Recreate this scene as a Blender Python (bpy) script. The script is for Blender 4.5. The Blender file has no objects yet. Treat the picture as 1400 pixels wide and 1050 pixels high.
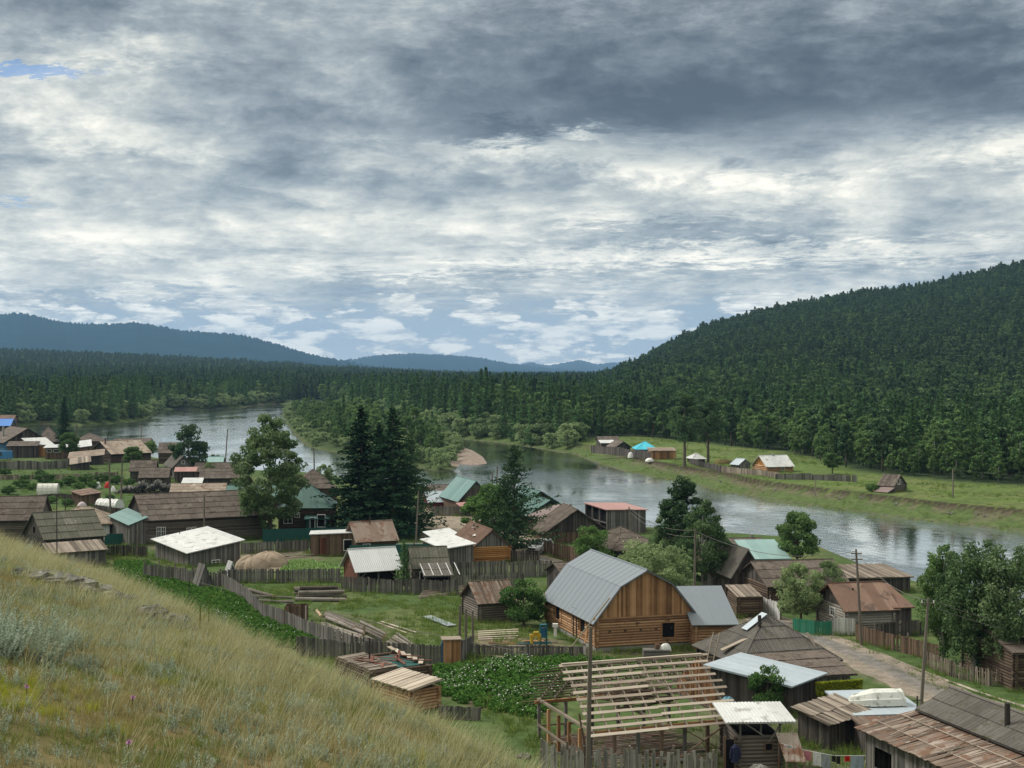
import bpy, math, random
import numpy as np
from math import radians, sin, cos, pi
from mathutils import Vector, Matrix
R = random.Random(7)
NP = np.random.default_rng(11)
sc = bpy.context.scene
COL = sc.collection

# ---------------------------------------------------------------- camera
F = 1942.0            # focal length in photo pixels (photo 1400 x 1050)
EYE = 23.0            # height above the village ground
TILT = math.atan(20/F)
cam = bpy.data.cameras.new('camera'); camo = bpy.data.objects.new('camera', cam); COL.objects.link(camo)
cam.sensor_width = 36; cam.lens = 36*F/1400; cam.clip_start = .2; cam.clip_end = 60000
camo.location = (0, 0, EYE); camo.rotation_euler = (pi/2-TILT, 0, 0)
sc.camera = camo
CT, ST = cos(TILT), sin(TILT)
def ray(px, py):
    u, v = (px-700)/F, (525-py)/F
    return u, CT+v*ST, -ST+v*CT
def G(px, py, z=0.0):
    x, y, d = ray(px, py); t = (z-EYE)/d
    return x*t, y*t
def zat(py, Y):
    _, y, d = ray(700, py)
    return EYE+Y*d/y
def proj(x, y, z):
    dep = y*CT-(z-EYE)*ST; up = y*ST+(z-EYE)*CT
    return 700+F*x/dep, 525-F*up/dep

# ---------------------------------------------------------------- node helper
class NT:
    def __init__(s, tree): s.t = tree; s.n = tree.nodes; s.l = tree.links
    def new(s, typ, **k):
        n = s.n.new(typ)
        for a, b in k.items(): setattr(n, a, b)
        return n
    def put(s, sock, v):
        if isinstance(v, X): s.l.new(v.s, sock)
        elif isinstance(v, bpy.types.NodeSocket): s.l.new(v, sock)
        else:
            if hasattr(sock.default_value, '__len__') and not hasattr(v, '__len__'): v = (v,)*len(sock.default_value)
            if hasattr(v, '__len__') and len(v) == 3 and len(sock.default_value) == 4: v = (*v, 1)
            sock.default_value = v
    def m(s, op, a, b=0.0, c=0.0, clamp=False):
        n = s.new('ShaderNodeMath', operation=op, use_clamp=clamp)
        s.put(n.inputs[0], a); s.put(n.inputs[1], b); s.put(n.inputs[2], c)
        return X(s, n.outputs[0])
    def noise(s, vec, scale, detail=4, rough=.55, dist=0.0, col=False):
        n = s.new('ShaderNodeTexNoise')
        s.put(n.inputs['Vector'], vec); n.inputs['Scale'].default_value = scale
        n.inputs['Detail'].default_value = detail; n.inputs['Roughness'].default_value = rough
        n.inputs['Distortion'].default_value = dist
        return X(s, n.outputs['Color' if col else 'Fac'])
    def comb(s, x, y, z=0.0):
        n = s.new('ShaderNodeCombineXYZ')
        for i, v in enumerate((x, y, z)): s.put(n.inputs[i], v)
        return n.outputs[0]
    def sep(s, v):
        n = s.new('ShaderNodeSeparateXYZ'); s.put(n.inputs[0], v)
        return [X(s, o) for o in n.outputs]
    def ramp(s, fac, stops):
        n = s.new('ShaderNodeValToRGB'); s.put(n.inputs[0], fac)
        e = n.color_ramp.elements
        while len(e) < len(stops): e.new(.5)
        for k, (p, c) in zip(e, stops): k.position = p; k.color = (*c, 1) if len(c) == 3 else c
        return n.outputs[0]
    def mix(s, fac, a, b, blend='MIX'):
        n = s.new('ShaderNodeMix', data_type='RGBA', blend_type=blend)
        s.put(n.inputs[0], fac); s.put(n.inputs[6], a); s.put(n.inputs[7], b)
        return n.outputs[2]
    def mapping(s, vec, scale=(1, 1, 1), loc=(0, 0, 0), rot=(0, 0, 0)):
        n = s.new('ShaderNodeMapping'); s.put(n.inputs[0], vec)
        n.inputs['Scale'].default_value = scale; n.inputs['Location'].default_value = loc; n.inputs['Rotation'].default_value = rot
        return n.outputs[0]
    def sstep(s, x, a, b):
        n = s.new('ShaderNodeMapRange', interpolation_type='SMOOTHSTEP', clamp=True)
        s.put(n.inputs[0], x); n.inputs[1].default_value = a; n.inputs[2].default_value = b
        return X(s, n.outputs[0])
class X:
    def __init__(s, g, sock): s.g = g; s.s = sock
    def __add__(s, o): return s.g.m('ADD', s, o)
    __radd__ = __add__
    def __mul__(s, o): return s.g.m('MULTIPLY', s, o)
    __rmul__ = __mul__
    def __sub__(s, o): return s.g.m('SUBTRACT', s, o)
    def __rsub__(s, o): return s.g.m('SUBTRACT', o, s)
    def __truediv__(s, o): return s.g.m('DIVIDE', s, o)

# ---------------------------------------------------------------- world: Nishita sky under a broken cloud deck
SUN_EL, SUN_AZ = radians(48), radians(-62)       # azimuth measured from +Y towards +X
w = bpy.data.worlds.new('World'); sc.world = w; w.use_nodes = True
g = NT(w.node_tree); g.n.clear()
out = g.new('ShaderNodeOutputWorld'); bg = g.new('ShaderNodeBackground'); g.l.new(bg.outputs[0], out.inputs[0])
sky = g.new('ShaderNodeTexSky', sky_type='NISHITA', sun_disc=False, sun_elevation=SUN_EL, sun_rotation=SUN_AZ, altitude=600)
sky.air_density = 1.0; sky.dust_density = .6
tc = g.new('ShaderNodeTexCoord')
dx, dy, dz = g.sep(tc.outputs['Generated'])
el = g.m('ARCSINE', g.m('MINIMUM', g.m('MAXIMUM', dz, -1), 1))
az = g.m('ARCTAN2', dx, dy)
# cloud deck coordinates (a flat layer seen in perspective)
den = g.m('MAXIMUM', dz, 0.0)+0.085
cx, cy = dx/den, dy/den
P = g.comb(cx, cy, 0.0)
warp = g.noise(P, .9, 3, .5, col=True)
wn = g.new('ShaderNodeVectorMath', operation='MULTIPLY_ADD'); g.put(wn.inputs[0], warp); wn.inputs[1].default_value = (.55, .55, 0); g.l.new(P, wn.inputs[2])
Pw = wn.outputs[0]
big = g.noise(g.mapping(Pw, (.55, .8, 1), (3.1, 1.7, 0)), 1.0, 3, .5)
mid = g.noise(g.mapping(Pw, (1.3, 1.25, 1), (7.3, 2.2, 0), (0, 0, .25)), 1.9, 6, .66)
fine = g.noise(g.mapping(Pw, (2.5, 2.4, 1), (1.3, 9.2, 0), (0, 0, .12)), 3.4, 5, .74)
SK = F
lump = g.noise(g.comb(az*8.5+mid*.35, el*19.0+fine*.25, 3.3), 1.0, 6, .62)
lump2 = g.noise(g.comb(az*24.0+mid*.8, el*46.0+mid*.6, 7.7), 1.0, 6, .66)
def blob(px, py, wx, wy):          # soft patch of the deck around a direction
    a0 = math.atan((px-700)/F); e0 = math.atan((505-py)/F)
    wob = (mid-.5)*.09; wob2 = (fine-.5)*.05
    a = (az-a0+wob)*(F/wx); e = (el-e0+wob2)*(F/wy)
    return g.m('EXPONENT', (a*a+e*e)*-1.0)
ed = el*(180/pi)
val = .60+(big-.5)*.85+(mid-.5)*.60+(fine-.5)*.20+(lump-.5)*.85+(lump2-.5)*.72+g.sstep(ed, 17, 36)*.34  # last term: deck brightened overhead, out of view, added to light the land
darks = [(980, 110, 400, 85, .32), (780, 30, 560, 80, .24), (300, 150, 330, 60, .12), (80, 40, 150, 40, .16), (520, 185, 170, 40, .14), (880, 165, 200, 32, .20), (1075, 225, 80, 26, .30), (700, 178, 55, 14, .24),
         (1250, 260, 170, 30, .10), (560, 390, 180, 14, .22), (950, 315, 220, 18, .18), (1290, 110, 180, 70, .16), (220, 235, 200, 20, .10)]
for a, b, c, d, s_ in darks: val = val-blob(a, b, c, d)*s_
lights = [(790, 186, 50, 9, .42), (690, 205, 90, 10, .22), (640, 290, 620, 60, .10), (1000, 352, 420, 16, .26), (150, 80, 120, 20, .24), (150, 190, 260, 30, .13), (300, 330, 420, 40, .13), (1380, 215, 160, 30, .2), (520, 225, 280, 20, .1),
          (1150, 345, 300, 14, .16), (830, 300, 70, 8, .18), (560, 375, 60, 12, .12), (200, 395, 160, 14, .16)]
for a, b, c, d, s_ in lights: val = val+blob(a, b, c, d)*s_
bank = g.sstep(el*F-308+(lump-.5)*190+(lump2-.5)*120, -22, 40)*g.sstep(az*F+(lump-.5)*240, -260, -40)
under = g.m('EXPONENT', g.m('MULTIPLY', g.m('POWER', g.m('ABSOLUTE', (el*F-292+(lump-.5)*190+(lump2-.5)*120)/26), 2), -1.0))*g.sstep(az*F, -150, 20)*(1-g.sstep(az*F, 330, 560))
val = val-bank*.15+under*.16+.02
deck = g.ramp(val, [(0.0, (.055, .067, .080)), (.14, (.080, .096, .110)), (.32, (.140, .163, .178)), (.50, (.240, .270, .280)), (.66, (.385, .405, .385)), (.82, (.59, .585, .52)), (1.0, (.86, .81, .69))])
# low band: blue-grey air with cream cumulus tops
lowc = g.comb(az*13.0, el*34.0, 0.0)
cu = g.noise(g.mapping(lowc, (1, 1, 1), (3.4, .6, 0)), 1.5, 6, .62, .15)
cud = g.noise(g.mapping(lowc, (1, 1.5, 1), (9.4, 4.6, 0)), 3.0, 4, .6)
cl_mask = g.sstep(cu+(cud-.5)*.22+(0.02-g.m('ABSOLUTE', ed-1.6)*.028), .465, .53)
cu_col = g.ramp(cud+(cu-.5)*.8, [(.30, (.27, .32, .36)), (.46, (.50, .52, .50)), (.60, (.90, .86, .75))])
air = g.ramp(g.m('MULTIPLY', ed, .125), [(0.0, (.42, .46, .48)), (.35, (.27, .325, .365)), (1.0, (.19, .24, .28))])
low = g.mix(cl_mask, air, cu_col)
lowmask = 1-g.sstep(ed+(mid-.5)*5.0+(fine-.5)*4.0, 1.7, 3.6)
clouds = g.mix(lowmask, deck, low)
# gaps of open sky
hole = blob(60, 118, 95, 9)+blob(5, 292, 60, 5)+blob(12, 118, 60, 8)*.6
hm = g.sstep(hole+(lump2-.5)*1.1, .40, .95)
hs = g.new('ShaderNodeVectorMath', operation='MULTIPLY'); g.l.new(sky.outputs[0], hs.inputs[0]); hs.inputs[1].default_value = (.026, .044, .066)
final = g.mix(hm*.62, clouds, hs.outputs[0])
# thin veil: a little of the sky's own light everywhere
vm = g.mix(.03, final, hs.outputs[0])
# below the horizon: dull ground tone
fin2 = g.mix(g.sstep(dz, -.02, 0.0), (.09, .11, .10), vm)
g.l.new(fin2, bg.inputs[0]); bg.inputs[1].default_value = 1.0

w.cycles.sampling_method = 'MANUAL'; w.cycles.sample_map_resolution = 512
sun = bpy.data.lights.new('sun', 'SUN'); sun.energy = 2.2; sun.angle = radians(12); sun.color = (1, .955, .89)
suno = bpy.data.objects.new('sun', sun); COL.objects.link(suno)
sd = Vector((sin(SUN_AZ)*cos(SUN_EL), cos(SUN_AZ)*cos(SUN_EL), sin(SUN_EL)))
suno.rotation_euler = sd.to_track_quat('Z', 'Y').to_euler(); suno.location = sd*100+Vector((0, 0, 60))
vs = sc.view_settings; vs.view_transform = 'Standard'; vs.look = 'None'; vs.gamma = 1; vs.use_curve_mapping = False; vs.exposure = 0.68
cy_ = sc.cycles
cy_.use_denoising = True; cy_.max_bounces = 5; cy_.diffuse_bounces = 2; cy_.glossy_bounces = 3; cy_.transmission_bounces = 3; cy_.volume_bounces = 0; cy_.transparent_max_bounces = 6
try: cy_.denoiser = 'OPENIMAGEDENOISE'
except Exception: pass
cy_.use_adaptive_sampling = False

# ================================================================ materials
MATS = {}
def mat(name):
    m = bpy.data.materials.new(name); m.use_nodes = True
    g = NT(m.node_tree); g.n.clear()
    o = g.new('ShaderNodeOutputMaterial'); MATS[name] = m
    return m, g, o
def bsdf(g, o, col, rough=.9, spec=.25, metal=0.0, bump=None, bd=.02, bs=.5):
    b = g.new('ShaderNodeBsdfPrincipled')
    g.put(b.inputs['Base Color'], col); g.put(b.inputs['Roughness'], rough); g.put(b.inputs['Metallic'], metal)
    b.inputs['Specular IOR Level'].default_value = spec
    if bump is not None:
        n = g.new('ShaderNodeBump'); n.inputs['Strength'].default_value = bs; n.inputs['Distance'].default_value = bd
        g.put(n.inputs['Height'], bump); g.l.new(n.outputs[0], b.inputs['Normal'])
    g.l.new(b.outputs[0], o.inputs[0]); return b
def attr(g, name, out='Fac'):
    a = g.new('ShaderNodeAttribute', attribute_name=name); return a.outputs[out]
def lerp3(a, b, t): return tuple(a[i]+(b[i]-a[i])*t for i in range(3))
def mix_cols(cols):
    n = len(cols); return [(i/(n-1) if n > 1 else 0, c) for i, c in enumerate(cols)]
def surf(name, cols, streak=(6, 6, .6), rough=.85, spec=.25, metal=0.0, nz=.45, tw=.75, bd=.01, blotch=None, bcol=None, bth=(.56, .66)):
    """tone (per board / sheet) + stretched grain noise pick a colour from cols; blotch = patches of moss or rust."""
    m, g, o = mat(name)
    tc = g.new('ShaderNodeTexCoord').outputs['Object']
    n1 = g.noise(g.mapping(tc, streak), 3.0, 3, .6)
    n2 = g.noise(tc, .9, 3, .55)
    t = X(g, attr(g, 'tone'))
    f = t*tw+(n1-.5)*nz+(n2-.5)*.5+(1-tw)*.5
    c = g.ramp(f, mix_cols(cols))
    if blotch:
        n3 = g.noise(g.mapping(tc, (1, 1, 1), (5, 3, 1)), blotch, 5, .65)
        c = g.mix(g.sstep(n3+(t-.5)*.12, *bth), c, bcol)
    bsdf(g, o, c, rough, spec, metal, n1, bd)
    return m
GREY = [(.045, .043, .040), (.095, .090, .083), (.165, .155, .142), (.27, .255, .235)]
surf('grey_board', GREY, (8, 8, .5))
surf('grey_board_flat', GREY, (1.5, 8, 8))
surf('grey_log', [(.040, .034, .028), (.085, .072, .060), (.145, .125, .105), (.22, .195, .165)], (.6, .6, 9))
surf('brown_log', [(.030, .021, .015), (.062, .043, .030), (.105, .075, .052), (.17, .125, .09)], (.6, .6, 9))
surf('pale_log', [(.11, .10, .09), (.20, .185, .16), (.31, .29, .25), (.42, .39, .34)], (.6, .6, 9))
surf('orange_log', [(.20, .085, .025), (.33, .15, .045), (.42, .21, .07), (.50, .28, .11)], (.6, .6, 9), nz=.3)
surf('tan_log', [(0.135, 0.072, 0.037), (0.270, 0.150, 0.076), (0.392, 0.227, 0.122), (0.513, 0.325, 0.189)], (.6, .6, 9), nz=.7, blotch=1.6, bcol=(.075, .048, .032), bth=(.60, .72))
surf('tan_board', [(0.098, 0.050, 0.025), (0.221, 0.112, 0.050), (0.377, 0.206, 0.098), (0.520, 0.312, 0.168)], (7, 7, .4), nz=.5)
surf('brown_board', [(.040, .026, .018), (.085, .055, .037), (.145, .098, .066), (.22, .155, .11)], (8, 8, .5))
surf('dark_board', [(.022, .019, .017), (.045, .039, .035), (.08, .07, .062), (.13, .115, .10)], (8, 8, .5))
surf('red_board', [(.070, .026, .018), (.115, .045, .030), (.17, .070, .046), (.21, .10, .07)], (8, 8, .5))
surf('fresh_wood', [(.22, .175, .135), (.35, .29, .23), (.47, .405, .325), (.58, .51, .42)], (1, 6, 6), nz=.3)
surf('patch_board', [(.055, .042, .033), (.13, .095, .072), (.21, .165, .13), (.34, .29, .245)], (1, 6, 6), nz=.5, blotch=1.3, bcol=(.15, .085, .055), bth=(.50, .62))
surf('bleached_board', [(.12, .115, .105), (.20, .19, .175), (.29, .28, .26), (.40, .385, .36)], (8, 8, .5))
surf('worn_wood', [(.075, .060, .048), (.155, .128, .10), (.26, .215, .17), (.37, .32, .26)], (1, 6, 6), nz=.4)
surf('white_board', [(.34, .34, .32), (.48, .48, .46), (.58, .58, .56), (.68, .68, .66)], (8, 8, .5))
surf('slate_grey', [(.060, .056, .050), (.095, .088, .078), (.14, .13, .115), (.205, .19, .17)], (2, 2, 2), blotch=2.2, bcol=(.085, .082, .05), bth=(.54, .68))
surf('slate_brown', [(.055, .044, .036), (.092, .074, .060), (.14, .115, .095), (.21, .18, .15)], (2, 2, 2), blotch=1.4, bcol=(.065, .048, .036), bth=(.52, .66))
surf('slate_moss', [(.05, .049, .036), (.085, .083, .060), (.13, .128, .097), (.21, .205, .165)], (2, 2, 2), nz=.7, blotch=3.0, bcol=(.30, .30, .25), bth=(.66, .70))
surf('slate_pale', [(.16, .125, .095), (.25, .20, .155), (.34, .285, .225), (.46, .42, .36)], (3, .6, 3), blotch=.9, bcol=(.17, .095, .06), bth=(.52, .66))
surf('rust_roof', [(.085, .048, .032), (.125, .073, .049), (.175, .105, .072), (.25, .17, .125)], (5, .5, 5), rough=.7, blotch=.8, bcol=(.10, .065, .05))
surf('rust_pale', [(.15, .085, .058), (.23, .165, .125), (.30, .245, .20), (.40, .36, .31)], (5, .5, 5), rough=.6, blotch=.9, bcol=(.18, .085, .05), bth=(.50, .64))
surf('white_roof', [(.36, .37, .36), (.47, .48, .47), (.56, .57, .56), (.64, .65, .64)], (3, .5, 3), rough=.55, nz=.6, blotch=1.1, bcol=(.28, .27, .25), bth=(.54, .72))
surf('zinc_roof', [(.40, .42, .42), (.50, .52, .52), (.58, .60, .60), (.66, .68, .68)], (2, .4, 2), rough=.42, spec=.5, nz=.3, metal=.25)
surf('blue_grey_roof', [(.160, .185, .208), (.170, .196, .220), (.180, .207, .231), (.19, .217, .242)], (1.2, .4, 1.2), rough=.5, spec=.35, nz=.3, tw=.4, metal=.05)
surf('pale_blue_roof', [(.27, .33, .37), (.34, .40, .44), (.41, .47, .51), (.50, .55, .58)], (2, .4, 2), rough=.45, spec=.45, nz=.4, metal=.15)
surf('green_roof', [(.026, .080, .068), (.034, .100, .085), (.045, .120, .102), (.06, .14, .12)], (1.2, .4, 1.2), rough=.45, spec=.4, nz=.3)
surf('teal_roof', [(.07, .15, .142), (.09, .185, .175), (.115, .22, .205), (.16, .26, .245)], (1.2, .4, 1.2), rough=.5, spec=.4, nz=.3)
surf('pale_teal_roof', [(.16, .27, .265), (.20, .32, .31), (.24, .37, .355), (.30, .42, .40)], (1.2, .4, 1.2), rough=.5, spec=.35, nz=.3)
surf('sky_blue_roof', [(.03, .36, .48), (.04, .42, .54), (.06, .47, .60), (.09, .5, .62)], (1.2, .4, 1.2), rough=.5, spec=.35, nz=.2)
surf('blue_roof', [(.03, .13, .42), (.04, .17, .50), (.05, .2, .55), (.08, .24, .6)], (1.2, .4, 1.2), rough=.5, spec=.35, nz=.2)
surf('pink_roof', [(.26, .13, .115), (.32, .17, .15), (.38, .215, .19), (.43, .27, .24)], (1.2, .4, 1.2), rough=.55, spec=.3, nz=.3)
surf('plum_roof', [(.12, .085, .08), (.16, .115, .108), (.20, .15, .14), (.25, .19, .18)], (1.2, .4, 1.2), rough=.55, spec=.3, nz=.3)
surf('magenta_wall', [(.16, .025, .045), (.2, .03, .055), (.23, .04, .065), (.26, .06, .08)], (2, 2, 2), nz=.2)
surf('blue_wall', [(.03, .09, .17), (.04, .12, .22), (.06, .15, .27), (.1, .2, .32)], (2, 2, 2), nz=.2)
surf('green_metal', [(.010, .060, .052), (.014, .075, .064), (.018, .090, .076), (.03, .11, .095)], (2, 2, 2), rough=.5, nz=.2)
surf('bright_green_board', [(.018, .12, .075), (.025, .16, .10), (.035, .20, .125), (.05, .24, .15)], (2, 2, 2), rough=.6, nz=.3)
surf('concrete', [(.16, .15, .14), (.22, .21, .19), (.28, .27, .25), (.34, .33, .30)], (2, 2, 2))
surf('rock', [(.05, .05, .042), (.095, .093, .08), (.16, .157, .14), (.26, .255, .235)], (5, 5, 5), nz=1.2, bd=.04, blotch=3.0, bcol=(.14, .15, .075), bth=(.52, .62))
surf('bark', [(.045, .036, .028), (.08, .065, .05), (.12, .10, .078), (.17, .145, .12)], (9, 9, 1.5), nz=.6)
surf('birch_bark', [(.12, .115, .10), (.22, .21, .19), (.32, .31, .29), (.42, .41, .38)], (2, 2, 14), nz=.9, blotch=4, bcol=(.05, .045, .04), bth=(.62, .66))
surf('log_bark', [(.070, .058, .048), (.125, .108, .090), (.19, .168, .145), (.28, .25, .22)], (1, 8, 8), nz=.8, blotch=2.5, bcol=(.055, .042, .034), bth=(.58, .70))
surf('cut_wood', [(.25, .17, .10), (.36, .26, .16), (.45, .34, .22), (.52, .42, .3)], (3, 3, 3))
surf('pole_wood', [(0.071, 0.059, 0.048), (0.123, 0.104, 0.085), (0.180, 0.157, 0.133), (0.247, 0.223, 0.190)], (9, 9, .5), nz=.6)
surf('iron', [(.02, .018, .017), (.035, .03, .027), (.055, .045, .04), (.08, .065, .055)], (2, 2, 2), rough=.6)
surf('sand_pile', [(.22, .17, .12), (.28, .22, .16), (.34, .27, .20), (.40, .33, .25)], (3, 3, 3), nz=.8, bd=.05)
surf('white_paint', [(.62, .62, .60), (.70, .70, .68), (.75, .75, .73), (.8, .8, .78)], (2, 2, 2), rough=.5, nz=.2)
surf('film', [(.50, .50, .45), (.58, .58, .52), (.64, .64, .58), (.7, .7, .65)], (2, 2, 2), rough=.35, nz=.3)
surf('boat_metal', [(.50, .51, .46), (.60, .61, .56), (.68, .69, .64), (.76, .77, .72)], (1, 3, 3), rough=.5, nz=.8, blotch=2.6, bcol=(.24, .245, .19), bth=(.50, .70))
surf('blue_tarp', [(.05, .16, .22), (.08, .22, .30), (.12, .28, .36), (.2, .36, .42)], (3, 3, 3), rough=.4, bd=.05)
def plain(name, col, rough=.6, spec=.3, metal=0.0):
    m, g, o = mat(name)
    n = g.noise(g.new('ShaderNodeTexCoord').outputs['Object'], 4.0, 3)
    c = g.mix(n, tuple(v*.82 for v in col), tuple(min(1, v*1.15) for v in col))
    bsdf(g, o, c, rough, spec, metal); return m
plain('void', (.010, .010, .011), .9, .1); plain('yellow_paint', (.45, .31, .03)); plain('blue_paint', (.02, .10, .20)); plain('teal_paint', (.02, .12, .14))
plain('red_paint', (.50, .04, .03)); plain('black_rubber', (.02, .02, .02)); plain('white_plastic', (.7, .7, .68)); plain('pale_pink', (.5, .42, .45))
plain('navy_cloth', (.015, .02, .05), .9); plain('red_cloth', (.5, .02, .02), .9); plain('pink_cloth', (.5, .2, .24), .9); plain('white_cloth', (.66, .66, .68), .9)
plain('grey_cloth', (.32, .34, .37), .9); plain('pale_blue_cloth', (.38, .47, .56), .9); plain('teal_cloth', (.03, .26, .36), .9); plain('black_cloth', (.02, .02, .022), .9); plain('cream_cloth', (.55, .50, .42), .9)
plain('blue_car', (.03, .17, .36), .3, .5); plain('white_car', (.68, .69, .70), .3, .5); plain('coal', (.03, .028, .027)); plain('purple_petal', (.55, .28, .46))
m, g, o = mat('glass'); bsdf(g, o, (.03, .035, .04), .12, .5)

def leafmat(name, cols, trans=.30, var=.22, tone_w=.8):
    m, g, o = mat(name)
    t = X(g, attr(g, 'tone'))
    rnd = X(g, g.new('ShaderNodeObjectInfo').outputs['Random'])
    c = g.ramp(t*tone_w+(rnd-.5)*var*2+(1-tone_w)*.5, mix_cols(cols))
    d = g.new('ShaderNodeBsdfDiffuse'); g.put(d.inputs[0], c)
    tr = g.new('ShaderNodeBsdfTranslucent'); g.put(tr.inputs[0], c)
    mx = g.new('ShaderNodeMixShader'); mx.inputs[0].default_value = trans
    g.l.new(d.outputs[0], mx.inputs[1]); g.l.new(tr.outputs[0], mx.inputs[2]); g.l.new(mx.outputs[0], o.inputs[0])
    return m
leafmat('spruce_needle', [(0.016, 0.039, 0.022), (0.027, 0.061, 0.035), (0.045, 0.094, 0.047), (0.069, 0.130, 0.062)], .15)
leafmat('pine_needle', [(0.028, 0.056, 0.031), (0.047, 0.090, 0.044), (0.072, 0.129, 0.059), (0.106, 0.171, 0.076)], .15)
leafmat('larch_needle', [(0.045, 0.093, 0.038), (0.073, 0.142, 0.055), (0.104, 0.195, 0.074), (0.147, 0.260, 0.098)], .25)
leafmat('poplar_leaf', [(0.054, 0.097, 0.046), (0.089, 0.152, 0.065), (0.139, 0.216, 0.094), (0.246, 0.309, 0.165)], .25)
leafmat('birch_leaf', [(0.059, 0.107, 0.041), (0.092, 0.163, 0.059), (0.138, 0.228, 0.079), (0.199, 0.300, 0.108)], .3)
leafmat('willow_leaf', [(0.089, 0.139, 0.063), (0.146, 0.214, 0.094), (0.209, 0.287, 0.132), (0.312, 0.391, 0.190)], .3)
leafmat('bush_leaf', [(0.035, 0.080, 0.027), (0.059, 0.123, 0.039), (0.094, 0.177, 0.055), (0.149, 0.253, 0.076)], .25)
leafmat('potato_leaf', [(0.038, 0.095, 0.021), (0.061, 0.141, 0.031), (0.093, 0.203, 0.043), (0.128, 0.256, 0.059)], .25, .12)
leafmat('cabbage_leaf', [(.13, .22, .07), (.2, .32, .10), (.28, .42, .15), (.4, .52, .25)], .25, .12)
leafmat('petal', [(.6, .6, .55), (.7, .7, .65)], .2)
leafmat('yard_blade', [(0.064, 0.114, 0.026), (0.108, 0.176, 0.038), (0.165, 0.243, 0.054), (0.258, 0.311, 0.095)], .3)
leafmat('dry_blade', [(.105, .086, .034), (.215, .180, .072), (.32, .28, .118), (.47, .43, .23)], .35)
leafmat('green_blade', [(.080, .110, .026), (.14, .175, .045), (.20, .235, .068), (.28, .30, .10)], .35)
leafmat('pale_blade', [(.20, .19, .085), (.31, .295, .14), (.42, .40, .21), (.55, .53, .32)], .35)
leafmat('wormwood_leaf', [(.075, .100, .065), (.14, .18, .125), (.23, .285, .205), (.37, .43, .34)], .3)
leafmat('lime_blade', [(.18, .23, .02), (.27, .32, .03), (.36, .38, .045), (.42, .40, .06)], .35)

# ================================================================ mesh collecting
class MB:
    def __init__(s): s.v = []; s.f = []; s.t = []; s.m = []; s.mi = 0
    def face(s, pts, tone=.5):
        i = len(s.v); s.v.extend([tuple(p) for p in pts]); s.f.append(tuple(range(i, i+len(pts)))); s.t.append(tone); s.m.append(s.mi)
    def box(s, o, ax, ay, az, tone=None):
        if tone is None: tone = R.random()
        o = Vector(o); ax = Vector(ax); ay = Vector(ay); az = Vector(az)
        if ax.cross(ay).dot(az) < 0: o = o+ax; ax = -ax
        i = len(s.v)
        for k in range(8):
            p = o+ax*(k & 1)+ay*((k >> 1) & 1)+az*((k >> 2) & 1); s.v.append(tuple(p))
        for q in ((0, 2, 3, 1), (4, 5, 7, 6), (0, 1, 5, 4), (2, 6, 7, 3), (0, 4, 6, 2), (1, 3, 7, 5)):
            s.f.append(tuple(i+j for j in q)); s.t.append(tone); s.m.append(s.mi)
    def abox(s, x0, x1, y0, y1, z0, z1, tone=None):
        s.box((x0, y0, z0), (x1-x0, 0, 0), (0, y1-y0, 0), (0, 0, z1-z0), tone)
    def bar(s, a, b, w_, h_, tone=None, up=(0, 0, 1)):
        a = Vector(a); b = Vector(b); d = b-a
        if d.length < 1e-6: return
        u = Vector(up); sd = d.cross(u)
        if sd.length < 1e-5: sd = d.cross(Vector((1, 0, 0)))
        sd = sd.normalized()*w_; up2 = sd.cross(d).normalized()*h_
        s.box(a-sd/2-up2/2, d, sd, up2, tone)
    def tube(s, pts, rads, n=6, tone=.5, cap=True):
        pts = [Vector(p) for p in pts]; rings = []
        if not hasattr(rads, '__len__'): rads = [rads]*len(pts)
        for k, p in enumerate(pts):
            d = (pts[min(k+1, len(pts)-1)]-pts[max(k-1, 0)])
            d = d.normalized() if d.length > 1e-9 else Vector((0, 0, 1))
            a = d.orthogonal().normalized() if abs(d.z) > .9 or True else None
            ref = Vector((0, 0, 1)) if abs(d.z) < .95 else Vector((1, 0, 0))
            a = d.cross(ref).normalized(); b = d.cross(a)
            i = len(s.v)
            for j in range(n):
                t = 2*pi*j/n; s.v.append(tuple(p+(a*cos(t)+b*sin(t))*rads[k]))
            rings.append(i)
        for k in range(len(rings)-1):
            for j in range(n):
                a0, a1 = rings[k]+j, rings[k]+(j+1) % n; b0, b1 = rings[k+1]+j, rings[k+1]+(j+1) % n
                s.f.append((a0, a1, b1, b0)); s.t.append(tone); s.m.append(s.mi)
        if cap:
            for r, rev in ((rings[0], False), (rings[-1], True)):
                q = [r+j for j in range(n)]; s.f.append(tuple(q[::-1] if not rev else q)); s.t.append(tone); s.m.append(s.mi+getattr(s, 'capm', 0))
    def mesh(s, name, mats):
        me = bpy.data.meshes.new(name); me.from_pydata(s.v, [], s.f)
        for m_ in (mats if isinstance(mats, (list, tuple)) else [mats]): me.materials.append(MATS[m_])
        if len(s.f) == len(me.polygons):
            a = me.attributes.new('tone', 'FLOAT', 'FACE'); a.data.foreach_set('value', s.t)
            me.polygons.foreach_set('material_index', s.m)
        return me
    def build(s, name, mats, parent=None):
        if not s.f: return None
        o_ = bpy.data.objects.new(name, s.mesh(name, mats)); COL.objects.link(o_); o_.parent = parent
        return o_
def thing(name, label, cat, loc=(0, 0, 0), rz=0, group=None):
    o_ = bpy.data.objects.new(name, None); COL.objects.link(o_); o_.empty_display_size = .3
    o_.location = loc; o_.rotation_euler = (0, 0, rz); o_['label'] = label; o_['category'] = cat
    if group: o_['group'] = group
    return o_
def tag(o_, label, cat, group=None, kind=None):
    if label: o_['label'] = label
    if cat: o_['category'] = cat
    if group: o_['group'] = group
    if kind: o_['kind'] = kind
    return o_
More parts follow.
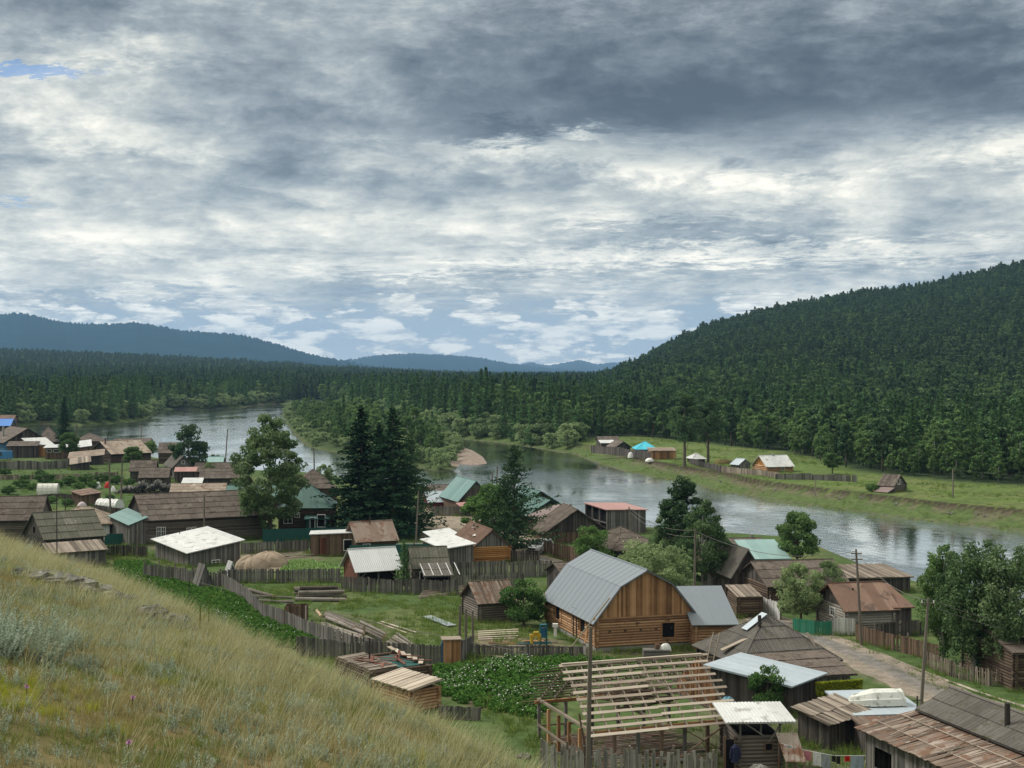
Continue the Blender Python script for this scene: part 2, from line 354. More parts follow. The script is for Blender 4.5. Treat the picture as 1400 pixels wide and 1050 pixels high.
def single(mb, name, mats, loc, rz, label, cat, group=None):
    o_ = mb.build(name, mats); o_.location = loc; o_.rotation_euler = (0, 0, rz); return tag(o_, label, cat, group)

# ================================================================ roofs and walls
def clip(poly, edges):
    """clip polygon [(u,v,n)] by half planes (a,b,c): a*u+b*v+c >= 0"""
    for a, b, c in edges:
        outp = []
        for i in range(len(poly)):
            p, q = poly[i], poly[(i+1) % len(poly)]
            dp, dq = a*p[0]+b*p[1]+c, a*q[0]+b*q[1]+c
            if dp >= 0: outp.append(p)
            if (dp >= 0) != (dq >= 0):
                t = dp/(dp-dq); outp.append(tuple(p[k]+(q[k]-p[k])*t for k in range(3)))
        poly = outp
        if len(poly) < 3: return []
    return poly
def edges_of(poly):
    es = []; n = len(poly); cxm = sum(p[0] for p in poly)/n; cym = sum(p[1] for p in poly)/n
    for i in range(n):
        (x0, y0), (x1, y1) = poly[i], poly[(i+1) % n]
        a, b = -(y1-y0), x1-x0; c = -(a*x0+b*y0)
        if a*cxm+b*cym+c < 0: a, b, c = -a, -b, -c
        es.append((a, b, c))
    return es
def roof_plane(mb, pts, style, far=False, thick=.07, wild=0.0):
    """pts: 3-4 corners, first two = eave (left, right as seen from outside), counter-clockwise seen from above."""
    pts = [Vector(p) for p in pts]
    O = pts[0]; U = (pts[1]-pts[0]).normalized(); N = U.cross(pts[-1]-pts[0]).normalized(); V = N.cross(U)
    poly = [((p-O).dot(U), (p-O).dot(V)) for p in pts]
    W3 = lambda u, v, n: O+U*u+V*v+N*n
    # substrate
    top = [W3(u, v, 0) for u, v in poly]; bot = [W3(u, v, -thick) for u, v in poly]
    mb.face(top, .15); mb.face(bot[::-1], .15)
    for i in range(len(poly)):
        j = (i+1) % len(poly); mb.face([bot[i], bot[j], top[j], top[i]], .35)
    E = edges_of(poly)
    us = [p[0] for p in poly]; vs_ = [p[1] for p in poly]; u0, u1, v0, v1 = min(us), max(us), min(vs_), max(vs_)
    if len(poly) == 3 or abs((poly[3][0]-poly[0][0])) > .3 or abs(poly[2][0]-poly[1][0]) > .3: ext = .0
    def put(quad, tone):
        q = clip(quad, E) if len(E) else quad
        if q: mb.face([W3(*p) for p in q], tone)
    if style == 'slate':
        su, sv = 1.05, 1.45
        nu, nv = max(1, round((u1-u0)/su)), max(1, round((v1-v0)/sv)); su = (u1-u0)/nu; sv = (v1-v0)/nv
        seg = 1 if far else 14
        for j in range(nv):
            for i in range(nu):
                tone = min(1, max(0, R.gauss(.5, .13))); jit = R.uniform(-.012, .012)*(1+wild*3); off = R.uniform(0, .02)
                a0, b0 = u0+i*su, v0+j*sv+jit
                for k in range(seg):
                    x0, x1 = a0+su*k/seg, a0+su*(k+1)/seg
                    h0, h1 = (.05 if k % 2 else .012), (.012 if k % 2 else .05); wt = min(1, max(0, tone+(.10 if (k//2) % 2 else -.10)+R.uniform(-.10, .10)))
                    if far: h0 = h1 = .03
                    put([(x0, b0, h0+.045+off), (x1, b0, h1+.045+off), (x1, b0+sv+.02, h1+.012), (x0, b0+sv+.02, h0+.012)], wt)
                put([(a0, b0, .01), (a0+su, b0, .01), (a0+su, b0, .085+off), (a0, b0, .085+off)][::1], .1) if False else None
    elif style in ('metal', 'seam'):
        su = 1.1; nu = max(1, round((u1-u0)/su)); su = (u1-u0)/nu
        for i in range(nu):
            tone = min(1, max(0, R.gauss(.5, .16))); a0 = u0+i*su
            if style == 'seam' or far:
                put([(a0, v0, .03), (a0+su, v0, .03), (a0+su, v1, .03), (a0, v1, .03)], tone)
                put([(a0-.015, v0, .03), (a0, v0, .05), (a0, v1, .05), (a0-.015, v1, .03)], tone)
                put([(a0, v0, .05), (a0+.015, v0, .03), (a0+.015, v1, .03), (a0, v1, .05)], tone)
            else:
                k = 5; p_ = su/k
                for q_ in range(k):
                    b0 = a0+q_*p_
                    for (x0, h0), (x1, h1) in zip(((0, .02), (.5, .02), (.62, .045), (.88, .045)), ((.5, .02), (.62, .045), (.88, .045), (1, .02))):
                        put([(b0+x0*p_, v0, h0), (b0+x1*p_, v0, h1), (b0+x1*p_, v1, h1), (b0+x0*p_, v1, h0)], tone)
    elif style == 'patch':
        rows_ = max(1, round((v1-v0)/1.5)); rv = (v1-v0)/rows_
        for j in range(rows_):
            u = u0
            while u < u1-.02:
                e = min(u+R.uniform(.14, .34), u1); h = R.uniform(.02, .05)+(rows_-j)*.004; sk = R.uniform(-.06, .06)*(1+wild); a_ = v0+rv*j-R.uniform(0, .14)-.05; b_ = v0+rv*(j+1)+R.uniform(-.05, .12)
                if R.random() > .03*wild: mb.face([W3(u, a_, h+.03), W3(e-.01, a_, h+.03), W3(e-.01+sk, b_, h), W3(u+sk, b_, h)], R.random())
                u = e
    elif style == 'plank':
        u = u0
        while u < u1-.02:
            wd = R.uniform(.15, .26) if not far else R.uniform(.3, .5)
            e = min(u+wd, u1); h = R.uniform(.025, .06)+wild*R.uniform(0, .06); tone = R.random(); sk = R.uniform(-.03, .03)*(1+3*wild)
            lo = v0-R.uniform(0, .10)*(.3+wild); hi = v1+R.uniform(0, .06)
            q = [(u, lo, h), (e-.012, lo, h), (e-.012+sk, hi, h), (u+sk, hi, h)]
            mb.face([W3(*p) for p in q], tone) if len(poly) == 4 else put(q, tone)
            if len(poly) == 4:
                mb.face([W3(p[0], p[1], p[2]) for p in (q[0], (q[0][0], q[0][1], 0), (q[1][0], q[1][1], 0), q[1])], .2)
            u = e
    else:
        put([(u0, v0, .02), (u1, v0, .02), (u1, v1, .02), (u0, v1, .02)], .5)

def intervals(a, b, cuts):
    segs = [(a, b)]
    for c0, c1 in cuts:
        n = []
        for s0, s1 in segs:
            if c1 <= s0 or c0 >= s1: n.append((s0, s1)); continue
            if c0 > s0: n.append((s0, c0))
            if c1 < s1: n.append((c1, s1))
        segs = n
    return [s_ for s_ in segs if s_[1]-s_[0] > .03]
def log_wall(mb, p0, p1, z0, z1, ops=(), far=False, r=None, ext=.24, back=True):
    p0 = Vector((*p0, 0)); p1 = Vector((*p1, 0)); L = (p1-p0).length; d = (p1-p0)/L; nrm = Vector((d.y, -d.x, 0))
    r = r or (.12 if not far else .2)
    n = max(1, round((z1-z0)/(2*r*.92))); st = (z1-z0)/n
    for k in range(n):
        z = z0+st*(k+.5)
        cuts = [(a-.02, b+.02) for a, b, c, e in ops if c-.02 < z < e+.02]
        tone = min(1, max(0, R.gauss(.5, .24)))
        for s0, s1 in intervals(-ext, L+ext, cuts):
            rr = r*R.uniform(.96, 1.05)
            a = p0+d*s0+Vector((0, 0, z)); b = p0+d*s1+Vector((0, 0, z))
            mb.tube([a, b], [rr, rr], 4 if far else 8, tone)
    if back and not ops:   # chinking behind the logs
        i = nrm*(-.02); a = p0+i; b = p1+i
        mb.face([a+Vector((0, 0, z0)), b+Vector((0, 0, z0)), b+Vector((0, 0, z1)), a+Vector((0, 0, z1))], 0.0)
def plank_wall(mb, p0, p1, z0, top, ops=(), far=False, wd=.16, gap=.006, lean=0.0, sparse=0.0, thick=.03):
    p0 = Vector((*p0, 0)); p1 = Vector((*p1, 0)); L = (p1-p0).length; d = (p1-p0)/L; nrm = Vector((d.y, -d.x, 0))
    fn = top if callable(top) else (lambda x: top)
    if far: wd = .45
    x = 0
    while x < L-.01:
        e = min(L, x+wd*R.uniform(.8, 1.25)); tone = R.random(); off = nrm*R.uniform(0, .02)
        if R.random() >= sparse:
            xm = (x+e)/2
            cuts = [(c, q) for a, b, c, q in ops if a < xm < b]
            tl, tr = fn(x), fn(e)
            for s0, s1 in intervals(z0, max(tl, tr), cuts):
                a = p0+d*x+off; b = p0+d*(e-gap)+off
                ta, tb = (tl, tr) if s1 >= max(tl, tr)-1e-6 else (s1, s1)
                if ta <= s0 and tb <= s0: continue
                ta = max(ta, s0+.001); tb = max(tb, s0+.001)
                lf = d*R.uniform(-1, 1)*lean
                A0, B0 = a+Vector((0, 0, s0)), b+Vector((0, 0, s0)); A1, B1 = a+lf+Vector((0, 0, ta)), b+lf+Vector((0, 0, tb)); k = nrm*(-thick)
                i = len(mb.v); mb.v.extend([tuple(q) for q in (A0, B0, B1, A1, A0+k, B0+k, B1+k, A1+k)])
                for q in ((0, 1, 2, 3), (5, 4, 7, 6), (3, 2, 6, 7), (4, 0, 3, 7), (1, 5, 6, 2)):
                    mb.f.append(tuple(i+j for j in q)); mb.t.append(tone); mb.m.append(mb.mi)
        x = e
def wall(mb, style, p0, p1, z0, z1, ops=(), far=False):
    if style == 'log': log_wall(mb, p0, p1, z0, z1, ops, far)
    elif style == 'flat':
        a = Vector((*p0, z0)); b = Vector((*p1, z0)); d = (b-a).normalized(); n_ = Vector((-d.y, d.x, 0))*.1
        mb.box(a, b-a, n_, (0, 0, z1-z0), .5)
    else: plank_wall(mb, p0, p1, z0, z1, ops, far)

def window(parent, side, rect, W, D, fm='white_paint', void=False, cross=True):
    """rect (a0,a1,z0,z1) on side f (front, y=0) or l (left, x=0) or r (x=W)"""
    a0, a1, z0, z1 = rect; f = MB(); p = MB(); t = .07
    def P(a, out, z):
        if side == 'f': return (a, -out, z)
        if side == 'l': return (-out, a, z)
        if side == 'b': return (a, D+out, z)
        return (W+out, a, z)
    def bx(mb, a, b, o0, o1, c, d, tone):
        q = P(a, o0, c); e1 = Vector(P(b, o0, c))-Vector(q); e2 = Vector(P(a, o1, c))-Vector(q); mb.box(q, e1, e2, (0, 0, d-c), tone)
    bx(f, a0-t, a0, .0, .15, z0-t, z1+t, .6); bx(f, a1, a1+t, .0, .15, z0-t, z1+t, .6)
    bx(f, a0, a1, .0, .15, z1, z1+t, .6); bx(f, a0, a1, .0, .17, z0-t, z0, .6)
    if cross:
        c = (a0+a1)/2; bx(f, c-.025, c+.025, .03, .10, z0, z1, .6)
        h = z0+(z1-z0)*.62; bx(f, a0, c-.025, .03, .10, h-.02, h+.02, .6); bx(f, c+.025, a1, .03, .10, h-.02, h+.02, .6)
    fo = f.build('window', fm, parent)
    bx(p, a0, a1, -.02, .028, z0, z1, .5)
    p.build('pane', 'void' if void else 'glass', fo)  # void openings get a black plate, the unlit inside painted on

DONE = []; FOOT = []
def basis(A, yaw, bx=None, lx=None, W=None, D=None, base=0.0):
    x0, y0 = G(*A, base); c, s_ = cos(radians(yaw)), sin(radians(yaw))
    if bx is not None: u = (bx-700)/F; W = (u*y0-x0)/(c-u*s_)
    if lx is not None: u = (lx-700)/F; D = (u*y0-x0)/(-s_-u*c)
    return x0, y0, c, s_, W, D
def house(name, label, A, bx=None, D=None, lx=None, yaw=16, eave=0, ridge=0, axis='x', W=None, roof='slate', rmat='slate_grey', wall_='log', wmat='brown_log',
          gmat=None, ov=.35, flat=None, hip=0.0, chimney=(), win=(), doors=(), cat='house', group=None, base=0.0, gambrel=None, wild=0.0, fmat='white_paint', noroofcap=False, eh=None, rh=None, sides='flrb', plinth=None):
    x0, y0, c, s_, W, D = basis(A, yaw, bx, lx, W, D, base)
    far = y0 > 300
    if W < 0 or D < 0: print('BAD', label, W, D)
    t = thing(name, label, cat, (x0, y0, base), radians(yaw), group); FOOT.append((x0, y0, c, s_, W, D))
    H = eh if eh is not None else (max(flat) if flat else zat(eave, y0)-base)
    if flat: rh = max(flat)
    def toloc(px, side):
        u = (px-700)/F
        if side == 'f': return (u*y0-x0)/(c-u*s_)
        if side == 'r':
            X0, Y0 = x0+c*W, y0+s_*W; return (u*Y0-X0)/(-s_-u*c)
        return (u*y0-x0)/(-s_-u*c)
    def hloc(py, a, side):
        Y = y0+s_*a if side == 'f' else (y0+c*a if side == 'l' else y0+s_*W+c*a)
        return zat(py, Y)-base
    ops = {'f': [], 'l': [], 'r': [], 'b': []}
    for q in list(win)+list(doors):
        side, p0, p1, q0, q1 = q[:5]
        a, b = sorted((toloc(p0, side), toloc(p1, side))); m_ = (a+b)/2
        ops[side].append((a, b, hloc(q1, m_, side), hloc(q0, m_, side), *q[5:]))
    if rh is None:
        if axis == 'x': rh = zat(ridge, y0+c*D/2+s_*W*.3)-base
        else: rh = zat(ridge, y0+s_*W/2)-base
    if flat is None and rh < H+.2: print('LOW', label, H, rh); rh = H+.8
    DONE.append((label[:34], round(y0), round(W, 1), round(D, 1), round(H, 1), round(rh, 1)))
    wm = MB(); lo = -.3 if plinth is None else plinth
    O4 = {k: [o_[:4] for o_ in v] for k, v in ops.items()}
    hh = flat or (H, H, H, H)      # front-left, front-right, back-right, back-left
    def sidewall(p0, p1, ha, hb, key):
        if wall_ == 'log':
            log_wall(wm, p0, p1, lo, min(ha, hb), O4[key], far, back=True)
            if abs(ha-hb) > .12:
                L = (Vector(p1)-Vector(p0)).length; g1 = MB(); WEDGE.append(g1)
                plank_wall(g1, p0, p1, min(ha, hb), lambda x: ha+(hb-ha)*x/L, (), far)
        else:
            L = (Vector(p1)-Vector(p0)).length
            plank_wall(wm, p0, p1, lo, lambda x: ha+(hb-ha)*x/L, O4[key], far)
    gm = MB(); WEDGE = []
    if 'f' in sides: sidewall((0, 0), (W, 0), hh[0], hh[1], 'f')
    if 'r' in sides: sidewall((W, 0), (W, D), hh[1], hh[2], 'r')
    if 'b' in sides: sidewall((W, D), (0, D), hh[2], hh[3], 'b')
    if 'l' in sides: sidewall((0, D), (0, 0), hh[3], hh[0], 'l')
    # added near-black box, painting the unlit interior seen through gaps between boards
    ins = MB(); e_ = .3
    if wall_ != 'open' and min(W, D) > 1.5:
        ins.abox(e_, W-e_, e_, D-e_, lo, min(hh)-.12, .2)
        ins.build('dark_interior_fill', 'void', t)
    rm = MB(); ro = None
    fl = style_far = far and y0 > 420
    if flat:
        z = [h_+.10 for h_ in flat]
        gx = lambda x, y: z[0]*(1-x/W)*(1-y/D)+z[1]*(x/W)*(1-y/D)+z[2]*(x/W)*(y/D)+z[3]*(1-x/W)*(y/D)
        P = [(-ov, -ov), (W+ov, -ov), (W+ov, D+ov), (-ov, D+ov)]
        gx0 = gx(0, 0); sx = (gx(W, 0)-gx(0, 0)+gx(W, D)-gx(0, D))/2/W; sy = (gx(0, D)-gx(0, 0)+gx(W, D)-gx(W, 0))/2/D
        mean = sum(z)/4; pl = lambda x, y: mean+sx*(x-W/2)+sy*(y-D/2)
        roof_plane(rm, [(x, y, pl(x, y)) for x, y in P], roof, far, wild=wild)
    elif gambrel:
        kx, kz = gambrel      # kink offset from side (m) and its height
        oz = .45
        for sgn in (0, 1):
            def T(x): return x if not sgn else W-x
            sl = (kz-H)/kx
            e0 = (T(-oz), H-sl*oz*.9+.05); k0 = (T(kx), kz+.05); a0 = (W/2, rh+.05)
            y_0, y_1 = -ov, D+ov
            q1 = [(e0[0], y_1, e0[1]), (e0[0], y_0, e0[1]), (k0[0], y_0, k0[1]), (k0[0], y_1, k0[1])]
            q2 = [(k0[0], y_1, k0[1]+.012), (k0[0], y_0, k0[1]+.012), (a0[0], y_0, a0[1]), (a0[0], y_1, a0[1])]
            if sgn: q1 = [q1[1], q1[0], q1[3], q1[2]]; q2 = [q2[1], q2[0], q2[3], q2[2]]
            roof_plane(rm, q1, roof, far); roof_plane(rm, q2, roof, far)
        rm.tube([(W/2, -ov-.02, rh+.1), (W/2, D+ov+.02, rh+.1)], .07, 6, .8)
        def tf(x):
            x = min(x, W-x); return H+(kz-H)*x/kx if x < kx else kz+(rh-kz)*(x-kx)/(W/2-kx)
        for yy, k in ((-.04, 0), (D+.04, 1)):
            g1 = MB(); WEDGE.append(g1)
            if k: plank_wall(g1, (W, yy), (0, yy), H, lambda x: tf(W-x)-.03, (), far, wd=.17)
            else: plank_wall(g1, (0, yy), (W, yy), H, lambda x: tf(x)-.03, (), far, wd=.17)
    else:
        if axis == 'x':
            L_, Wd = W, D; M = lambda a, b, z_: (a, b, z_)
        else:
            L_, Wd = D, W; M = lambda a, b, z_: (W-b, a, z_)    # a along ridge (depth), b across
        sl = (rh-H)/(Wd/2); ez = H-sl*ov+.07; rz_ = rh+.07
        hp = hip*Wd/2
        if hip:
            a0, a1 = hp, L_-hp
            if a1 < a0: a0 = a1 = L_/2
            roof_plane(rm, [M(-ov, -ov, ez), M(L_+ov, -ov, ez), M(a1, Wd/2, rz_), M(a0, Wd/2, rz_)] if a1-a0 > .05 else [M(-ov, -ov, ez), M(L_+ov, -ov, ez), M(a0, Wd/2, rz_)], roof, far)
            roof_plane(rm, [M(L_+ov, Wd+ov, ez), M(-ov, Wd+ov, ez), M(a0, Wd/2, rz_), M(a1, Wd/2, rz_)] if a1-a0 > .05 else [M(L_+ov, Wd+ov, ez), M(-ov, Wd+ov, ez), M(a0, Wd/2, rz_)], roof, far)
            roof_plane(rm, [M(-ov, Wd+ov, ez), M(-ov, -ov, ez), M(a0, Wd/2, rz_)], roof, far)
            roof_plane(rm, [M(L_+ov, -ov, ez), M(L_+ov, Wd+ov, ez), M(a1, Wd/2, rz_)], roof, far)
            for a, e in ((a0, -ov), (a1, L_+ov)):
                for b in (-ov, Wd+ov): rm.tube([M(e, b, ez+.05), M(a, Wd/2, rz_+.07)], .06, 5, .35)
        else:
            roof_plane(rm, [M(-ov, -ov, ez), M(L_+ov, -ov, ez), M(L_+ov, Wd/2, rz_), M(-ov, Wd/2, rz_)], roof, far, wild=wild)
            roof_plane(rm, [M(L_+ov, Wd+ov, ez), M(-ov, Wd+ov, ez), M(-ov, Wd/2, rz_), M(L_+ov, Wd/2, rz_)], roof, far, wild=wild)
            a0, a1 = -ov, L_+ov
            for e, sg in ((0, -1), (L_, 1)):
                q0 = Vector(M(e, 0, 0)); q1 = Vector(M(e, Wd, 0)); f_ = lambda x: H+(rh-H)*(1-abs(x-Wd/2)/(Wd/2))-.02
                nd = (q1-q0); out_ = Vector(M(e+sg*.03, 0, 0))-q0
                pa, pb = (q0+out_, q1+out_)
                if sg < 0: pa, pb = pb, pa
                if axis == 'y': pass
                g1 = MB(); WEDGE.append(g1)
                plank_wall(g1, (pa.x, pa.y), (pb.x, pb.y), H-.02, f_, [(Wd/2-.35, Wd/2+.35, H+.35, min(rh-.5, H+1.1))] if (label.find('hatch') > 0) else (), far)
        if not noroofcap and a1-a0 > .1: rm.tube([M(a0, Wd/2, rz_+.055), M(a1, Wd/2, rz_+.055)], .07, 5, .45)
    ro = rm.build('roof', rmat, t)
    if plinth is not None:
        pm = MB()
        pm.abox(-.1, W+.1, -.1, D+.1, -.4, plinth-.05, .5); pm.build('foundation', 'concrete', t)
    wm.build('wall', wmat, t)
    gm.build('gable', gmat or wmat, t)
    for g1 in WEDGE: g1.build('gable', gmat or wmat, t)
    for cpx, cpy, cw, chh, cm in chimney:     # (fraction along x, fraction along y, width, height above the ridge, material)
        cb = MB(); x, y = W*cpx, D*cpy
        if cw < .25: cb.tube([(x, y, H+.1), (x, y, rh+chh)], cw/2, 8, .5)
        else: cb.abox(x-cw/2, x+cw/2, y-cw/2, y+cw/2, H+.1, rh+chh)
        cb.build('chimney', cm, ro)
    for side in 'flrb':
        for q in ops[side]:
            kind = q[4] if len(q) > 4 else 'w'
            if kind == 'w': window(t, side, q[:4], W, D, fmat)
            elif kind == 'v': window(t, side, q[:4], W, D, fmat, True, False)
            elif kind == 'd':
                db = MB()
                if side == 'f': plank_wall(db, (q[0], -.03), (q[1], -.03), q[2], q[3])
                elif side == 'l': plank_wall(db, (-.03, q[1]), (-.03, q[0]), q[2], q[3])
                else: plank_wall(db, (W+.03, q[0]), (W+.03, q[1]), q[2], q[3])
                db.build('door', q[5] if len(q) > 5 else 'red_board', t)
    return t, W, D, H, rh

# ================================================================ value noise (numpy)
_perm = NP.random((256, 256))
def vnoise(x, y):
    xi = np.floor(x).astype(int); yi = np.floor(y).astype(int); fx = x-xi; fy = y-yi
    fx = fx*fx*(3-2*fx); fy = fy*fy*(3-2*fy)
    a = _perm[xi & 255, yi & 255]; b = _perm[(xi+1) & 255, yi & 255]; c = _perm[xi & 255, (yi+1) & 255]; d = _perm[(xi+1) & 255, (yi+1) & 255]
    return (a*(1-fx)+b*fx)*(1-fy)+(c*(1-fx)+d*fx)*fy
def fbm(x, y, o=4, g_=.5):
    s_ = 0; a = 1; t = 0
    for k in range(o): s_ = s_+a*vnoise(x*2**k+17.3*k, y*2**k+5.1*k); t += a; a *= g_
    return s_/t
def sst(x, a, b):
    t = np.clip((x-a)/(b-a), 0, 1); return t*t*(3-2*t)
def inpoly(x, y, poly):
    ins = np.zeros(np.shape(x), bool); n = len(poly)
    for i in range(n):
        x0, y0 = poly[i]; x1, y1 = poly[(i+1) % n]
        if y0 == y1: continue
        c = (y0 > y) != (y1 > y)
        ins ^= c & (x < (x1-x0)*(y-y0)/(y1-y0)+x0)
    return ins
def pdist(x, y, poly, closed=True):
    d = np.full(np.shape(x), 1e18); n = len(poly)
    for i in range(n if closed else n-1):
        x0, y0 = poly[i]; x1, y1 = poly[(i+1) % n]; dx_, dy_ = x1-x0, y1-y0; L = dx_*dx_+dy_*dy_+1e-9
        t = np.clip(((x-x0)*dx_+(y-y0)*dy_)/L, 0, 1)
        d = np.minimum(d, (x-x0-t*dx_)**2+(y-y0-t*dy_)**2)
    return np.sqrt(d)
WL = -2.5
near_shore = [(-260, 612), (-100, 606), (0, 600), (60, 603), (110, 610), (200, 628), (300, 648), (380, 655), (440, 657), (520, 668), (600, 674), (660, 690), (720, 706), (800, 724), (880, 735), (950, 740), (1000, 744), (1060, 748), (1110, 752), (1160, 763), (1240, 797), (1320, 822), (1400, 850), (1600, 915), (1900, 985), (2300, 1060)]
far_shore = [(2300, 860), (1900, 815), (1600, 768), (1400, 727), (1243, 710), (1125, 694), (987, 674), (950, 663), (890, 652), (850, 644), (805, 630), (783, 620), (765, 619), (740, 614), (687, 606), (632, 601), (590, 590), (540, 578), (480, 566), (430, 557), (397, 553.5), (382, 552.5), (362, 553), (330, 558), (280, 559), (225, 560), (213, 566), (200, 575), (160, 579), (110, 582), (60, 580), (40, 582), (0, 583), (-100, 584), (-260, 586)]
island_px = [(400, 556.5), (388, 560), (384, 568), (392, 582), (404, 598), (418, 611), (440, 617), (480, 622), (520, 628), (560, 637), (584, 643), (606, 645), (625, 641), (632, 633), (634, 620), (632, 607), (600, 601), (560, 592), (500, 577), (450, 566)]
bar_px = [(622, 612), (634, 611), (648, 616), (662, 625), (668, 634), (650, 636), (628, 635), (616, 630)]
WP = [G(*p, WL) for p in near_shore+far_shore]
IS = [G(*p, WL) for p in island_px]; BAR = [G(*p, WL) for p in bar_px]
FAR = [G(*p, WL) for p in far_shore]; NEAR = [G(*p, WL) for p in near_shore]
def landdist(x, y):      # >0 on land, <0 on water
    d = pdist(x, y, WP); d = np.where(inpoly(x, y, WP), -d, d)
    di = pdist(x, y, IS); di = np.where(inpoly(x, y, IS), di, -di)
    return np.maximum(d, di)
NEARLAND = [(-2000, -2000), (2000, -2000), (2000, NEAR[-1][1])]+NEAR[::-1]+[(-2000, NEAR[0][1])]
def isnear(x, y): return inpoly(x, y, NEARLAND)
MEADOW = [G(*p) for p in [(2300, 852), (1900, 808), (1600, 763), (1400, 722), (1243, 705), (1125, 690), (987, 670), (890, 650), (805, 628), (778, 616), (792, 605), (815, 598), (870, 596), (930, 603), (1000, 611), (1060, 616), (1110, 626), (1160, 644), (1230, 652), (1310, 660), (1400, 666), (1600, 686), (1900, 715), (2300, 750)]]
def hermH(u, pts):
    return np.interp(u, [p[0] for p in pts], [p[1] for p in pts])
def pxs(l): return [((a-700)/F, b) for a, b in l]
HILLC = pxs([(600, 0), (700, 0), (780, 0), (815, 1), (840, 8), (870, 24), (900, 38), (940, 53), (970, 63), (1030, 76), (1100, 88), (1170, 97), (1250, 104), (1330, 117), (1400, 130), (1600, 168), (2200, 240)])
LEFTC = pxs([(-600, 70), (0, 56), (200, 45), (400, 28), (500, 12), (600, 4), (680, 0), (900, 0)])
CR = [(3.7, 5), (1.2, 10), (.25, 12.3), (-.74, 14.4), (-1.66, 16.1), (-3.0, 19.5), (-5.3, 23.9), (-9.1, 31.0), (-13, 37.5), (-19, 47), (-50, 98), (-110, 200)]
def crest_s(x, y):
    return (x-np.interp(y, [c[1] for c in CR], [c[0] for c in CR]))*.88
def hill(x, y):
    H = 21.46-.229*x-.166*y
    s = crest_s(x, y)
    sp = np.maximum(s+.3, 0)
    H = H-(.66*(np.sqrt(sp*sp+2.2)-1.48))-.12*np.clip((20-y)/8, 0, 1)*sst(s, -3, 0)
    H = H+.10*(fbm(x*.9, y*.9, 3)-.5)+.35*(fbm(x*.16+9, y*.16, 2)-.5)
    H = np.where(y < 6, H+0*H, H)
    return H
def height(x, y):
    x = np.asarray(x, float); y = np.asarray(y, float)
    ld = landdist(x, y); near = isnear(x, y)
    # near side: gentle bank;  far side: low strand, eroded lip, meadow
    hn = -WL*sst(ld, 0, 7)+WL
    lip = 7.0+1.2*(fbm(x*.05, y*.05, 2)-.5)
    far_ = WL+1.25*sst(ld, 0, 6)+.45*sst(ld, 4, lip)+.75*sst(ld, lip, lip+.8)+.05*sst(ld, lip+.8, 20)
    isl = WL+1.6*sst(ld, 0, 8)
    ini = inpoly(x, y, IS)
    h = np.where(near, hn, np.where(ini, isl, far_))
    h = np.where(ld < 0, WL+np.maximum(ld*.22, -2.2)-.02, h)
    # sand bar
    db = pdist(x, y, BAR); db = np.where(inpoly(x, y, BAR), db, -db); h = np.maximum(h, WL-.3+.13*np.minimum(db+2, 8))
    und = (fbm(x*.035+3, y*.035, 3)-.5)
    h = np.where(~near & (ld > 10), h+und*.7*sst(ld, 10, 60)*(ini == 0), h)
    u = x/np.maximum(y, 1)
    farland = ~near & ~ini & (ld > 0)
    hr = hermH(u, HILLC); t = np.clip((y-560)/(1500-560), 0, 1.0)
    prof = t**1.12
    rough = 1+.10*(fbm(x*.006+4, y*.006, 3)-.5)*sst(t, 0, .3)*(1-sst(t, .8, 1))
    back = np.where(y > 1500, np.clip(1-(y-1500)/2600, 0, 1), 1)
    hl = hermH(u, LEFTC); t2 = np.clip((y-1100)/(2800-1100), 0, 1); b2 = np.where(y > 2800, np.clip(1-(y-2800)/3000, 0, 1), 1)
    h = np.where(farland, h+hr*prof*rough*back+hl*t2**1.3*b2, h)
    hh = hill(x, y)
    # smooth join of hillside and village flat
    k = 1.2; m_ = np.maximum(h, hh)+np.maximum(k-np.abs(h-hh), 0)**2/(4*k)
    return np.where(near & (y < 260), m_, h)
def hz(x, y): return float(height(np.array([x]), np.array([y]))[0])
def GH(px, py):                         # where the ray through a photo pixel meets the terrain
    rx, ry, rz = ray(px, py); t = np.geomspace(4, 4000, 3000)
    z = EYE+rz*t; hgt = height(rx*t, ry*t); i = np.argmax(z < hgt)
    return rx*t[i], ry*t[i], float(hgt[i])

# ---------------------------------------------------------------- ground sheet
rows = list(np.arange(1.5, 78, .38))+[EYE*F/(p-505) for p in np.arange(1070, 640, -1.2)]+[EYE*F/(p-505) for p in np.arange(640, 507.5, -.8)]+[20000, 30000]
rows = np.array(sorted(rows)); A_ = np.radians(np.linspace(-62, 62, 640)); 
A_ = np.sign(A_)*np.abs(A_/A_.max())**1.55*A_.max()
YY, AA = np.meshgrid(rows, A_, indexing='ij'); XX = YY*np.tan(AA*1.0) if False else YY*np.tan(AA)
ZZ = height(XX.ravel(), YY.ravel()).reshape(XX.shape); ZZ[-2:] = -5
ZZ = np.where(YY > 6500, np.minimum(ZZ, 0), ZZ)
x_, y_, z_ = XX.ravel(), YY.ravel(), ZZ.ravel()
def grid_mesh(name, XX, YY, ZZ):
    nr, nc = XX.shape; me = bpy.data.meshes.new(name)
    co = np.stack([XX.ravel(), YY.ravel(), ZZ.ravel()], 1).astype(np.float32)
    i = np.arange(nr*nc).reshape(nr, nc); q = np.stack([i[:-1, :-1], i[:-1, 1:], i[1:, 1:], i[1:, :-1]], -1).reshape(-1, 4)
    me.vertices.add(len(co)); me.vertices.foreach_set('co', co.ravel()); me.loops.add(q.size); me.loops.foreach_set('vertex_index', q.ravel().astype(np.int32))
    me.polygons.add(len(q)); me.polygons.foreach_set('loop_start', np.arange(0, q.size, 4, dtype=np.int32)); me.polygons.foreach_set('loop_total', np.full(len(q), 4, np.int32))
    me.polygons.foreach_set('use_smooth', np.ones(len(q), bool)); me.update(); me.validate(); return me
gme = grid_mesh('ground', XX, YY, ZZ)
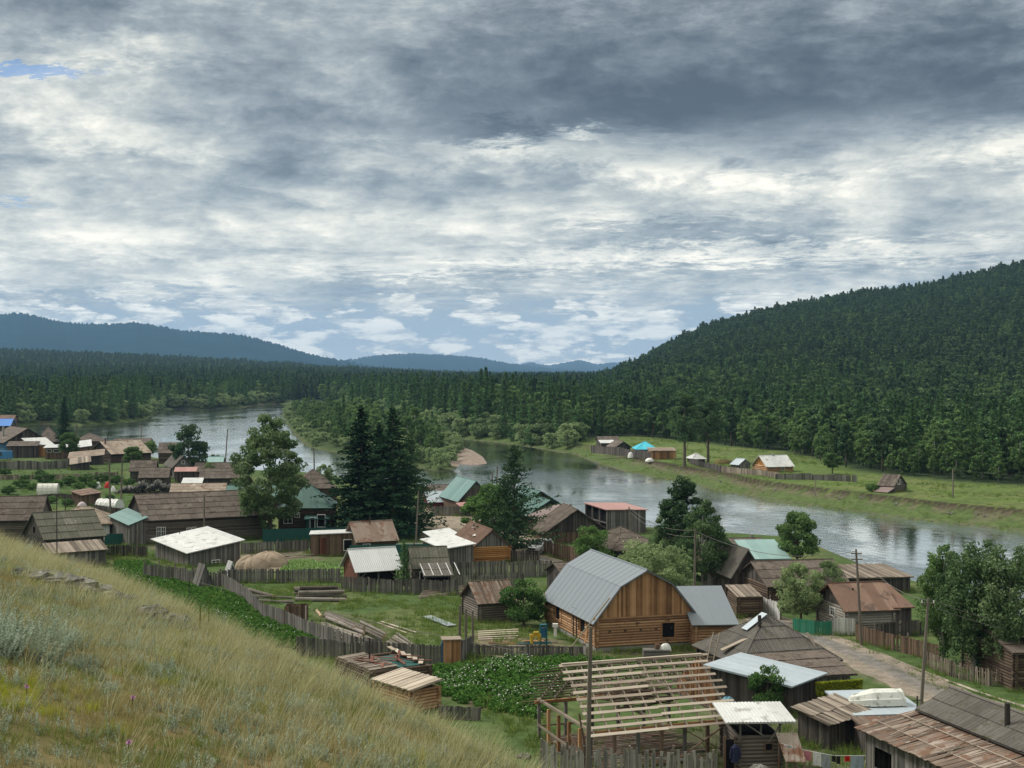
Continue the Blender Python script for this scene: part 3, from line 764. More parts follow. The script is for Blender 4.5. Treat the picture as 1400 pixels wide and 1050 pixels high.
ld = landdist(x_, y_); near = isnear(x_, y_); ini = inpoly(x_, y_, IS)
C = np.zeros((len(x_), 4), np.float32); C[:, 3] = 1
def paint(mask, col):
    mk = np.clip(mask, 0, 1)[:, None]; C[:, :3] = C[:, :3]*(1-mk)+np.array(col)*mk
N1 = fbm(x_*.12, y_*.12, 4); N2 = fbm(x_*.5+7, y_*.5, 3); N3 = fbm(x_*.02+2, y_*.02+8, 3)
C[:, :3] = (.070, .115, .036)
paint(sst(N1, .45, .7)*.7, (.125, .145, .055)); paint(sst(N2, .55, .8)*.5, (.050, .085, .026))
DIRT = []                                   # photo-pixel polygons of bare or trodden ground: (polygon, colour, edge width m)
def zone(poly, col, ew=1.5, amt=1.0, rag=2.0):
    pw = [G(*p) for p in poly]; bx_ = [min(p[0] for p in pw)-9, max(p[0] for p in pw)+9, min(p[1] for p in pw)-9, max(p[1] for p in pw)+9]
    s_ = (x_ > bx_[0]) & (x_ < bx_[1]) & (y_ > bx_[2]) & (y_ < bx_[3])
    d = pdist(x_[s_], y_[s_], pw); d = np.where(inpoly(x_[s_], y_[s_], pw), d, -d)+(fbm(x_[s_]*.7, y_[s_]*.7, 3)-.5)*rag
    m_ = np.zeros(len(x_)); m_[s_] = sst(d, -ew/2, ew/2)*amt; paint(m_, col)
DUST = (.275, .235, .185)
zone([(560, 705), (640, 697), (700, 712), (760, 745), (745, 770), (690, 760), (640, 740), (575, 735)], DUST, 2)
zone([(560, 690), (600, 694), (700, 715), (640, 722), (575, 712)], DUST, 2)
zone([(230, 745), (330, 760), (430, 775), (440, 765), (424, 750), (330, 748), (205, 748)], (.16, .14, .105), 2, .7)
zone([(330, 760), (395, 760), (400, 782), (330, 780)], (.24, .20, .15), 1)
zone([(650, 868), (750, 872), (790, 885), (800, 893), (660, 890)], (.19, .15, .105), 1.5, .8)
zone([(0, 655), (150, 668), (240, 690), (160, 706), (60, 690), (0, 678)], (.060, .105, .030), 3, .7)
zone([(960, 950), (1230, 965), (1400, 1000), (1400, 1090), (960, 1090)], (.13, .12, .085), 2, .55)
zone([(740, 1000), (1010, 1000), (1000, 1090), (740, 1090)], (.12, .115, .075), 2, .6)
zone([(430, 830), (540, 850), (560, 885), (480, 880), (420, 860)], (.13, .13, .075), 2, .6)
zone([(158, 768), (200, 770), (262, 792), (310, 810), (380, 842), (436, 862), (436, 882), (398, 888), (330, 875), (240, 850), (150, 800)], (.075, .060, .040), 1.5, .8)
zone([(588, 914), (700, 902), (800, 900), (842, 905), (800, 925), (770, 945), (740, 985), (680, 975), (640, 965), (604, 950)], (.085, .066, .045), 1.5, .85)
zone([(745, 888), (800, 900), (955, 896), (960, 884), (948, 880), (820, 888)], (.14, .12, .08), 1, .7)
zone([(1000, 832), (1080, 868), (1180, 905), (1290, 955), (1400, 990), (1400, 1004), (1280, 968), (1160, 912), (1050, 872), (985, 840)], (.21, .18, .14), 1.5, .75)
zone([(470, 800), (545, 803), (620, 805), (620, 800), (470, 794)], (.15, .13, .10), 1, .7)
zone([(195, 745), (210, 752), (330, 752), (330, 744)], (.15, .13, .095), 1, .8)
# far bank
fm = (~near) & (~ini) & (ld > 0)
paint(fm*1.0, (.028, .048, .020))
md = pdist(x_, y_, MEADOW); md = np.where(inpoly(x_, y_, MEADOW), md, -md)
mm = sst(md+(N2-.5)*6, -5, 3)*fm
paint(mm, (.115, .165, .045)); paint(mm*sst(N1, .45, .65)*.6, (.150, .165, .065)); paint(mm*sst(N2, .52, .66)*.55, (.058, .092, .032)); paint(mm*sst(N3, .55, .7)*.4, (.09, .155, .036))
uq = x_/np.maximum(y_, 1); rt = sst(uq, .02, .10)
bk = fm*(1-sst(ld, 6.0, 8.6))
paint(bk, (.085, .125, .040)); paint(bk*sst(ld, 4.2, 5.5)*sst(N2+.1*rt, .48, .62)*rt*.7, (.14, .12, .085)); paint(bk*sst(N1, .55, .7)*rt*.5, (.14, .125, .085)); paint(fm*(1-sst(ld, .3, 1.4)), (.13, .12, .09))
paint(fm*np.exp(-((ld-6.6)/1.6)**2)*rt*sst(N2, .38, .6)*.6, (.125, .105, .075)); lipm = fm*np.exp(-((ld-7.9)/.8)**2)*rt; paint(lipm*1.5*sst(N2, .15, .3), (.042, .030, .022))
paint(ini*1.0, (.045, .07, .025)); paint(ini*(1-sst(ld, 1, 4)), (.085, .115, .04)); paint(ini*(1-sst(ld, .2, 1.5)), (.08, .08, .06)); paint((ld < -.3)*1.0, (.03, .035, .03))
db = pdist(x_, y_, BAR); db = np.where(inpoly(x_, y_, BAR), db, -db); paint(sst(db, -9, -6), (.27, .22, .185))
paint(near*(1-sst(ld, .5, 3)), (.14, .125, .10)); # hillside
hm_ = hill(x_, y_)-np.where(near, 0, 99); hs_ = near*sst(hm_, .6, 2.2)*(y_ < 170)
paint(hs_, (.135, .115, .050)); paint(hs_*sst(fbm(x_*.5, y_*.5, 4), .45, .62), (.165, .125, .055)); paint(hs_*sst(fbm(x_*.35+5, y_*.35, 4), .5, .66), (.09, .11, .04))
hs2 = near*sst(hm_, -.5, 1.0)*(1-sst(crest_s(x_, y_), 4, -2))*(y_ < 170); paint(hs2*sst(crest_s(x_, y_), 14, 22), (.055, .095, .03))
ca = gme.attributes.new('col', 'FLOAT_COLOR', 'POINT'); ca.data.foreach_set('color', C.ravel())
m, g, o = mat('ground')
tcg = g.new('ShaderNodeTexCoord').outputs['Object']
a = g.new('ShaderNodeAttribute', attribute_name='col')
n1 = g.noise(tcg, .8, 5, .65); n2 = g.noise(tcg, 5.0, 4, .65)
c = g.mix(g.sstep(n1, .3, .7), g.mix(1.0, a.outputs['Color'], (.72, .74, .70), 'MULTIPLY'), g.mix(1.0, a.outputs['Color'], (1.25, 1.22, 1.2), 'MULTIPLY'))
c = g.mix(g.sstep(n2, .35, .68), g.mix(1.0, c, (.75, .75, .75), 'MULTIPLY'), c)
bsdf(g, o, c, .95, .1, 0, n1+n2*.35, .12, .8)
gme.materials.append(m); go = bpy.data.objects.new('ground', gme); COL.objects.link(go); go['kind'] = 'structure'

# ---------------------------------------------------------------- water
m, g, o = mat('river_water')
tcw = g.new('ShaderNodeTexCoord').outputs['Object']
w1 = g.noise(g.mapping(tcw, (1.0, .55, 1), rot=(0, 0, .5)), .75, 5, .72, .5); w2 = g.noise(g.mapping(tcw, (1, .45, 1), rot=(0, 0, .6)), .05, 4, .6); w3 = g.noise(tcw, .20, 3, .6)
wb = g.new('ShaderNodeBsdfPrincipled'); wb.inputs['Base Color'].default_value = (.17, .195, .195, 1); wb.inputs['IOR'].default_value = 1.5
g.put(wb.inputs['Roughness'], g.m('MULTIPLY_ADD', w2, .12, .03))
bn = g.new('ShaderNodeBump'); bn.inputs['Distance'].default_value = .30; g.put(bn.inputs['Strength'], g.m('MULTIPLY_ADD', g.sstep(w2, .38, .62), .34, .06)); g.put(bn.inputs['Height'], w1+w3*1.5)
gl = g.new('ShaderNodeBsdfGlossy'); gl.inputs['Color'].default_value = (.95, .97, .96, 1); g.put(gl.inputs['Roughness'], g.m('MULTIPLY_ADD', w2, .12, .03)); g.l.new(bn.outputs[0], gl.inputs['Normal'])
mxw = g.new('ShaderNodeMixShader'); fw_ = g.new('ShaderNodeLayerWeight'); fw_.inputs['Blend'].default_value = .8; g.put(mxw.inputs[0], fw_.outputs['Facing']); g.l.new(wb.outputs[0], mxw.inputs[1]); g.l.new(gl.outputs[0], mxw.inputs[2])
g.l.new(bn.outputs[0], wb.inputs['Normal']); g.l.new(mxw.outputs[0], o.inputs[0])
wm_ = MB(); 
wy = [60, 1500]
wm_.face([(-1500, 60, WL), (900, 60, WL), (900, 1400, WL), (-1500, 1400, WL)]); wo = wm_.build('river', 'river_water'); wo['kind'] = 'structure'

# ---------------------------------------------------------------- distant ridges
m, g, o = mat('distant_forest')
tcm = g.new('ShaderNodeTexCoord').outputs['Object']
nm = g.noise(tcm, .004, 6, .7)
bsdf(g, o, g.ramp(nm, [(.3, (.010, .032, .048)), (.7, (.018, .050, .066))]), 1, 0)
def ridge(name, Y, pts, jit, dep, seed):
    us = np.linspace(-.62, .62, 1500); n = 15
    hs = np.interp(us, [(p-700)/F for p, _ in pts], [EYE+(505-q)/F*Y for _, q in pts])
    r = np.random.default_rng(seed); rr = np.linspace(-1, 1, n); X_ = []; Y_ = []; Z_ = []
    for k, t in enumerate(np.where(np.abs(rr) < .08, 0, rr)):
        yy = Y+t*dep; prof = max(0, 1-abs(t))**.9
        X_.append(us*Y*(1+t*dep/Y)); Y_.append(np.full(us.shape, yy)); 
        Z_.append((hs+12)*prof-12+r.uniform(-jit, jit, us.shape)*(abs(t) < .05)*1.2+jit*5*(fbm(us*26+seed, np.full(us.shape, t*3.0+seed), 3)-.5)*prof*(abs(t) > .05))
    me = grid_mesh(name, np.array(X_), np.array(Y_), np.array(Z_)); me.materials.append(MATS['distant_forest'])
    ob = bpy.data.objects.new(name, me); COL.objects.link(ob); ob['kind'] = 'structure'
ridge('hills', 6000, [(-1200, 470), (-500, 452), (-150, 436), (-20, 430), (30, 428), (60, 434), (90, 441), (150, 443), (185, 440), (215, 445), (250, 452), (330, 457), (370, 468), (420, 483), (470, 493), (520, 502), (570, 508), (700, 514), (2000, 514)], 4.5, 1800, 3)
ridge('hills', 9500, [(-1200, 512), (400, 506), (480, 491), (520, 485), (560, 483), (610, 485), (650, 488), (700, 497), (760, 504), (840, 509), (2000, 512)], 5, 2500, 4)
ridge('hills', 13500, [(-1200, 512), (600, 510), (690, 502), (725, 495), (750, 500), (775, 495), (795, 492), (815, 498), (840, 495), (870, 498), (950, 508), (2000, 510)], 5, 3500, 5)
ridge('hills', 4700, [(-1200, 498), (0, 494), (300, 488), (400, 493), (470, 500), (520, 505), (580, 509), (640, 509), (740, 508.5), (830, 509.5), (900, 510), (2000, 512)], 4, 700, 6)

# ================================================================ foliage
def quads_mesh(name, cen, ax, ay, tone, mats, extra=None, mi=None, tri=False):
    """n leaf faces from centres and half axes; extra = MB with trunk geometry appended"""
    n = len(cen)
    if tri: P = np.stack([cen-ax, cen+ax, cen+ay], 1); k = 3
    else: P = np.stack([cen-ax-ay*.6, cen+ax*.9-ay, cen+ax+ay*.7, cen-ax*.7+ay], 1); k = 4
    co = P.reshape(-1, 3); idx = np.arange(n*k); tot = [k]*n; tn = list(tone); mm_ = list(mi) if mi is not None else [0]*n
    if extra is not None and extra.f:
        b = len(co); co = np.concatenate([co, np.array(extra.v)]); idx = np.concatenate([idx, np.concatenate([np.array(f_)+b for f_ in extra.f])]); tot += [len(f_) for f_ in extra.f]; tn += extra.t; mm_ += [max(mm_)+1]*len(extra.f)
    me = bpy.data.meshes.new(name); me.vertices.add(len(co)); me.vertices.foreach_set('co', co.astype(np.float32).ravel())
    me.loops.add(len(idx)); me.loops.foreach_set('vertex_index', idx.astype(np.int32)); tot = np.array(tot, np.int32)
    me.polygons.add(len(tot)); me.polygons.foreach_set('loop_start', np.concatenate([[0], np.cumsum(tot)[:-1]]).astype(np.int32)); me.polygons.foreach_set('loop_total', tot)
    me.update()
    for q in mats: me.materials.append(MATS[q])
    a = me.attributes.new('tone', 'FLOAT', 'FACE'); a.data.foreach_set('value', np.array(tn, np.float32)); me.polygons.foreach_set('material_index', np.array(mm_, np.int32))
    return me
def rdir(n, r): 
    v = r.normal(size=(n, 3)); return v/np.linalg.norm(v, axis=1)[:, None]
def conifer_pts(h, rad, r, levels=30, per=7, q=16, base=.1, droop=.22, pw=.85, size=.3, irr=.25, up=.0):
    C_, S_, T_ = [], [], []
    for i in range(levels):
        t = (i+r.uniform(-.3, .3))/levels; z0 = h*(base+(1-base)*max(0, min(.985, t))); Rr = rad*(1-t)**pw*(.25+.75*min(1, (t+.03)*9))
        for k in range(per):
            a = r.uniform(0, 2*pi); L = max(.25, Rr*(1+r.normal()*irr)); m_ = max(3, int(q*L/rad+2)); tb = r.uniform(.2, .8)
            s = r.uniform(.12, 1, m_)**.75; lat = r.normal(size=m_)*.16*L*(1.15-s); 
            x = np.cos(a)*s*L-np.sin(a)*lat; y = np.sin(a)*s*L+np.cos(a)*lat
            z = z0-droop*L*s+up*L*s*s+r.normal(size=m_)*.07*size*3-np.abs(lat)*.3
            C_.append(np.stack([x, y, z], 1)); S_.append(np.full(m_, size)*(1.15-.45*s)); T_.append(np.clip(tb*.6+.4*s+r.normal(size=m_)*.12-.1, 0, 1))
    C_ = np.concatenate(C_); S_ = np.concatenate(S_); T_ = np.concatenate(T_)
    n = len(C_); ax = rdir(n, r)*np.array([1, 1, .35]); ay = np.cross(ax, rdir(n, r)); ay /= np.linalg.norm(ay, axis=1)[:, None]
    return C_, ax*S_[:, None]*.62, ay*S_[:, None]*.34, T_
def round_pts(h, w_, r, nc=60, per=120, z0=.25, size=.28, clump=.16, shape=None, drop=0.0):
    cs = []
    while len(cs) < nc:
        d = rdir(1, r)[0]*r.uniform(.35, 1)**.6; x, y, z = d
        zz = z0+(1-z0)*(z*.5+.5)
        lim = shape(zz) if shape else 1
        cs.append(((x*w_*lim*.5*(1-clump)), (y*w_*lim*.5*(1-clump)), h*(z0+.04+(.93-z0)*(z*.5+.5)))); 
    C_, S_, T_ = [], [], []
    for c in cs:
        cr = clump*max(w_, h*.5)*r.uniform(.6, 1.15); m_ = int(per*r.uniform(.6, 1.3)); tb = r.uniform(.15, .85)
        d = rdir(m_, r)*(r.uniform(.15, 1, (m_, 1))**.5)*cr*np.array([1, 1, .72]); p = d+np.array(c)
        if drop: p[:, 2] -= drop*r.uniform(0, 1, m_)**2*cr*2.2
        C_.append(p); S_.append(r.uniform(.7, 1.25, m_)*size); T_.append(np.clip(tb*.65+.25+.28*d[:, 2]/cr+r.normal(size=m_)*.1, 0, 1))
    C_ = np.concatenate(C_); S_ = np.concatenate(S_); T_ = np.concatenate(T_); n = len(C_)
    ax = rdir(n, r); ay = np.cross(ax, rdir(n, r)); ay /= np.linalg.norm(ay, axis=1)[:, None]
    return C_, ax*S_[:, None]*.5, ay*S_[:, None]*.36, T_, cs
def trunk_mb(h, r0, lean=(0, 0), top=.95, limbs=(), n=7, rr=None):
    t = MB(); pts = [(lean[0]*k/5*h, lean[1]*k/5*h, h*top*k/5-(.3 if k == 0 else 0)) for k in range(6)]
    t.tube(pts, [r0*(1.15-k/5*1.0)+.015 for k in range(6)], n, .5)
    for cx_, cy__, cz_ in limbs:
        zb = cz_*.55; f_ = zb/(h*top); b = Vector((lean[0]*f_*h, lean[1]*f_*h, zb)); e = Vector((cx_, cy__, cz_)); md_ = b.lerp(e, .5)+Vector((0, 0, -.08*h*.3))
        t.tube([b, md_, e], [r0*.38*(1-f_*.5), r0*.22, r0*.07], 5, .45)
    return t

TREES = {}
def proto(key, kind, h, w_, seed, leaf, bark, lod=1.0, **k):
    """returns (crown mesh, trunk mesh, joined mesh) of one tree of its real height"""
    r = np.random.default_rng(seed)
    if kind == 'con':
        kk = dict(levels=30, per=7, q=16); kk.update(k); q = dict(kk); q['per'] = max(3, round(kk['per']*lod))
        C_, ax, ay, T_ = conifer_pts(h, w_/2, r, **q); tb = trunk_mb(h, .012*h+.04)
    else:
        lean = k.pop('lean', (0, 0)); nl = k.pop('limbs', 9)
        C_, ax, ay, T_, cs = round_pts(h, w_, r, **k); tb = trunk_mb(h, .013*h+.04, lean, .82, cs[:nl])
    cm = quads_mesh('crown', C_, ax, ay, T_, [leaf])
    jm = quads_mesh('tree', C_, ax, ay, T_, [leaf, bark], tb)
    TREES[key] = (cm, tb.mesh('trunk', bark), jm, h)
SH = {'egg': lambda t: .55+.9*math.sin(pi*min(1, max(0, t))**.8)*.5+.0, 'tall': lambda t: (1.05-.75*max(0, t-.35)), 'dome': lambda t: 1.0, 'col': lambda t: .75+.25*math.sin(pi*t)}
# village trees
proto('spruce_a', 'con', 17, 8.0, 1, 'spruce_needle', 'bark', levels=60, per=9, q=30, size=.38, base=.04, droop=.22, up=.06, irr=.42)
proto('spruce_b', 'con', 17, 8.6, 2, 'spruce_needle', 'bark', levels=56, per=9, q=30, size=.38, base=.04, droop=.24, up=.08, irr=.46)
proto('larch_big', 'con', 14, 9.4, 3, 'pine_needle', 'bark', levels=44, per=8, q=36, size=.34, base=.07, droop=.10, up=.16, irr=.55, pw=.62)
proto('pine_round', 'x', 8, 6.2, 4, 'pine_needle', 'bark', nc=46, per=150, z0=.08, size=.24, clump=.15, shape=SH['tall'])
proto('pine_tall', 'x', 17, 7.0, 5, 'pine_needle', 'bark', nc=70, per=150, z0=.25, size=.30, clump=.12, shape=SH['egg'])
proto('poplar', 'x', 17, 11.5, 6, 'poplar_leaf', 'bark', nc=210, per=110, z0=.04, size=.30, clump=.085, shape=SH['egg'], limbs=24)
proto('birch_dense', 'x', 12, 8.5, 7, 'poplar_leaf', 'birch_bark', nc=85, per=140, z0=.10, size=.26, clump=.11, shape=SH['tall'], limbs=18)
proto('birch_weep', 'x', 12, 6.5, 8, 'birch_leaf', 'birch_bark', nc=120, per=150, z0=.08, size=.21, clump=.10, shape=SH['col'], limbs=18, drop=.9)
proto('birch_weep2', 'x', 12, 7.2, 9, 'poplar_leaf', 'birch_bark', nc=130, per=150, z0=.08, size=.21, clump=.10, shape=SH['col'], limbs=18, drop=.9)
proto('willow', 'x', 6, 10, 10, 'willow_leaf', 'bark', nc=110, per=130, z0=.02, size=.20, clump=.10, shape=SH['dome'], limbs=14)
proto('round_green', 'x', 7, 5.6, 11, 'birch_leaf', 'bark', nc=60, per=140, z0=.14, size=.22, clump=.13, shape=SH['egg'], limbs=12)
proto('round_dark', 'x', 7, 5.6, 15, 'bush_leaf', 'bark', nc=70, per=140, z0=.06, size=.22, clump=.13, shape=SH['egg'], limbs=12)
proto('apple', 'x', 5, 5.4, 12, 'willow_leaf', 'bark', nc=60, per=110, z0=.05, size=.18, clump=.12, shape=SH['dome'], limbs=12)
proto('bush', 'x', 3, 3.6, 13, 'bush_leaf', 'bark', nc=40, per=110, z0=.02, size=.15, clump=.15, shape=SH['dome'], limbs=6)
proto('young_larch', 'con', 5.5, 2.0, 14, 'larch_needle', 'bark', levels=26, per=7, q=16, size=.16, base=.04, droop=.1, up=.35, pw=.6)
# forest prototypes (seen from far away)
fp = []
def fproto(key, *a, **k): proto(key, *a, **k); fp.append(key)
for s_ in range(3): fproto('f_larch%d' % s_, 'con', 17+s_, 6.4, 20+s_, 'larch_needle', 'bark', levels=24, per=6, q=9, size=.85, base=.03, droop=.12, up=.1, irr=.3, pw=.8)
for s_ in range(3): fproto('f_pine%d' % s_, 'x', 16+s_, 6.2, 30+s_, 'pine_needle', 'bark', nc=28, per=44, z0=.16, size=.85, clump=.15, shape=SH['tall'], limbs=3)
for s_ in range(2): fproto('f_spruce%d' % s_, 'con', 18+s_, 5.6, 40+s_, 'spruce_needle', 'bark', levels=22, per=6, q=9, size=.8, base=.06, droop=.3, pw=.9)
for s_ in range(3): fproto('f_birch%d' % s_, 'x', 12+s_, 6.2, 50+s_, 'birch_leaf', 'birch_bark', nc=32, per=48, z0=.02, size=.70, clump=.14, shape=SH['egg'], limbs=4)
for s_ in range(2): fproto('f_willow%d' % s_, 'x', 6.5+s_, 8.5, 60+s_, 'willow_leaf', 'bark', nc=34, per=46, z0=.0, size=.62, clump=.14, shape=SH['dome'], limbs=3)
fp_i = {k: i for i, k in enumerate(fp)}

def gn_scatter(name, pts, rot, scl, idx, meshes, mats=None):
    """one 'stuff' object: geometry-nodes instances of mesh prototypes on a cloud of points"""
    coll = bpy.data.collections.new(name+'_shapes')
    for i, me in enumerate(meshes):
        ob = bpy.data.objects.new('%s_shape_%02d' % (name, i), me); coll.objects.link(ob)
    pm = bpy.data.meshes.new(name); n = len(pts); pm.vertices.add(n); pm.vertices.foreach_set('co', np.asarray(pts, np.float32).ravel())
    for nm_, arr, ty in (('rz', rot, 'FLOAT'), ('sc', scl, 'FLOAT'), ('ix', idx, 'INT')):
        a = pm.attributes.new(nm_, ty, 'POINT'); a.data.foreach_set('value', np.asarray(arr, np.float32 if ty == 'FLOAT' else np.int32))
    ob = bpy.data.objects.new(name, pm); COL.objects.link(ob); ob['kind'] = 'stuff'
    ng = bpy.data.node_groups.new(name+'_nodes', 'GeometryNodeTree'); ng.interface.new_socket('Geometry', in_out='INPUT', socket_type='NodeSocketGeometry'); ng.interface.new_socket('Geometry', in_out='OUTPUT', socket_type='NodeSocketGeometry')
    N = ng.nodes; L = ng.links; gi = N.new('NodeGroupInput'); go_ = N.new('NodeGroupOutput'); ip = N.new('GeometryNodeInstanceOnPoints'); ci = N.new('GeometryNodeCollectionInfo')
    ci.inputs['Collection'].default_value = coll; ci.inputs['Separate Children'].default_value = True; ci.inputs['Reset Children'].default_value = True
    def na(nm_, ty):
        q = N.new('GeometryNodeInputNamedAttribute'); q.data_type = ty; q.inputs['Name'].default_value = nm_; return q.outputs['Attribute']
    L.new(gi.outputs[0], ip.inputs['Points']); L.new(ci.outputs[0], ip.inputs['Instance']); ip.inputs['Pick Instance'].default_value = True
    L.new(na('ix', 'INT'), ip.inputs['Instance Index']); cv = N.new('ShaderNodeCombineXYZ'); L.new(na('rz', 'FLOAT'), cv.inputs[2]); L.new(cv.outputs[0], ip.inputs['Rotation'])
    L.new(na('sc', 'FLOAT'), ip.inputs['Scale']); L.new(ip.outputs[0], go_.inputs[0])
    md_ = ob.modifiers.new('scatter', 'NODES'); md_.node_group = ng
    return ob

# ---------------------------------------------------------------- forest layout
def jgrid(y0, y1, sp, umax=.52, rs=1.0):
    ys = np.arange(y0, y1, sp*rs); out_ = []
    for yy in ys:
        xs = np.arange(-umax*yy-10, umax*yy+10, sp); out_.append(np.stack([xs+NP.uniform(-.48, .48, len(xs))*sp, yy+NP.uniform(-.48, .48, len(xs))*sp*rs], 1))
    return np.concatenate(out_)
Pf = np.concatenate([jgrid(200, 420, 4.6), jgrid(420, 800, 5.6), jgrid(800, 1560, 5.7), jgrid(1560, 3100, 12.5)])
X0, Y0 = Pf[:, 0], Pf[:, 1]; ldf = landdist(X0, Y0); nrf = isnear(X0, Y0); inf_ = inpoly(X0, Y0, IS)
mdf = pdist(X0, Y0, MEADOW); inm = inpoly(X0, Y0, MEADOW)
hfz = height(X0, Y0); uf = X0/Y0; pxf = 700+F*uf
bare = (pxf > 790) & (Y0 < 330) & (mdf < 2.0+5*fbm(X0*.08, Y0*.08, 2))
ok = (~nrf) & (~inf_) & (ldf > 2.2) & (~inm) & ~bare
ok &= ~((hfz > 25) & (Y0 > 1640) & (uf > .04))            # behind the crest
# green grassy spit at the bend
spit = inpoly(X0, Y0, [G(*p, WL) for p in [(385, 551), (395, 556), (440, 560), (480, 563), (470, 556), (430, 551.5)]]); ok &= ~spit
Xf, Yf, Zf, lf_, uf = X0[ok], Y0[ok], hfz[ok], ldf[ok], uf[ok]; pxf = 700+F*uf; mdf = mdf[ok]
n = len(Xf); rnd = NP.random(n); big_n = fbm(Xf*.012, Yf*.012, 3); typ = np.zeros(n, int); sc_f = NP.uniform(.78, 1.18, n)
shore = (lf_ < 26+22*(fbm(Xf*.03, Yf*.03, 2)-.3)) & (pxf < 800); right = pxf > 790
hillm = Zf > 14
for i in range(n):
    q = rnd[i]; b = big_n[i]
    if shore[i] and lf_[i] < 14 and q < .75: typ[i] = fp_i['f_willow%d' % (i % 2)]; sc_f[i] *= .95
    elif shore[i]:
        typ[i] = fp_i['f_birch%d' % (i % 3)] if q < .75 else fp_i['f_larch%d' % (i % 3)]
    elif right[i] and mdf[i] < 10 and q < .4: typ[i] = fp_i['f_birch%d' % (i % 3)]; sc_f[i] *= .62
    elif hillm[i]: typ[i] = fp_i['f_pine%d' % (i % 3)] if q < .58+(.5-b)*.8 else (fp_i['f_birch%d' % (i % 3)] if q < .84 else fp_i['f_birch%d' % (i % 3)]); sc_f[i] *= .62*R.choice((.8, .95, 1, 1, 1.08, 1.15))
    elif right[i] and Yf[i] < 900:
        typ[i] = fp_i['f_larch%d' % (i % 3)] if q < .40+(.5-b)*1.6 else (fp_i['f_birch%d' % (i % 3)] if q < .84 else fp_i['f_pine%d' % (i % 3)]); sc_f[i] *= .82
    else: typ[i] = fp_i['f_spruce%d' % (i % 2)] if q < .25 else (fp_i['f_larch%d' % (i % 3)] if q < .55 else (fp_i['f_pine%d' % (i % 3)] if q < .8 else fp_i['f_birch%d' % (i % 3)])); sc_f[i] *= .9
rot = NP.uniform(0, 2*pi, n); sc_f *= .80+.42*fbm(Xf*.02+40, Yf*.02, 3)
# the nearest, largest-looking ones are trees of their own; the rest reads as one wood
front = np.where(right, np.clip(mdf, 0, 99), np.clip(lf_, 0, 99))
key = Yf*(1+front*.05); order = np.argsort(key); inview = (np.abs(uf) < .385)
pick = [i for i in order if inview[i] and Yf[i] < 620 and front[i] < 26][:330]
KN = {'f_larch': ('larch_tree', 'larch'), 'f_pine': ('pine_tree', 'pine'), 'f_spruce': ('spruce_tree', 'spruce'), 'f_birch': ('birch_tree', 'birch'), 'f_willow': ('willow_bush', 'willow')}
LB = {'f_larch': ('feathery mid-green larch in the front rows of the forest across the river', 'larches along the forest edge across the river'),
      'f_pine': ('dark clumpy-crowned pine in the front rows of the forest across the river', 'pines along the forest edge across the river'),
      'f_spruce': ('pointed blackish spruce in the front rows of the forest across the river', 'spruces along the forest edge across the river'),
      'f_birch': ('light green round-crowned birch along the forest edge across the river', 'birches along the forest edge across the river'),
      'f_willow': ('low grey-green willow bush on the far river shore', 'willows on the far river shore')}
def put_far(i, X_, Y_, Z_, t, s_, rz_, lb):
    k = fp[t]; kind = k.rstrip('0123456789'); ob = bpy.data.objects.new(KN[kind][0], TREES[k][2]); COL.objects.link(ob)
    ob.location = (X_, Y_, Z_-.15); ob.rotation_euler = (0, 0, rz_); ob.scale = (s_,)*3; tag(ob, lb[kind][0], KN[kind][1], lb[kind][1])
for i in pick: put_far(i, Xf[i], Yf[i], Zf[i], typ[i], sc_f[i], rot[i], LB)
rest = np.ones(n, bool); rest[pick] = False
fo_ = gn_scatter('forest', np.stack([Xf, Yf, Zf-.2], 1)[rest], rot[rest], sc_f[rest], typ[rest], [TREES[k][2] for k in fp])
fo_['label'] = 'dark mixed conifer forest covering the far plain and the hillside'; fo_['category'] = 'forest'
# island wood
Pi = jgrid(330, 1000, 6.0, .25); xi, yi = Pi[:, 0], Pi[:, 1]; li = landdist(xi, yi); sel = inpoly(xi, yi, IS) & (li > 1.8); xi, yi, li = xi[sel], yi[sel], li[sel]
zi = height(xi, yi); keep = li > 1.8; xi, yi, zi, li = xi[keep], yi[keep], zi[keep], li[keep]
LI = {'f_birch': ('light green round-crowned birch in the grove on the river island', 'birches on the river island'), 'f_larch': ('slim mid-green larch in the grove on the river island', 'larches on the river island'),
      'f_willow': ('low grey-green willow bush on the edge of the river island', 'willows on the river island'), 'f_pine': ('dark pine in the grove on the river island', 'pines on the river island'), 'f_spruce': ('dark spruce on the river island', 'spruces on the river island')}
oi = np.argsort(yi); ni = len(xi); ti = np.array([fp_i['f_birch%d' % (k % 3)] if q < .70 else (fp_i['f_larch%d' % (k % 3)] if q < .76 else fp_i['f_willow%d' % (k % 2)]) for k, q in enumerate(NP.random(ni))]) if ni else np.zeros(0, int)
ti = np.where(li < 6, np.array([fp_i['f_willow%d' % (k % 2)] for k in range(ni)]), ti); si = NP.uniform(.62, .98, ni)*np.where(li < 12, .72, 1)*np.where((xi/yi < -.12), .8, 1); ri = NP.uniform(0, 6.28, ni)
for i in oi[:230]: put_far(i, xi[i], yi[i], zi[i], ti[i], si[i], ri[i], LI)
r_ = oi[230:]
if len(r_):
    q = gn_scatter('grove', np.stack([xi, yi, zi-.2], 1)[r_], ri[r_], si[r_], ti[r_], [TREES[k][2] for k in fp]); q['label'] = 'far upstream part of the birch grove on the river island'; q['category'] = 'grove'

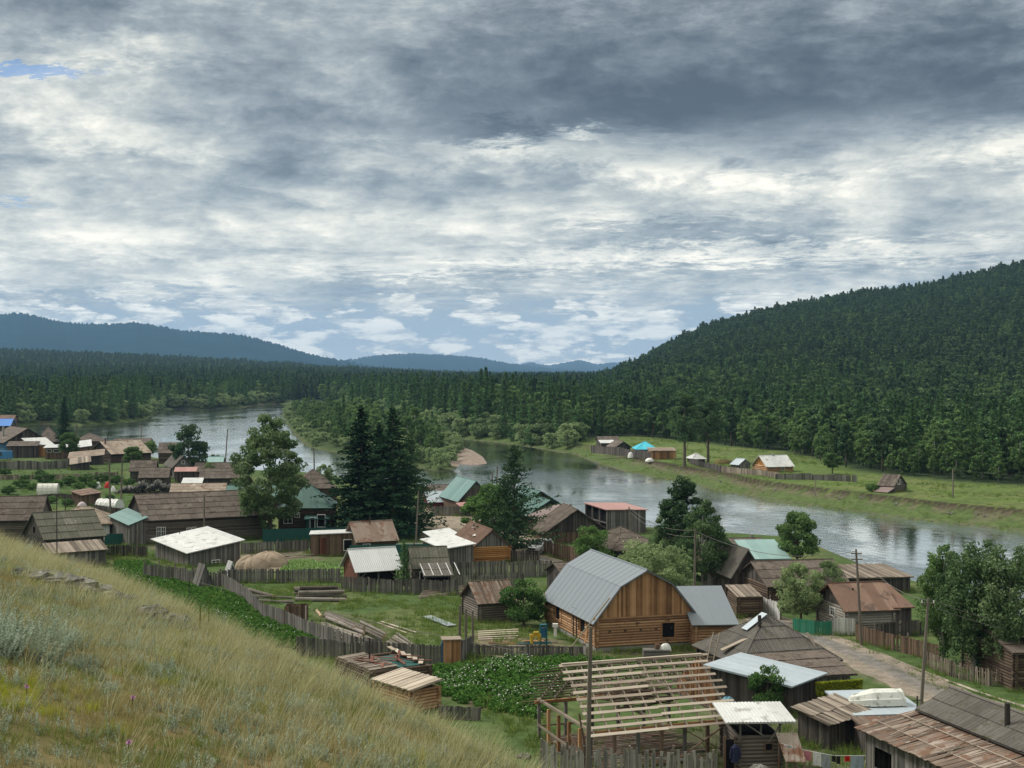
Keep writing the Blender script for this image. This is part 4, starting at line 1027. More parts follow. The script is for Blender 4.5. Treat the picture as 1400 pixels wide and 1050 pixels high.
def tree(key, name, label, cat, px, py, top, group=None, ws=1.0, rz=None, near_hill=False):
    cm, tm, jm, h0 = TREES[key]; x, y = G(px, py); H = zat(top, y); s_ = H/h0
    t = thing(name, label, cat, (x, y, 0), R.uniform(0, 6) if rz is None else rz, group); t.scale = (s_*ws, s_*ws, s_)
    for nm_, me in (('trunk', tm), ('crown', cm)):
        o_ = bpy.data.objects.new(nm_, me); COL.objects.link(o_); o_.parent = t
    return t
tree('poplar', 'poplar_tree', 'tall broad grey-green poplar in front of the green-roofed house', 'tree', 369, 738, 560, ws=.95)
tree('spruce_a', 'spruce_tree', 'left dark spruce of the pair towering behind the green metal fence', 'tree', 494, 730, 555, ws=1.32)
tree('spruce_b', 'spruce_tree', 'right dark spruce of the pair towering behind the green metal fence', 'tree', 537, 733, 556, ws=1.28)
tree('spruce_a', 'spruce_tree', 'shorter dark spruce filling the gap between the two tall spruces', 'tree', 518, 729, 578, ws=1.35, rz=2.5)
tree('larch_big', 'larch_tree', 'thin young larch beside the right spruce at the edge of the dirt square', 'tree', 562, 722, 590, ws=.62)
tree('larch_big', 'larch_tree', 'tall shaggy larch with upswept branches beside the white car', 'tree', 703, 760, 607, ws=.78)
tree('round_dark', 'tree', 'dark leafy tree leaning into the left side of the shaggy larch', 'tree', 668, 750, 660, ws=1.15)
tree('larch_big', 'larch_tree', 'lower dark larch standing close behind the shaggy larch', 'tree', 690, 745, 650, ws=1.0)
tree('pine_round', 'pine_tree', 'dense round-topped pine standing against the bright river on the left', 'tree', 258, 652, 577, ws=1.0)
tree('pine_tall', 'pine_tree', 'tall pine with open tiered crown rising out of the birch clump by the grey pole', 'tree', 934, 800, 645, ws=1.15)
tree('birch_dense', 'birch_tree', 'dense dark birch right of the tall pine beside the river houses', 'tree', 960, 812, 680, ws=.95)
tree('birch_dense', 'birch_tree', 'dark birch left of the tall pine above the willow', 'tree', 912, 795, 690, ws=.8)
tree('willow', 'willow_tree', 'wide grey-green willow behind the gambrel-roofed log house', 'tree', 880, 822, 741, ws=1.1)
tree('bush', 'bush', 'dark green bush between the road fence and the wide willow', 'bush', 811, 775, 720, ws=.95)
tree('round_green', 'tree', 'bright green round tree on the river bank behind the brown slate roofs', 'tree', 1090, 790, 694, ws=.92)
tree('apple', 'apple_tree', 'grey-green apple tree with low crown in front of the brown slate house', 'tree', 1095, 852, 768, ws=.85)
tree('apple', 'apple_tree', 'smaller grey-green apple tree between two brown-roofed houses', 'tree', 1132, 835, 765, ws=.7)
tree('birch_weep', 'birch_tree', 'leftmost of the three drooping birches by the picket fence', 'tree', 1290, 905, 735, ws=.85)
tree('birch_weep2', 'birch_tree', 'middle of the three drooping birches by the picket fence', 'tree', 1332, 922, 727, ws=.95)
tree('birch_weep2', 'birch_tree', 'rightmost of the three drooping birches by the picket fence', 'tree', 1380, 930, 733, ws=.95, rz=2.2)
tree('bush', 'bush', 'dark round bush beside the small log cabin with plank roof', 'bush', 716, 856, 794, ws=1.0)
tree('young_larch', 'larch_tree', 'slim young larch between the silver-roofed shed and the mossy shed', 'tree', 552, 800, 737, ws=1.15)
tree('bush', 'bush', 'leafy shrub growing in front of the pale blue roofed shed', 'bush', 1050, 975, 912, ws=.8)
tree('spruce_a', 'spruce_tree', 'narrow dark spruce behind the grey-roofed houses at the far left', 'tree', 88, 625, 542, ws=.72)
tree('round_green', 'tree', 'loose green tree at the foot of the narrow spruce on the left', 'tree', 95, 632, 588, ws=1.0)
tree('round_green', 'tree', 'leafy tree in front of the pale rusty roof by the river', 'tree', 182, 642, 608, ws=1.25)
tree('round_green', 'tree', 'pale green tree right of the pale rusty roof at the waterside', 'tree', 206, 628, 601, ws=1.1)
tree('apple', 'bush', 'green bush beside the dark collapsed roof left of the poplar', 'bush', 287, 655, 631, ws=.75)
tree('apple', 'bush', 'pale bush at the water edge between the poplar and the spruces', 'bush', 446, 667, 634, ws=.9)
tree('bush', 'bush', 'low bush by the water left of the tall pole', 'bush', 292, 640, 622, ws=1.2)
tree('pine_tall', 'pine_tree', 'left one of the two big pines standing on the far bank meadow', 'tree', 936, 637, 530, ws=1.25)
tree('pine_tall', 'pine_tree', 'right one of the two big pines standing on the far bank meadow', 'tree', 968, 632, 540, ws=1.3, rz=1)
tree('round_green', 'tree', 'broad dark bush tree behind the long grey fence across the river', 'tree', 1138, 648, 617, ws=1.3)
tree('bush', 'bush', 'small low bush left of the ruined cabin across the river', 'bush', 1192, 672, 661, ws=1.6)
for k_, (a, b, c) in enumerate([(30, 668, 655), (62, 662, 646), (96, 664, 650), (118, 662, 648), (140, 660, 648), (160, 662, 650), (20, 690, 676), (8, 650, 640), (45, 670, 660), (78, 667, 656), (108, 670, 659), (128, 668, 657), (70, 688, 678), (92, 692, 682), (12, 676, 664), (35, 657, 649), (118, 676, 667), (176, 664, 654), (150, 684, 676), (55, 650, 642)]):
    tree('bush', 'bush', 'rough green shrub in the overgrown plots on the left', 'bush', a, b, c, group='shrubs in the overgrown plots on the left', ws=1.7)

# ---------------------------------------------------------------- grass and herbs of the hillside
def clump(n, h, spread, lean, wd, r, mode='blade', tip=.0, bend=.35):
    """tapered blades or leafy stems; returns mesh arrays"""
    C_, AX, AY, T_ = [], [], [], []
    for k in range(n):
        a = r.uniform(0, 2*pi); rr_ = spread*r.uniform(0, 1)**.5; b = np.array([cos(a)*rr_, sin(a)*rr_, -.02]); hh = h*r.uniform(.55, 1.1)
        d = np.array([cos(a)*r.uniform(.05, .5)+lean[0], sin(a)*r.uniform(.05, .5)+lean[1], 1.0]); d /= np.linalg.norm(d)
        a2 = r.uniform(0, 2*pi); sd_ = np.array([cos(a2), sin(a2), 0]); tn = r.uniform(.1, .9)
        if mode == 'blade':
            seg = 3; p = b; dd = d.copy()
            for s_ in range(seg):
                L = hh/seg; w1_ = wd*(1-s_/seg)
                C_.append(p); AX.append(sd_*w1_); AY.append(dd*L*(1.0 if s_ == seg-1 else 1.25)); T_.append(min(1, tn+.12*s_+tip*(s_ == seg-1)))
                p = p+dd*L; dd = dd+np.array([d[0], d[1], -.25])*bend; dd /= np.linalg.norm(dd)
        else:
            m_ = int(14*hh/.3)+4
            for s_ in range(m_):
                t_ = (s_+.5)/m_; p = b+d*hh*t_; q = r.normal(size=3); q /= np.linalg.norm(q); q[2] = abs(q[2])*.6+.25
                C_.append(p); AX.append(np.cross(q, [0, 0, 1])*wd*1.6); AY.append(q*.045*(1.25-t_*.6)*(h/.3)**.5); T_.append(min(1, .25+tn*.4+.35*t_))
    return np.array(C_), np.array(AX), np.array(AY), np.array(T_)
def cmesh(name, leaf, *a, **k):
    C_, AX, AY, T_ = clump(*a, **k); return quads_mesh(name, C_, AX, AY, T_, [leaf], tri=True)
rg = np.random.default_rng(5)
HG = []
for k in range(3): HG.append(cmesh('g', 'dry_blade', 30, .17, .16, (.12, .05), .0060, rg))
for k in range(3): HG.append(cmesh('g', 'green_blade', 30, .14, .15, (.08, .02), .0064, rg))
for k in range(3): HG.append(cmesh('g', 'wormwood_leaf', 11, .24, .11, (.12, .02), .0068, rg, mode='stem'))
for k in range(3): HG.append(cmesh('g', 'pale_blade', 11, .52, .10, (.34, .05), .0058, rg, tip=.3, bend=.30))
for k in range(2): HG.append(cmesh('g', 'lime_blade', 46, .24, .10, (.05, 0), .0042, rg, bend=.5))
for k in range(2): HG.append(cmesh('g', 'wormwood_leaf', 16, .46, .14, (.26, .02), .0085, rg, mode='stem'))
def hillpts(n_try, ymax, dens):
    yy = 5+(ymax-5)*NP.random(n_try)**.55; xx = NP.uniform(-.44, .30, n_try)*yy
    s = ((yy-14)+1.87*(xx-.29))/2.12
    return xx, yy, s
xx = NP.uniform(-26, 9, 175000); yy = NP.uniform(5.5, 56, 175000); s = crest_s(xx, yy)
k_ = (s < 4) & (np.abs(xx/yy+.03) < .50) & (NP.random(len(xx)) < np.clip(30/yy, .30, 1)**1.1)
xx, yy, s = xx[k_], yy[k_], s[k_]; zz = height(xx, yy); n = len(xx)
print('hill tufts', n)
a1 = fbm(xx*1.8, yy*1.4, 4); a2 = fbm(xx*3.2+30, yy*2.4+9, 4); a3 = fbm(xx*1.6+3, yy*1.6+50, 3); q = NP.random(n); idx = np.zeros(n, int); kk = np.arange(n)
crest = sst(s, -5.0, -.2)
idx = np.where(a1 > .48, 3+kk % 3, kk % 3)
idx = np.where((a2 > .56) & (q < .32), 6+kk % 3, idx); idx = np.where(q > .86, 6+kk % 3, idx)
idx = np.where((q > .62) & (q < .635+.30*crest), 9+kk % 3, idx)
idx = np.where((a3 > .74) & (q < .3), 12+kk % 2, idx)
lowl = np.exp(-(((xx+3.3)/.5)**2+((yy-9.6)/1.1)**2)); idx = np.where((lowl > .4) & (q < .22), 12+kk % 2, idx)
bigw = np.exp(-(((xx+4.6)/.55)**2+((yy-12.6)/1.9)**2)); idx = np.where((bigw > .35) & (q < .16), 14+kk % 2, idx); idx = np.where((q > .9975), 14+kk % 2, idx)
o_ = gn_scatter('meadow_grass', np.stack([xx, yy, zz], 1), np.where((idx < 9) & (kk % 3 > 0), NP.uniform(-3.1, 3.1, n), NP.uniform(-.8, .8, n)), NP.uniform(.5, 1.0, n)*np.clip(.54+yy/65, .54, 1.05)*np.where((idx >= 6) & (idx < 9), .78, 1.0), idx, HG)
o_['label'] = 'dry golden grass and silvery wormwood covering the foreground slope'; o_['category'] = 'grass'
# grass of yards, verges and banks
YG = [cmesh('g', 'yard_blade', 26, .34, .32, (.0, .0), .022, rg) for _ in range(3)]+[cmesh('g', 'yard_blade', 22, .75, .30, (.05, .0), .026, rg) for _ in range(2)]
POLY = lambda l: [G(*p) for p in l]
lawns = [(POLY([(300, 800), (470, 800), (640, 815), (640, 850), (745, 860), (750, 875), (600, 900), (440, 880), (340, 815)]), 26, 1), (POLY([(0, 655), (170, 660), (240, 675), (150, 705), (0, 690)]), 5, 1),
         (POLY([(0, 630), (180, 640), (170, 660), (0, 655)]), 3, 1), (POLY([(150, 745), (260, 770), (300, 800), (430, 880), (600, 960), (300, 960), (140, 770)]), 14, 1),
         (POLY([(590, 893), (800, 890), (960, 880), (960, 905), (600, 912)]), 22, 1), (POLY([(640, 960), (760, 960), (740, 1040), (700, 1010)]), 30, 1), (POLY([(1000, 830), (1135, 868), (1270, 915), (1400, 960), (1400, 985), (1250, 930), (1100, 868)]), 18, 0),
         (POLY([(1180, 850), (1270, 855), (1290, 890), (1190, 865)]), 25, 1), (POLY([(735, 985), (1090, 990), (1200, 1010), (1200, 1080), (735, 1080)]), 13, 1), (POLY([(1060, 940), (1200, 1000), (1210, 1060), (1070, 1040)]), 20, 1)]
allp = []; alli = []
for pl, dn, tall in lawns:
    xs_ = [p[0] for p in pl]; ys_ = [p[1] for p in pl]; ar = (max(xs_)-min(xs_))*(max(ys_)-min(ys_)); m_ = int(ar*dn*.09)
    x1, y1 = NP.uniform(min(xs_), max(xs_), m_), NP.uniform(min(ys_), max(ys_), m_); k2 = inpoly(x1, y1, pl); x1, y1 = x1[k2], y1[k2]
    k3 = fbm(x1*.3, y1*.3, 3) > .38; x1, y1 = x1[k3], y1[k3]; z1 = height(x1, y1); allp.append(np.stack([x1, y1, z1], 1)); alli.append(np.where(NP.random(len(x1)) < (.22 if tall else .0), 3+np.arange(len(x1)) % 2, np.arange(len(x1)) % 3))
allp = np.concatenate(allp); alli = np.concatenate(alli); print('yard tufts', len(allp))
o_ = gn_scatter('yard_grass', allp, NP.uniform(0, 6.28, len(allp)), NP.uniform(.6, 1.3, len(allp)), alli, YG); o_['label'] = 'rough green grass of the yards and verges'; o_['category'] = 'grass'
# potato fields
rp = np.random.default_rng(8)
def leafball(leaf, n, r0, hh, flow=0, sz=.09):
    C_ = rdir(n, rp)*np.array([r0, r0, hh])*rp.uniform(.5, 1, (n, 1)); C_[:, 2] = np.abs(C_[:, 2])+.03; ax = rdir(n, rp)*sz; ay = np.cross(ax/sz, rdir(n, rp)); ay = ay/np.linalg.norm(ay, axis=1)[:, None]*sz*.7
    T_ = np.clip(rp.uniform(.1, .8, n)+C_[:, 2]/hh*.2, 0, 1); mi = np.zeros(n, int)
    if flow:
        fc = rdir(flow, rp)*np.array([r0*.7, r0*.7, hh*.3]); fc[:, 2] = np.abs(fc[:, 2])+hh*.95; C_ = np.concatenate([C_, fc]); ax = np.concatenate([ax, rdir(flow, rp)*.045]); ay = np.concatenate([ay, rdir(flow, rp)*.045]); T_ = np.concatenate([T_, np.full(flow, .6)]); mi = np.concatenate([mi, np.ones(flow, int)])
    return quads_mesh('p', C_, ax, ay, T_, [leaf, 'petal'], mi=mi)
PB = [leafball('potato_leaf', 60, .30, .42, 0), leafball('potato_leaf', 60, .32, .45, 4), leafball('potato_leaf', 50, .27, .38, 0)]
CB = [leafball('cabbage_leaf', 34, .24, .22, 0, .11)]
def field(name, poly, sp_r, sp_c, ang, protos, label, cat, flow=.3, sc_=(.8, 1.2)):
    pw = [G(*p) for p in poly]; xs_ = [p[0] for p in pw]; ys_ = [p[1] for p in pw]; c_, s_ = cos(ang), sin(ang); cxm, cym = sum(xs_)/len(xs_), sum(ys_)/len(ys_); E_ = 60
    A1, B1 = np.meshgrid(np.arange(-E_, E_, sp_c), np.arange(-E_, E_, sp_r)); A1 = A1+NP.normal(size=A1.shape)*.07; B1 = B1+NP.normal(size=B1.shape)*.07
    x1 = (cxm+A1*c_-B1*s_).ravel(); y1 = (cym+A1*s_+B1*c_).ravel(); k2 = inpoly(x1, y1, pw) & (NP.random(len(x1)) > .06); x1, y1 = x1[k2], y1[k2]; z1 = height(x1, y1); n_ = len(x1)
    fl = (fbm(x1*.25, y1*.25, 2) > .5) & (NP.random(n_) < flow*2); ix = np.where(fl & (len(protos) > 1), 1, (np.arange(n_) % 2)*2 if len(protos) > 1 else 0)
    o2 = gn_scatter(name, np.stack([x1, y1, z1], 1), NP.uniform(0, 6.28, n_), NP.uniform(*sc_, n_), ix, protos); o2['label'] = label; o2['category'] = cat; print(name, n_)
field('potato_plants', [(158, 768), (200, 770), (262, 792), (310, 810), (380, 842), (436, 862), (436, 882), (398, 888), (330, 875), (240, 850), (150, 800)], .80, .36, .9, PB, 'dark green potato rows along the foot of the hillside', 'potato patch', .05)
field('potato_plants', [(588, 914), (700, 902), (800, 900), (842, 905), (800, 925), (770, 945), (740, 985), (680, 975), (640, 965), (604, 950)], .82, .36, .35, PB, 'flowering potato field between the board fence and the bare rafter frame', 'potato patch', .38)
field('cabbage_plants', [(392, 768), (424, 766), (466, 776), (468, 786), (380, 786)], .55, .5, .3, CB, 'light green vegetable bed in the yard of the silver-roofed shed', 'vegetable bed')

# ================================================================ the village
B = house
# ---- middle left
t, W_, D_, H_, RH_ = B('log_house', 'long grey-roofed log house with two white windows behind the white-roofed shed', (200, 744), bx=358, D=11, yaw=27, eave=711, ridge=675, rmat='slate_brown', wmat='grey_log', gmat='dark_board', ov=.4, lx=None,
  win=[('f', 214, 219, 721, 735), ('f', 220, 225, 721, 735), ('f', 255, 260, 722, 732), ('f', 262, 267, 721, 732)], chimney=())
B('annex', 'teal-roofed plank lean-to against the left gable of the long log house', (177, 746), bx=199, lx=150, yaw=38, wall_='plank', wmat='grey_board', flat=(2.6, 3.5, 4.0, 3.4), roof='seam', rmat='teal_roof', ov=.25)
B('shed', 'low square plank shed with white sheet roof before the long log house', (258, 775), bx=328, lx=212, yaw=38, wall_='plank', wmat='grey_board', flat=(1.62, 2.55, 3.2, 2.3), roof='metal', rmat='white_roof', ov=.45, win=[('f', 289, 299, 766, 773)], chimney=[(.35, .8, .12, -.2, 'iron')])
B('log_barn', 'mossy slate-roofed log barn with gable hatch behind the grassy slope', (62, 770), bx=141, D=8, yaw=36, eave=737, ridge=701, wmat='dark_board', wall_='plank', gmat='dark_board', rmat='slate_moss', ov=.3)
B('lean_to', 'plank-roofed lean-to below the eave of the mossy slate-roofed barn', (70, 779), bx=144, D=2.2, yaw=36, wall_='plank', wmat='grey_board', flat=(1.85, 1.85, 2.6, 2.6), roof='plank', rmat='worn_wood', ov=.25)
B('log_house', 'log house with worn brown slate roof cut by the left edge of the photo, lowest', (-45, 748), bx=52, D=8, yaw=8, eave=711, ridge=680, rmat='slate_brown', wmat='grey_log', gmat='grey_board', ov=.4)
B('house', 'pale rusty-roofed house behind the mossy slate-roofed barn', (66, 742), bx=149, D=7.5, yaw=8, eave=716, ridge=694, hip=.85, rmat='slate_pale', wall_='flat', wmat='white_board', ov=.45, chimney=[(.2, .5, .14, .9, 'iron')])
B('shed', 'wide brown plank shed with thin white-edged flat roof and reddish door', (425, 760), bx=486, D=4.5, yaw=6, wall_='plank', wmat='brown_board', flat=(2.55, 2.75, 2.6, 2.5), roof='metal', rmat='white_roof', ov=.2, doors=[('f', 437, 446, 735, 759, 'd', 'red_board'), ('f', 470, 481, 738, 752, 'v')])
B('cabin', 'brown cabin with rust-streaked metal roof and one small white window', (489, 762), bx=541, lx=473, yaw=24, eave=739, ridge=714, wmat='brown_log', gmat='dark_board', rmat='rust_pale', roof='metal', ov=.35, win=[('f', 496, 505, 744, 751)], chimney=[(.45, .42, .14, .8, 'iron')])
t, W_, D_, H_, RH_ = B('open_shed', 'open-fronted shed with bright silver metal roof and reddish plank side', (489, 800), bx=546, lx=470, yaw=25, eave=779, ridge=751, wall_='plank', wmat='red_board', gmat='red_board', roof='metal', rmat='zinc_roof', ov=.4, sides='lb')
for k_ in range(3):
    p_ = MB(); xk = .15+k_*(W_-.3)/2; p_.abox(xk-.08, xk+.08, .0, .16, -.3, H_, .6); p_.build('post', 'grey_board', t)
p_ = MB(); p_.bar((.2, .1, H_-1.1), (1.3, .1, H_-.1), .1, .1, .7); p_.bar((W_-.2, .1, H_-1.1), (W_-1.3, .1, H_-.1), .1, .1, .7); p_.bar((0, .1, H_-.06), (W_, .1, H_-.06), .14, .14, .5); p_.build('brace', 'worn_wood', t)
p_ = MB(); plank_wall(p_, (W_*.55, .35), (W_*.85, .35), 0, H_-.3); p_.build('door', 'red_board', t)
B('shed', 'mossy grey slate-roofed shed right of the slim young larch', (566, 801), bx=612, D=4.5, yaw=12, eave=776, ridge=749, wmat='grey_log', gmat='grey_board', rmat='slate_moss', ov=.3, doors=[('f', 574, 580, 782, 798, 'v')], chimney=[(.1, .55, .16, .5, 'iron')])
t = B('lean_to', 'low slate lean-to laid with white battens in front of the mossy shed', (582, 806), bx=617, D=2.2, yaw=12, wall_='plank', wmat='grey_board', flat=(1.35, 1.35, 2.2, 2.2), roof='slate', rmat='slate_grey', ov=.25, sides='r')[0]
p_ = MB()
for k_ in range(5): p_.bar((-.1+k_*.92, -.2, 1.5), (-.3+k_*.92, 2.1, 2.45), .09, .03, .7)
p_.build('batten', 'white_board', t)
B('shed', 'grey plank shed with low white sheet roof left of the orange log house', (608, 776), bx=647, lx=578, yaw=22, wall_='plank', wmat='grey_board', flat=(2.15, 2.5, 2.7, 2.3), roof='metal', rmat='white_roof', ov=.3)
B('shed', 'small low white-roofed shed farther behind the plank shed by the orange log house', (594, 757), bx=625, D=4, yaw=20, wall_='plank', wmat='grey_board', flat=(1.9, 2.2, 2.5, 2.2), roof='metal', rmat='white_roof', ov=.3)
t = B('log_house', 'small bright orange log house with grey board gable and rusty brown roof', (647, 770), bx=697, D=9.5, yaw=17, eave=748, ridge=725, axis='y', wmat='orange_log', gmat='grey_board', roof='metal', rmat='rust_roof', ov=.35)[0]
p_ = MB(); p_.bar((2.2, 5.5, 3.2), (1.3, 5.0, 3.7), .4, .05, .8); p_.bar((1.5, 3.4, 3.1), (.9, 3.0, 2.9), .5, .04, .8); p_.build('roof_patch', 'white_board', t)
B('shed', 'small brown slate-roofed shed tucked behind the left end of the gambrel house', (771, 812), bx=800, lx=748, yaw=24, eave=786, ridge=770, wall_='plank', wmat='dark_board', rmat='slate_brown', ov=.3)
t = B('log_cabin', 'small grey log cabin with open-gabled plank roof beside the dark round bush', (656, 851), bx=703, lx=634, yaw=21, eave=823, ridge=796, wmat='grey_log', gmat='dark_board', roof='plank', rmat='patch_board', ov=.35, wild=.2)[0]
# ---- the gambrel house
t, W_, D_, H_, RH_ = B('log_house', 'large new tan log house with blue-grey gambrel roof and vertical board gable', (816, 891), bx=949, lx=748, yaw=16.5, eave=845, ridge=780, axis='y', wmat='tan_log', gmat='tan_board', roof='seam', rmat='blue_grey_roof', gambrel=(1.95, 5.2), ov=.35, plinth=.35,
  win=[('f', 905, 922, 851, 871, 'v'), ('l', 761, 769, 829, 848, 'v'), ('l', 795, 805, 843, 866, 'v')], fmat='tan_board')
p_ = MB()
for y_p in (D_*.36, D_*.42): p_.abox(-.16, -.02, y_p-.07, y_p+.07, .3, H_, .3)
p_.build('corner_board', 'dark_board', t)
p_ = MB()
for xk in range(5):
    for zk in (1.55,): p_.abox(1.0+xk*1.35, 1.16+xk*1.35, -.17, -.1, zk, zk+.14, .2)
p_.build('joist_end', 'dark_board', t)
B('annex', 'low tan log annex with plain blue-grey roof on the right of the gambrel house', (951, 889), bx=1003, D=5.5, yaw=5, wmat='tan_log', flat=(2.15, 2.15, 4.1, 4.1), roof='seam', rmat='blue_grey_roof', ov=.4)
p_ = MB(); a_ = Vector((*G(776, 884), 0)); b_ = Vector((*G(776, 884), 0)); 
x1, y1 = G(775, 889); e = Vector((10.6, 112.6, zat(818, 112.6))); x2 = (834-700)/F*112.6
e = Vector((x2, 112.6, zat(817, 112.6))); s_v = Vector((x1, y1-1, 0.05)); p_ = MB(); p_.bar(s_v, s_v.lerp(e, .62), .10, .07, .9); p_.bar(s_v.lerp(e, .6), e, .12, .09, .9)
single(p_, 'long_pole', 'fresh_wood', (0, 0, 0), 0, 'long pale pole leaning from the yard onto the left slope of the gambrel roof', 'pole')
x1, y1 = G(797, 887); p_ = MB(); p_.bar((0, 0, 0), ((803-797)/F*y1, .8, 1.6), .11, .06, .9)
single(p_, 'leaning_plank', 'tan_board', (x1, y1-.6, 0), 0, 'short plank leaning against the front left corner of the gambrel house', 'plank')
# ---- hip house and sheds in front
t, W_, D_, H_, RH_ = B('log_house', 'low log house with big grey slate hip roof and one white-framed window', (1016, 940), bx=1142, lx=957, yaw=17, eave=906, ridge=843, hip=1.0, wmat='brown_log', rmat='slate_grey', ov=.45, win=[('l', 988, 997, 912, 927)])
p_ = MB(); fz = lambda x_, y_: H_+(RH_-H_)*min(x_/(W_/2), y_/(D_/2), 1, (D_-y_)/(D_/2))+.24
ua = Vector((W_*.26, D_*.56, fz(W_*.26, D_*.5)+.05)); ub = Vector((W_*.48, D_*.54, RH_+.2)); p_.box(ua, ub-ua, (0, -.9, 0), (-.02, 0, .04), .6); p_.build('flashing_sheet', 'pale_blue_roof', t)
p_ = MB(); p_.bar((-.3, D_*.40, H_+.35), (W_*.30, D_*.34, RH_*.74), .55, .08, .9); p_.build('roof_plank', 'worn_wood', t)
p_ = MB(); p_.tube([(W_*.36, D_*.36, RH_*.6), (W_*.36, D_*.36, RH_+.25)], .14, 8, .4); p_.build('chimney', 'iron', t)
p_ = MB(); p_.bar((W_*.86, D_*.1, H_+.55), (W_*.80, D_*.20, H_+1.6), .35, .05, .95); p_.build('roof_plank', 'worn_wood', t)
# ladder
x1, y1 = G(956, 936); x2, y2 = G(975, 936); p_ = MB(); top = Vector((1.1, 1.2, zat(862, y1+1.0))); p_.bar((0, 0, 0), top, .07, .07, .7); p_.bar((.45, -.1, 0), top+Vector((.45, -.1, 0)), .07, .07, .7)
lad = thing('ladder', 'wooden ladder leaning on the left eave of the hip-roofed log house', 'ladder', (x1, y1-.8, 0)); p_.build('rail', 'worn_wood', lad)
p_ = MB()
for k_ in range(1, 11):
    f_ = k_/11; p_.bar(top*f_, top*f_+Vector((.45, -.1, 0)), .05, .05, .8)
p_.build('rungs', 'worn_wood', lad)
B('lean_to', 'brown slate lean-to with green vine wall on the right of the hip-roofed house', (1068, 958), bx=1163, D=4.0, yaw=15, wall_='plank', wmat='grey_board', flat=(1.55, 1.55, 2.2, 2.2), roof='slate', rmat='slate_brown', ov=.4)
B('shed', 'grey plank shed with pale blue sheet roof behind the leafy shrub', (1079, 978), bx=1122, lx=972, yaw=50, wall_='plank', wmat='dark_board', gmat='dark_board', flat=(1.95, 2.0, 2.5, 2.4), roof='seam', rmat='pale_blue_roof', ov=.4)
t = B('bathhouse', 'small grey log bathhouse with white corrugated roof raised on posts', (1010, 1056), bx=1066, D=3.4, yaw=6, wmat='grey_log', flat=(2.15, 2.1, 2.2, 2.2), sides='flrb', roof='metal', rmat='void', ov=-.2, win=[('f', 1047, 1056, 1016, 1027, 'v')], fmat='brown_board')[0]
p_ = MB(); roof_plane(p_, [(-.9, -.6, 3.0), (3.2, -.6, 2.95), (3.2, 2.6, 3.35), (-.9, 2.6, 3.4)], 'metal'); p_.build('raised_roof', 'white_roof', t)
p_ = MB()
for a_, b_ in ((.1, .05), (1.3, .05), (2.4, .05), (.1, 2.4), (2.4, 2.4)): p_.abox(a_-.05, a_+.05, b_-.05, b_+.05, 2.1, 3.05, .6)
p_.bar((.15, -.1, 2.95), (1.4, -.1, 2.1), .08, .08, .8); p_.bar((2.6, -.1, 2.95), (1.7, -.1, 1.7), .08, .08, .8); p_.build('roof_post', 'grey_board', t)
p_ = MB(); p_.abox(-.75, -.3, -.05, .05, 0, 1.9, .5); p_.build('doorway', 'void', t)  # solid black box, darkness of the open doorway painted in
p_ = MB(); plank_wall(p_, (-.3, -.03), (0, -.03), 0, 2.1); plank_wall(p_, (-.9, -.02), (-.75, -.02), 0, 2.1); p_.build('door_jamb', 'brown_board', t)
B('shed', 'collapsing grey shed with mossy jumbled plank roof left of the boat', (1133, 1026), bx=1186, lx=1092, yaw=38, wall_='plank', wmat='dark_board', flat=(1.6, 1.75, 2.2, 2.05), roof='patch', rmat='worn_wood', ov=.3, wild=1.0)
B('shed', 'low shed with flat pale blue sheet roof carrying the upturned boat', (1172, 1018), bx=1262, D=5.6, yaw=4, wall_='plank', wmat='dark_board', flat=(1.75, 1.8, 1.9, 1.85), roof='seam', rmat='pale_blue_roof', ov=.3)
B('shed', 'narrow plank-roofed passage between the boat shed and the weathered big shed', (1190, 1040), bx=1245, D=3.0, yaw=4, wall_='plank', wmat='dark_board', flat=(1.6, 1.6, 1.7, 1.7), roof='patch', rmat='patch_board', ov=.2, wild=.7)
# big weathered shed at the lower right
def slope_shed(name, label, p0, yaw, W, D, flat, rmat, style, wild, wmat='grey_board'):
    t = thing(name, label, 'shed', (p0[0], p0[1], 0), radians(yaw)); wm = MB(); hh = flat
    for a, b, ha, hb in (((0, 0), (W, 0), hh[0], hh[1]), ((W, 0), (W, D), hh[1], hh[2]), ((W, D), (0, D), hh[2], hh[3]), ((0, D), (0, 0), hh[3], hh[0])):
        L = (Vector(b)-Vector(a)).length; plank_wall(wm, a, b, -.3, lambda x: ha+(hb-ha)*x/L, [(1.0, 2.6, 1.6, 2.7)] if a == (0, D) else ())
    wm.build('wall', wmat, t); rm = MB(); roof_plane(rm, [(-.35, D+.4, hh[3]+.05), (-.35, -.4, hh[0]+.05), (W, -.4, hh[1]+.05), (W, D+.4, hh[2]+.05)], style, wild=wild); rm.build('roof', rmat, t); return t
t = slope_shed('shed', 'wide weathered shed with patchy grey and rusty board roof at the lower right corner', (22.3, 67.2), 17, 3.7, 10.4, (3.35, 4.15, 4.15, 3.35), 'patch_board', 'patch', .8)
p_ = MB()
for k_ in range(5): y1 = R.uniform(0, 10); p_.bar((R.uniform(0, .5), y1, 3.65), (R.uniform(1.8, 3.2), y1+R.uniform(-1.5, 1.5), 4.25), .06, .03)
p_.build('loose_batten', 'worn_wood', t)
p_ = MB()
for a_ in (0.9, 2.3): p_.bar((a_, -.3, 3.45+.22*a_+.07), (a_, 10.6, 3.45+.22*a_+.07), .07, .04, .9)
p_.build('roof_batten', 'worn_wood', t)
t = thing('shed', 'higher dark slate-roofed shed with black stovepipe right of the weathered board roof', 'shed', (25.9, 66.6, 0), radians(17)); wm = MB(); rm = MB(); L_ = 11.6
for a, b in (((0, 0), (5, 0)), ((5, 0), (5, L_)), ((5, L_), (0, L_)), ((0, L_), (0, 0))): plank_wall(wm, a, b, -.3, 4.2)
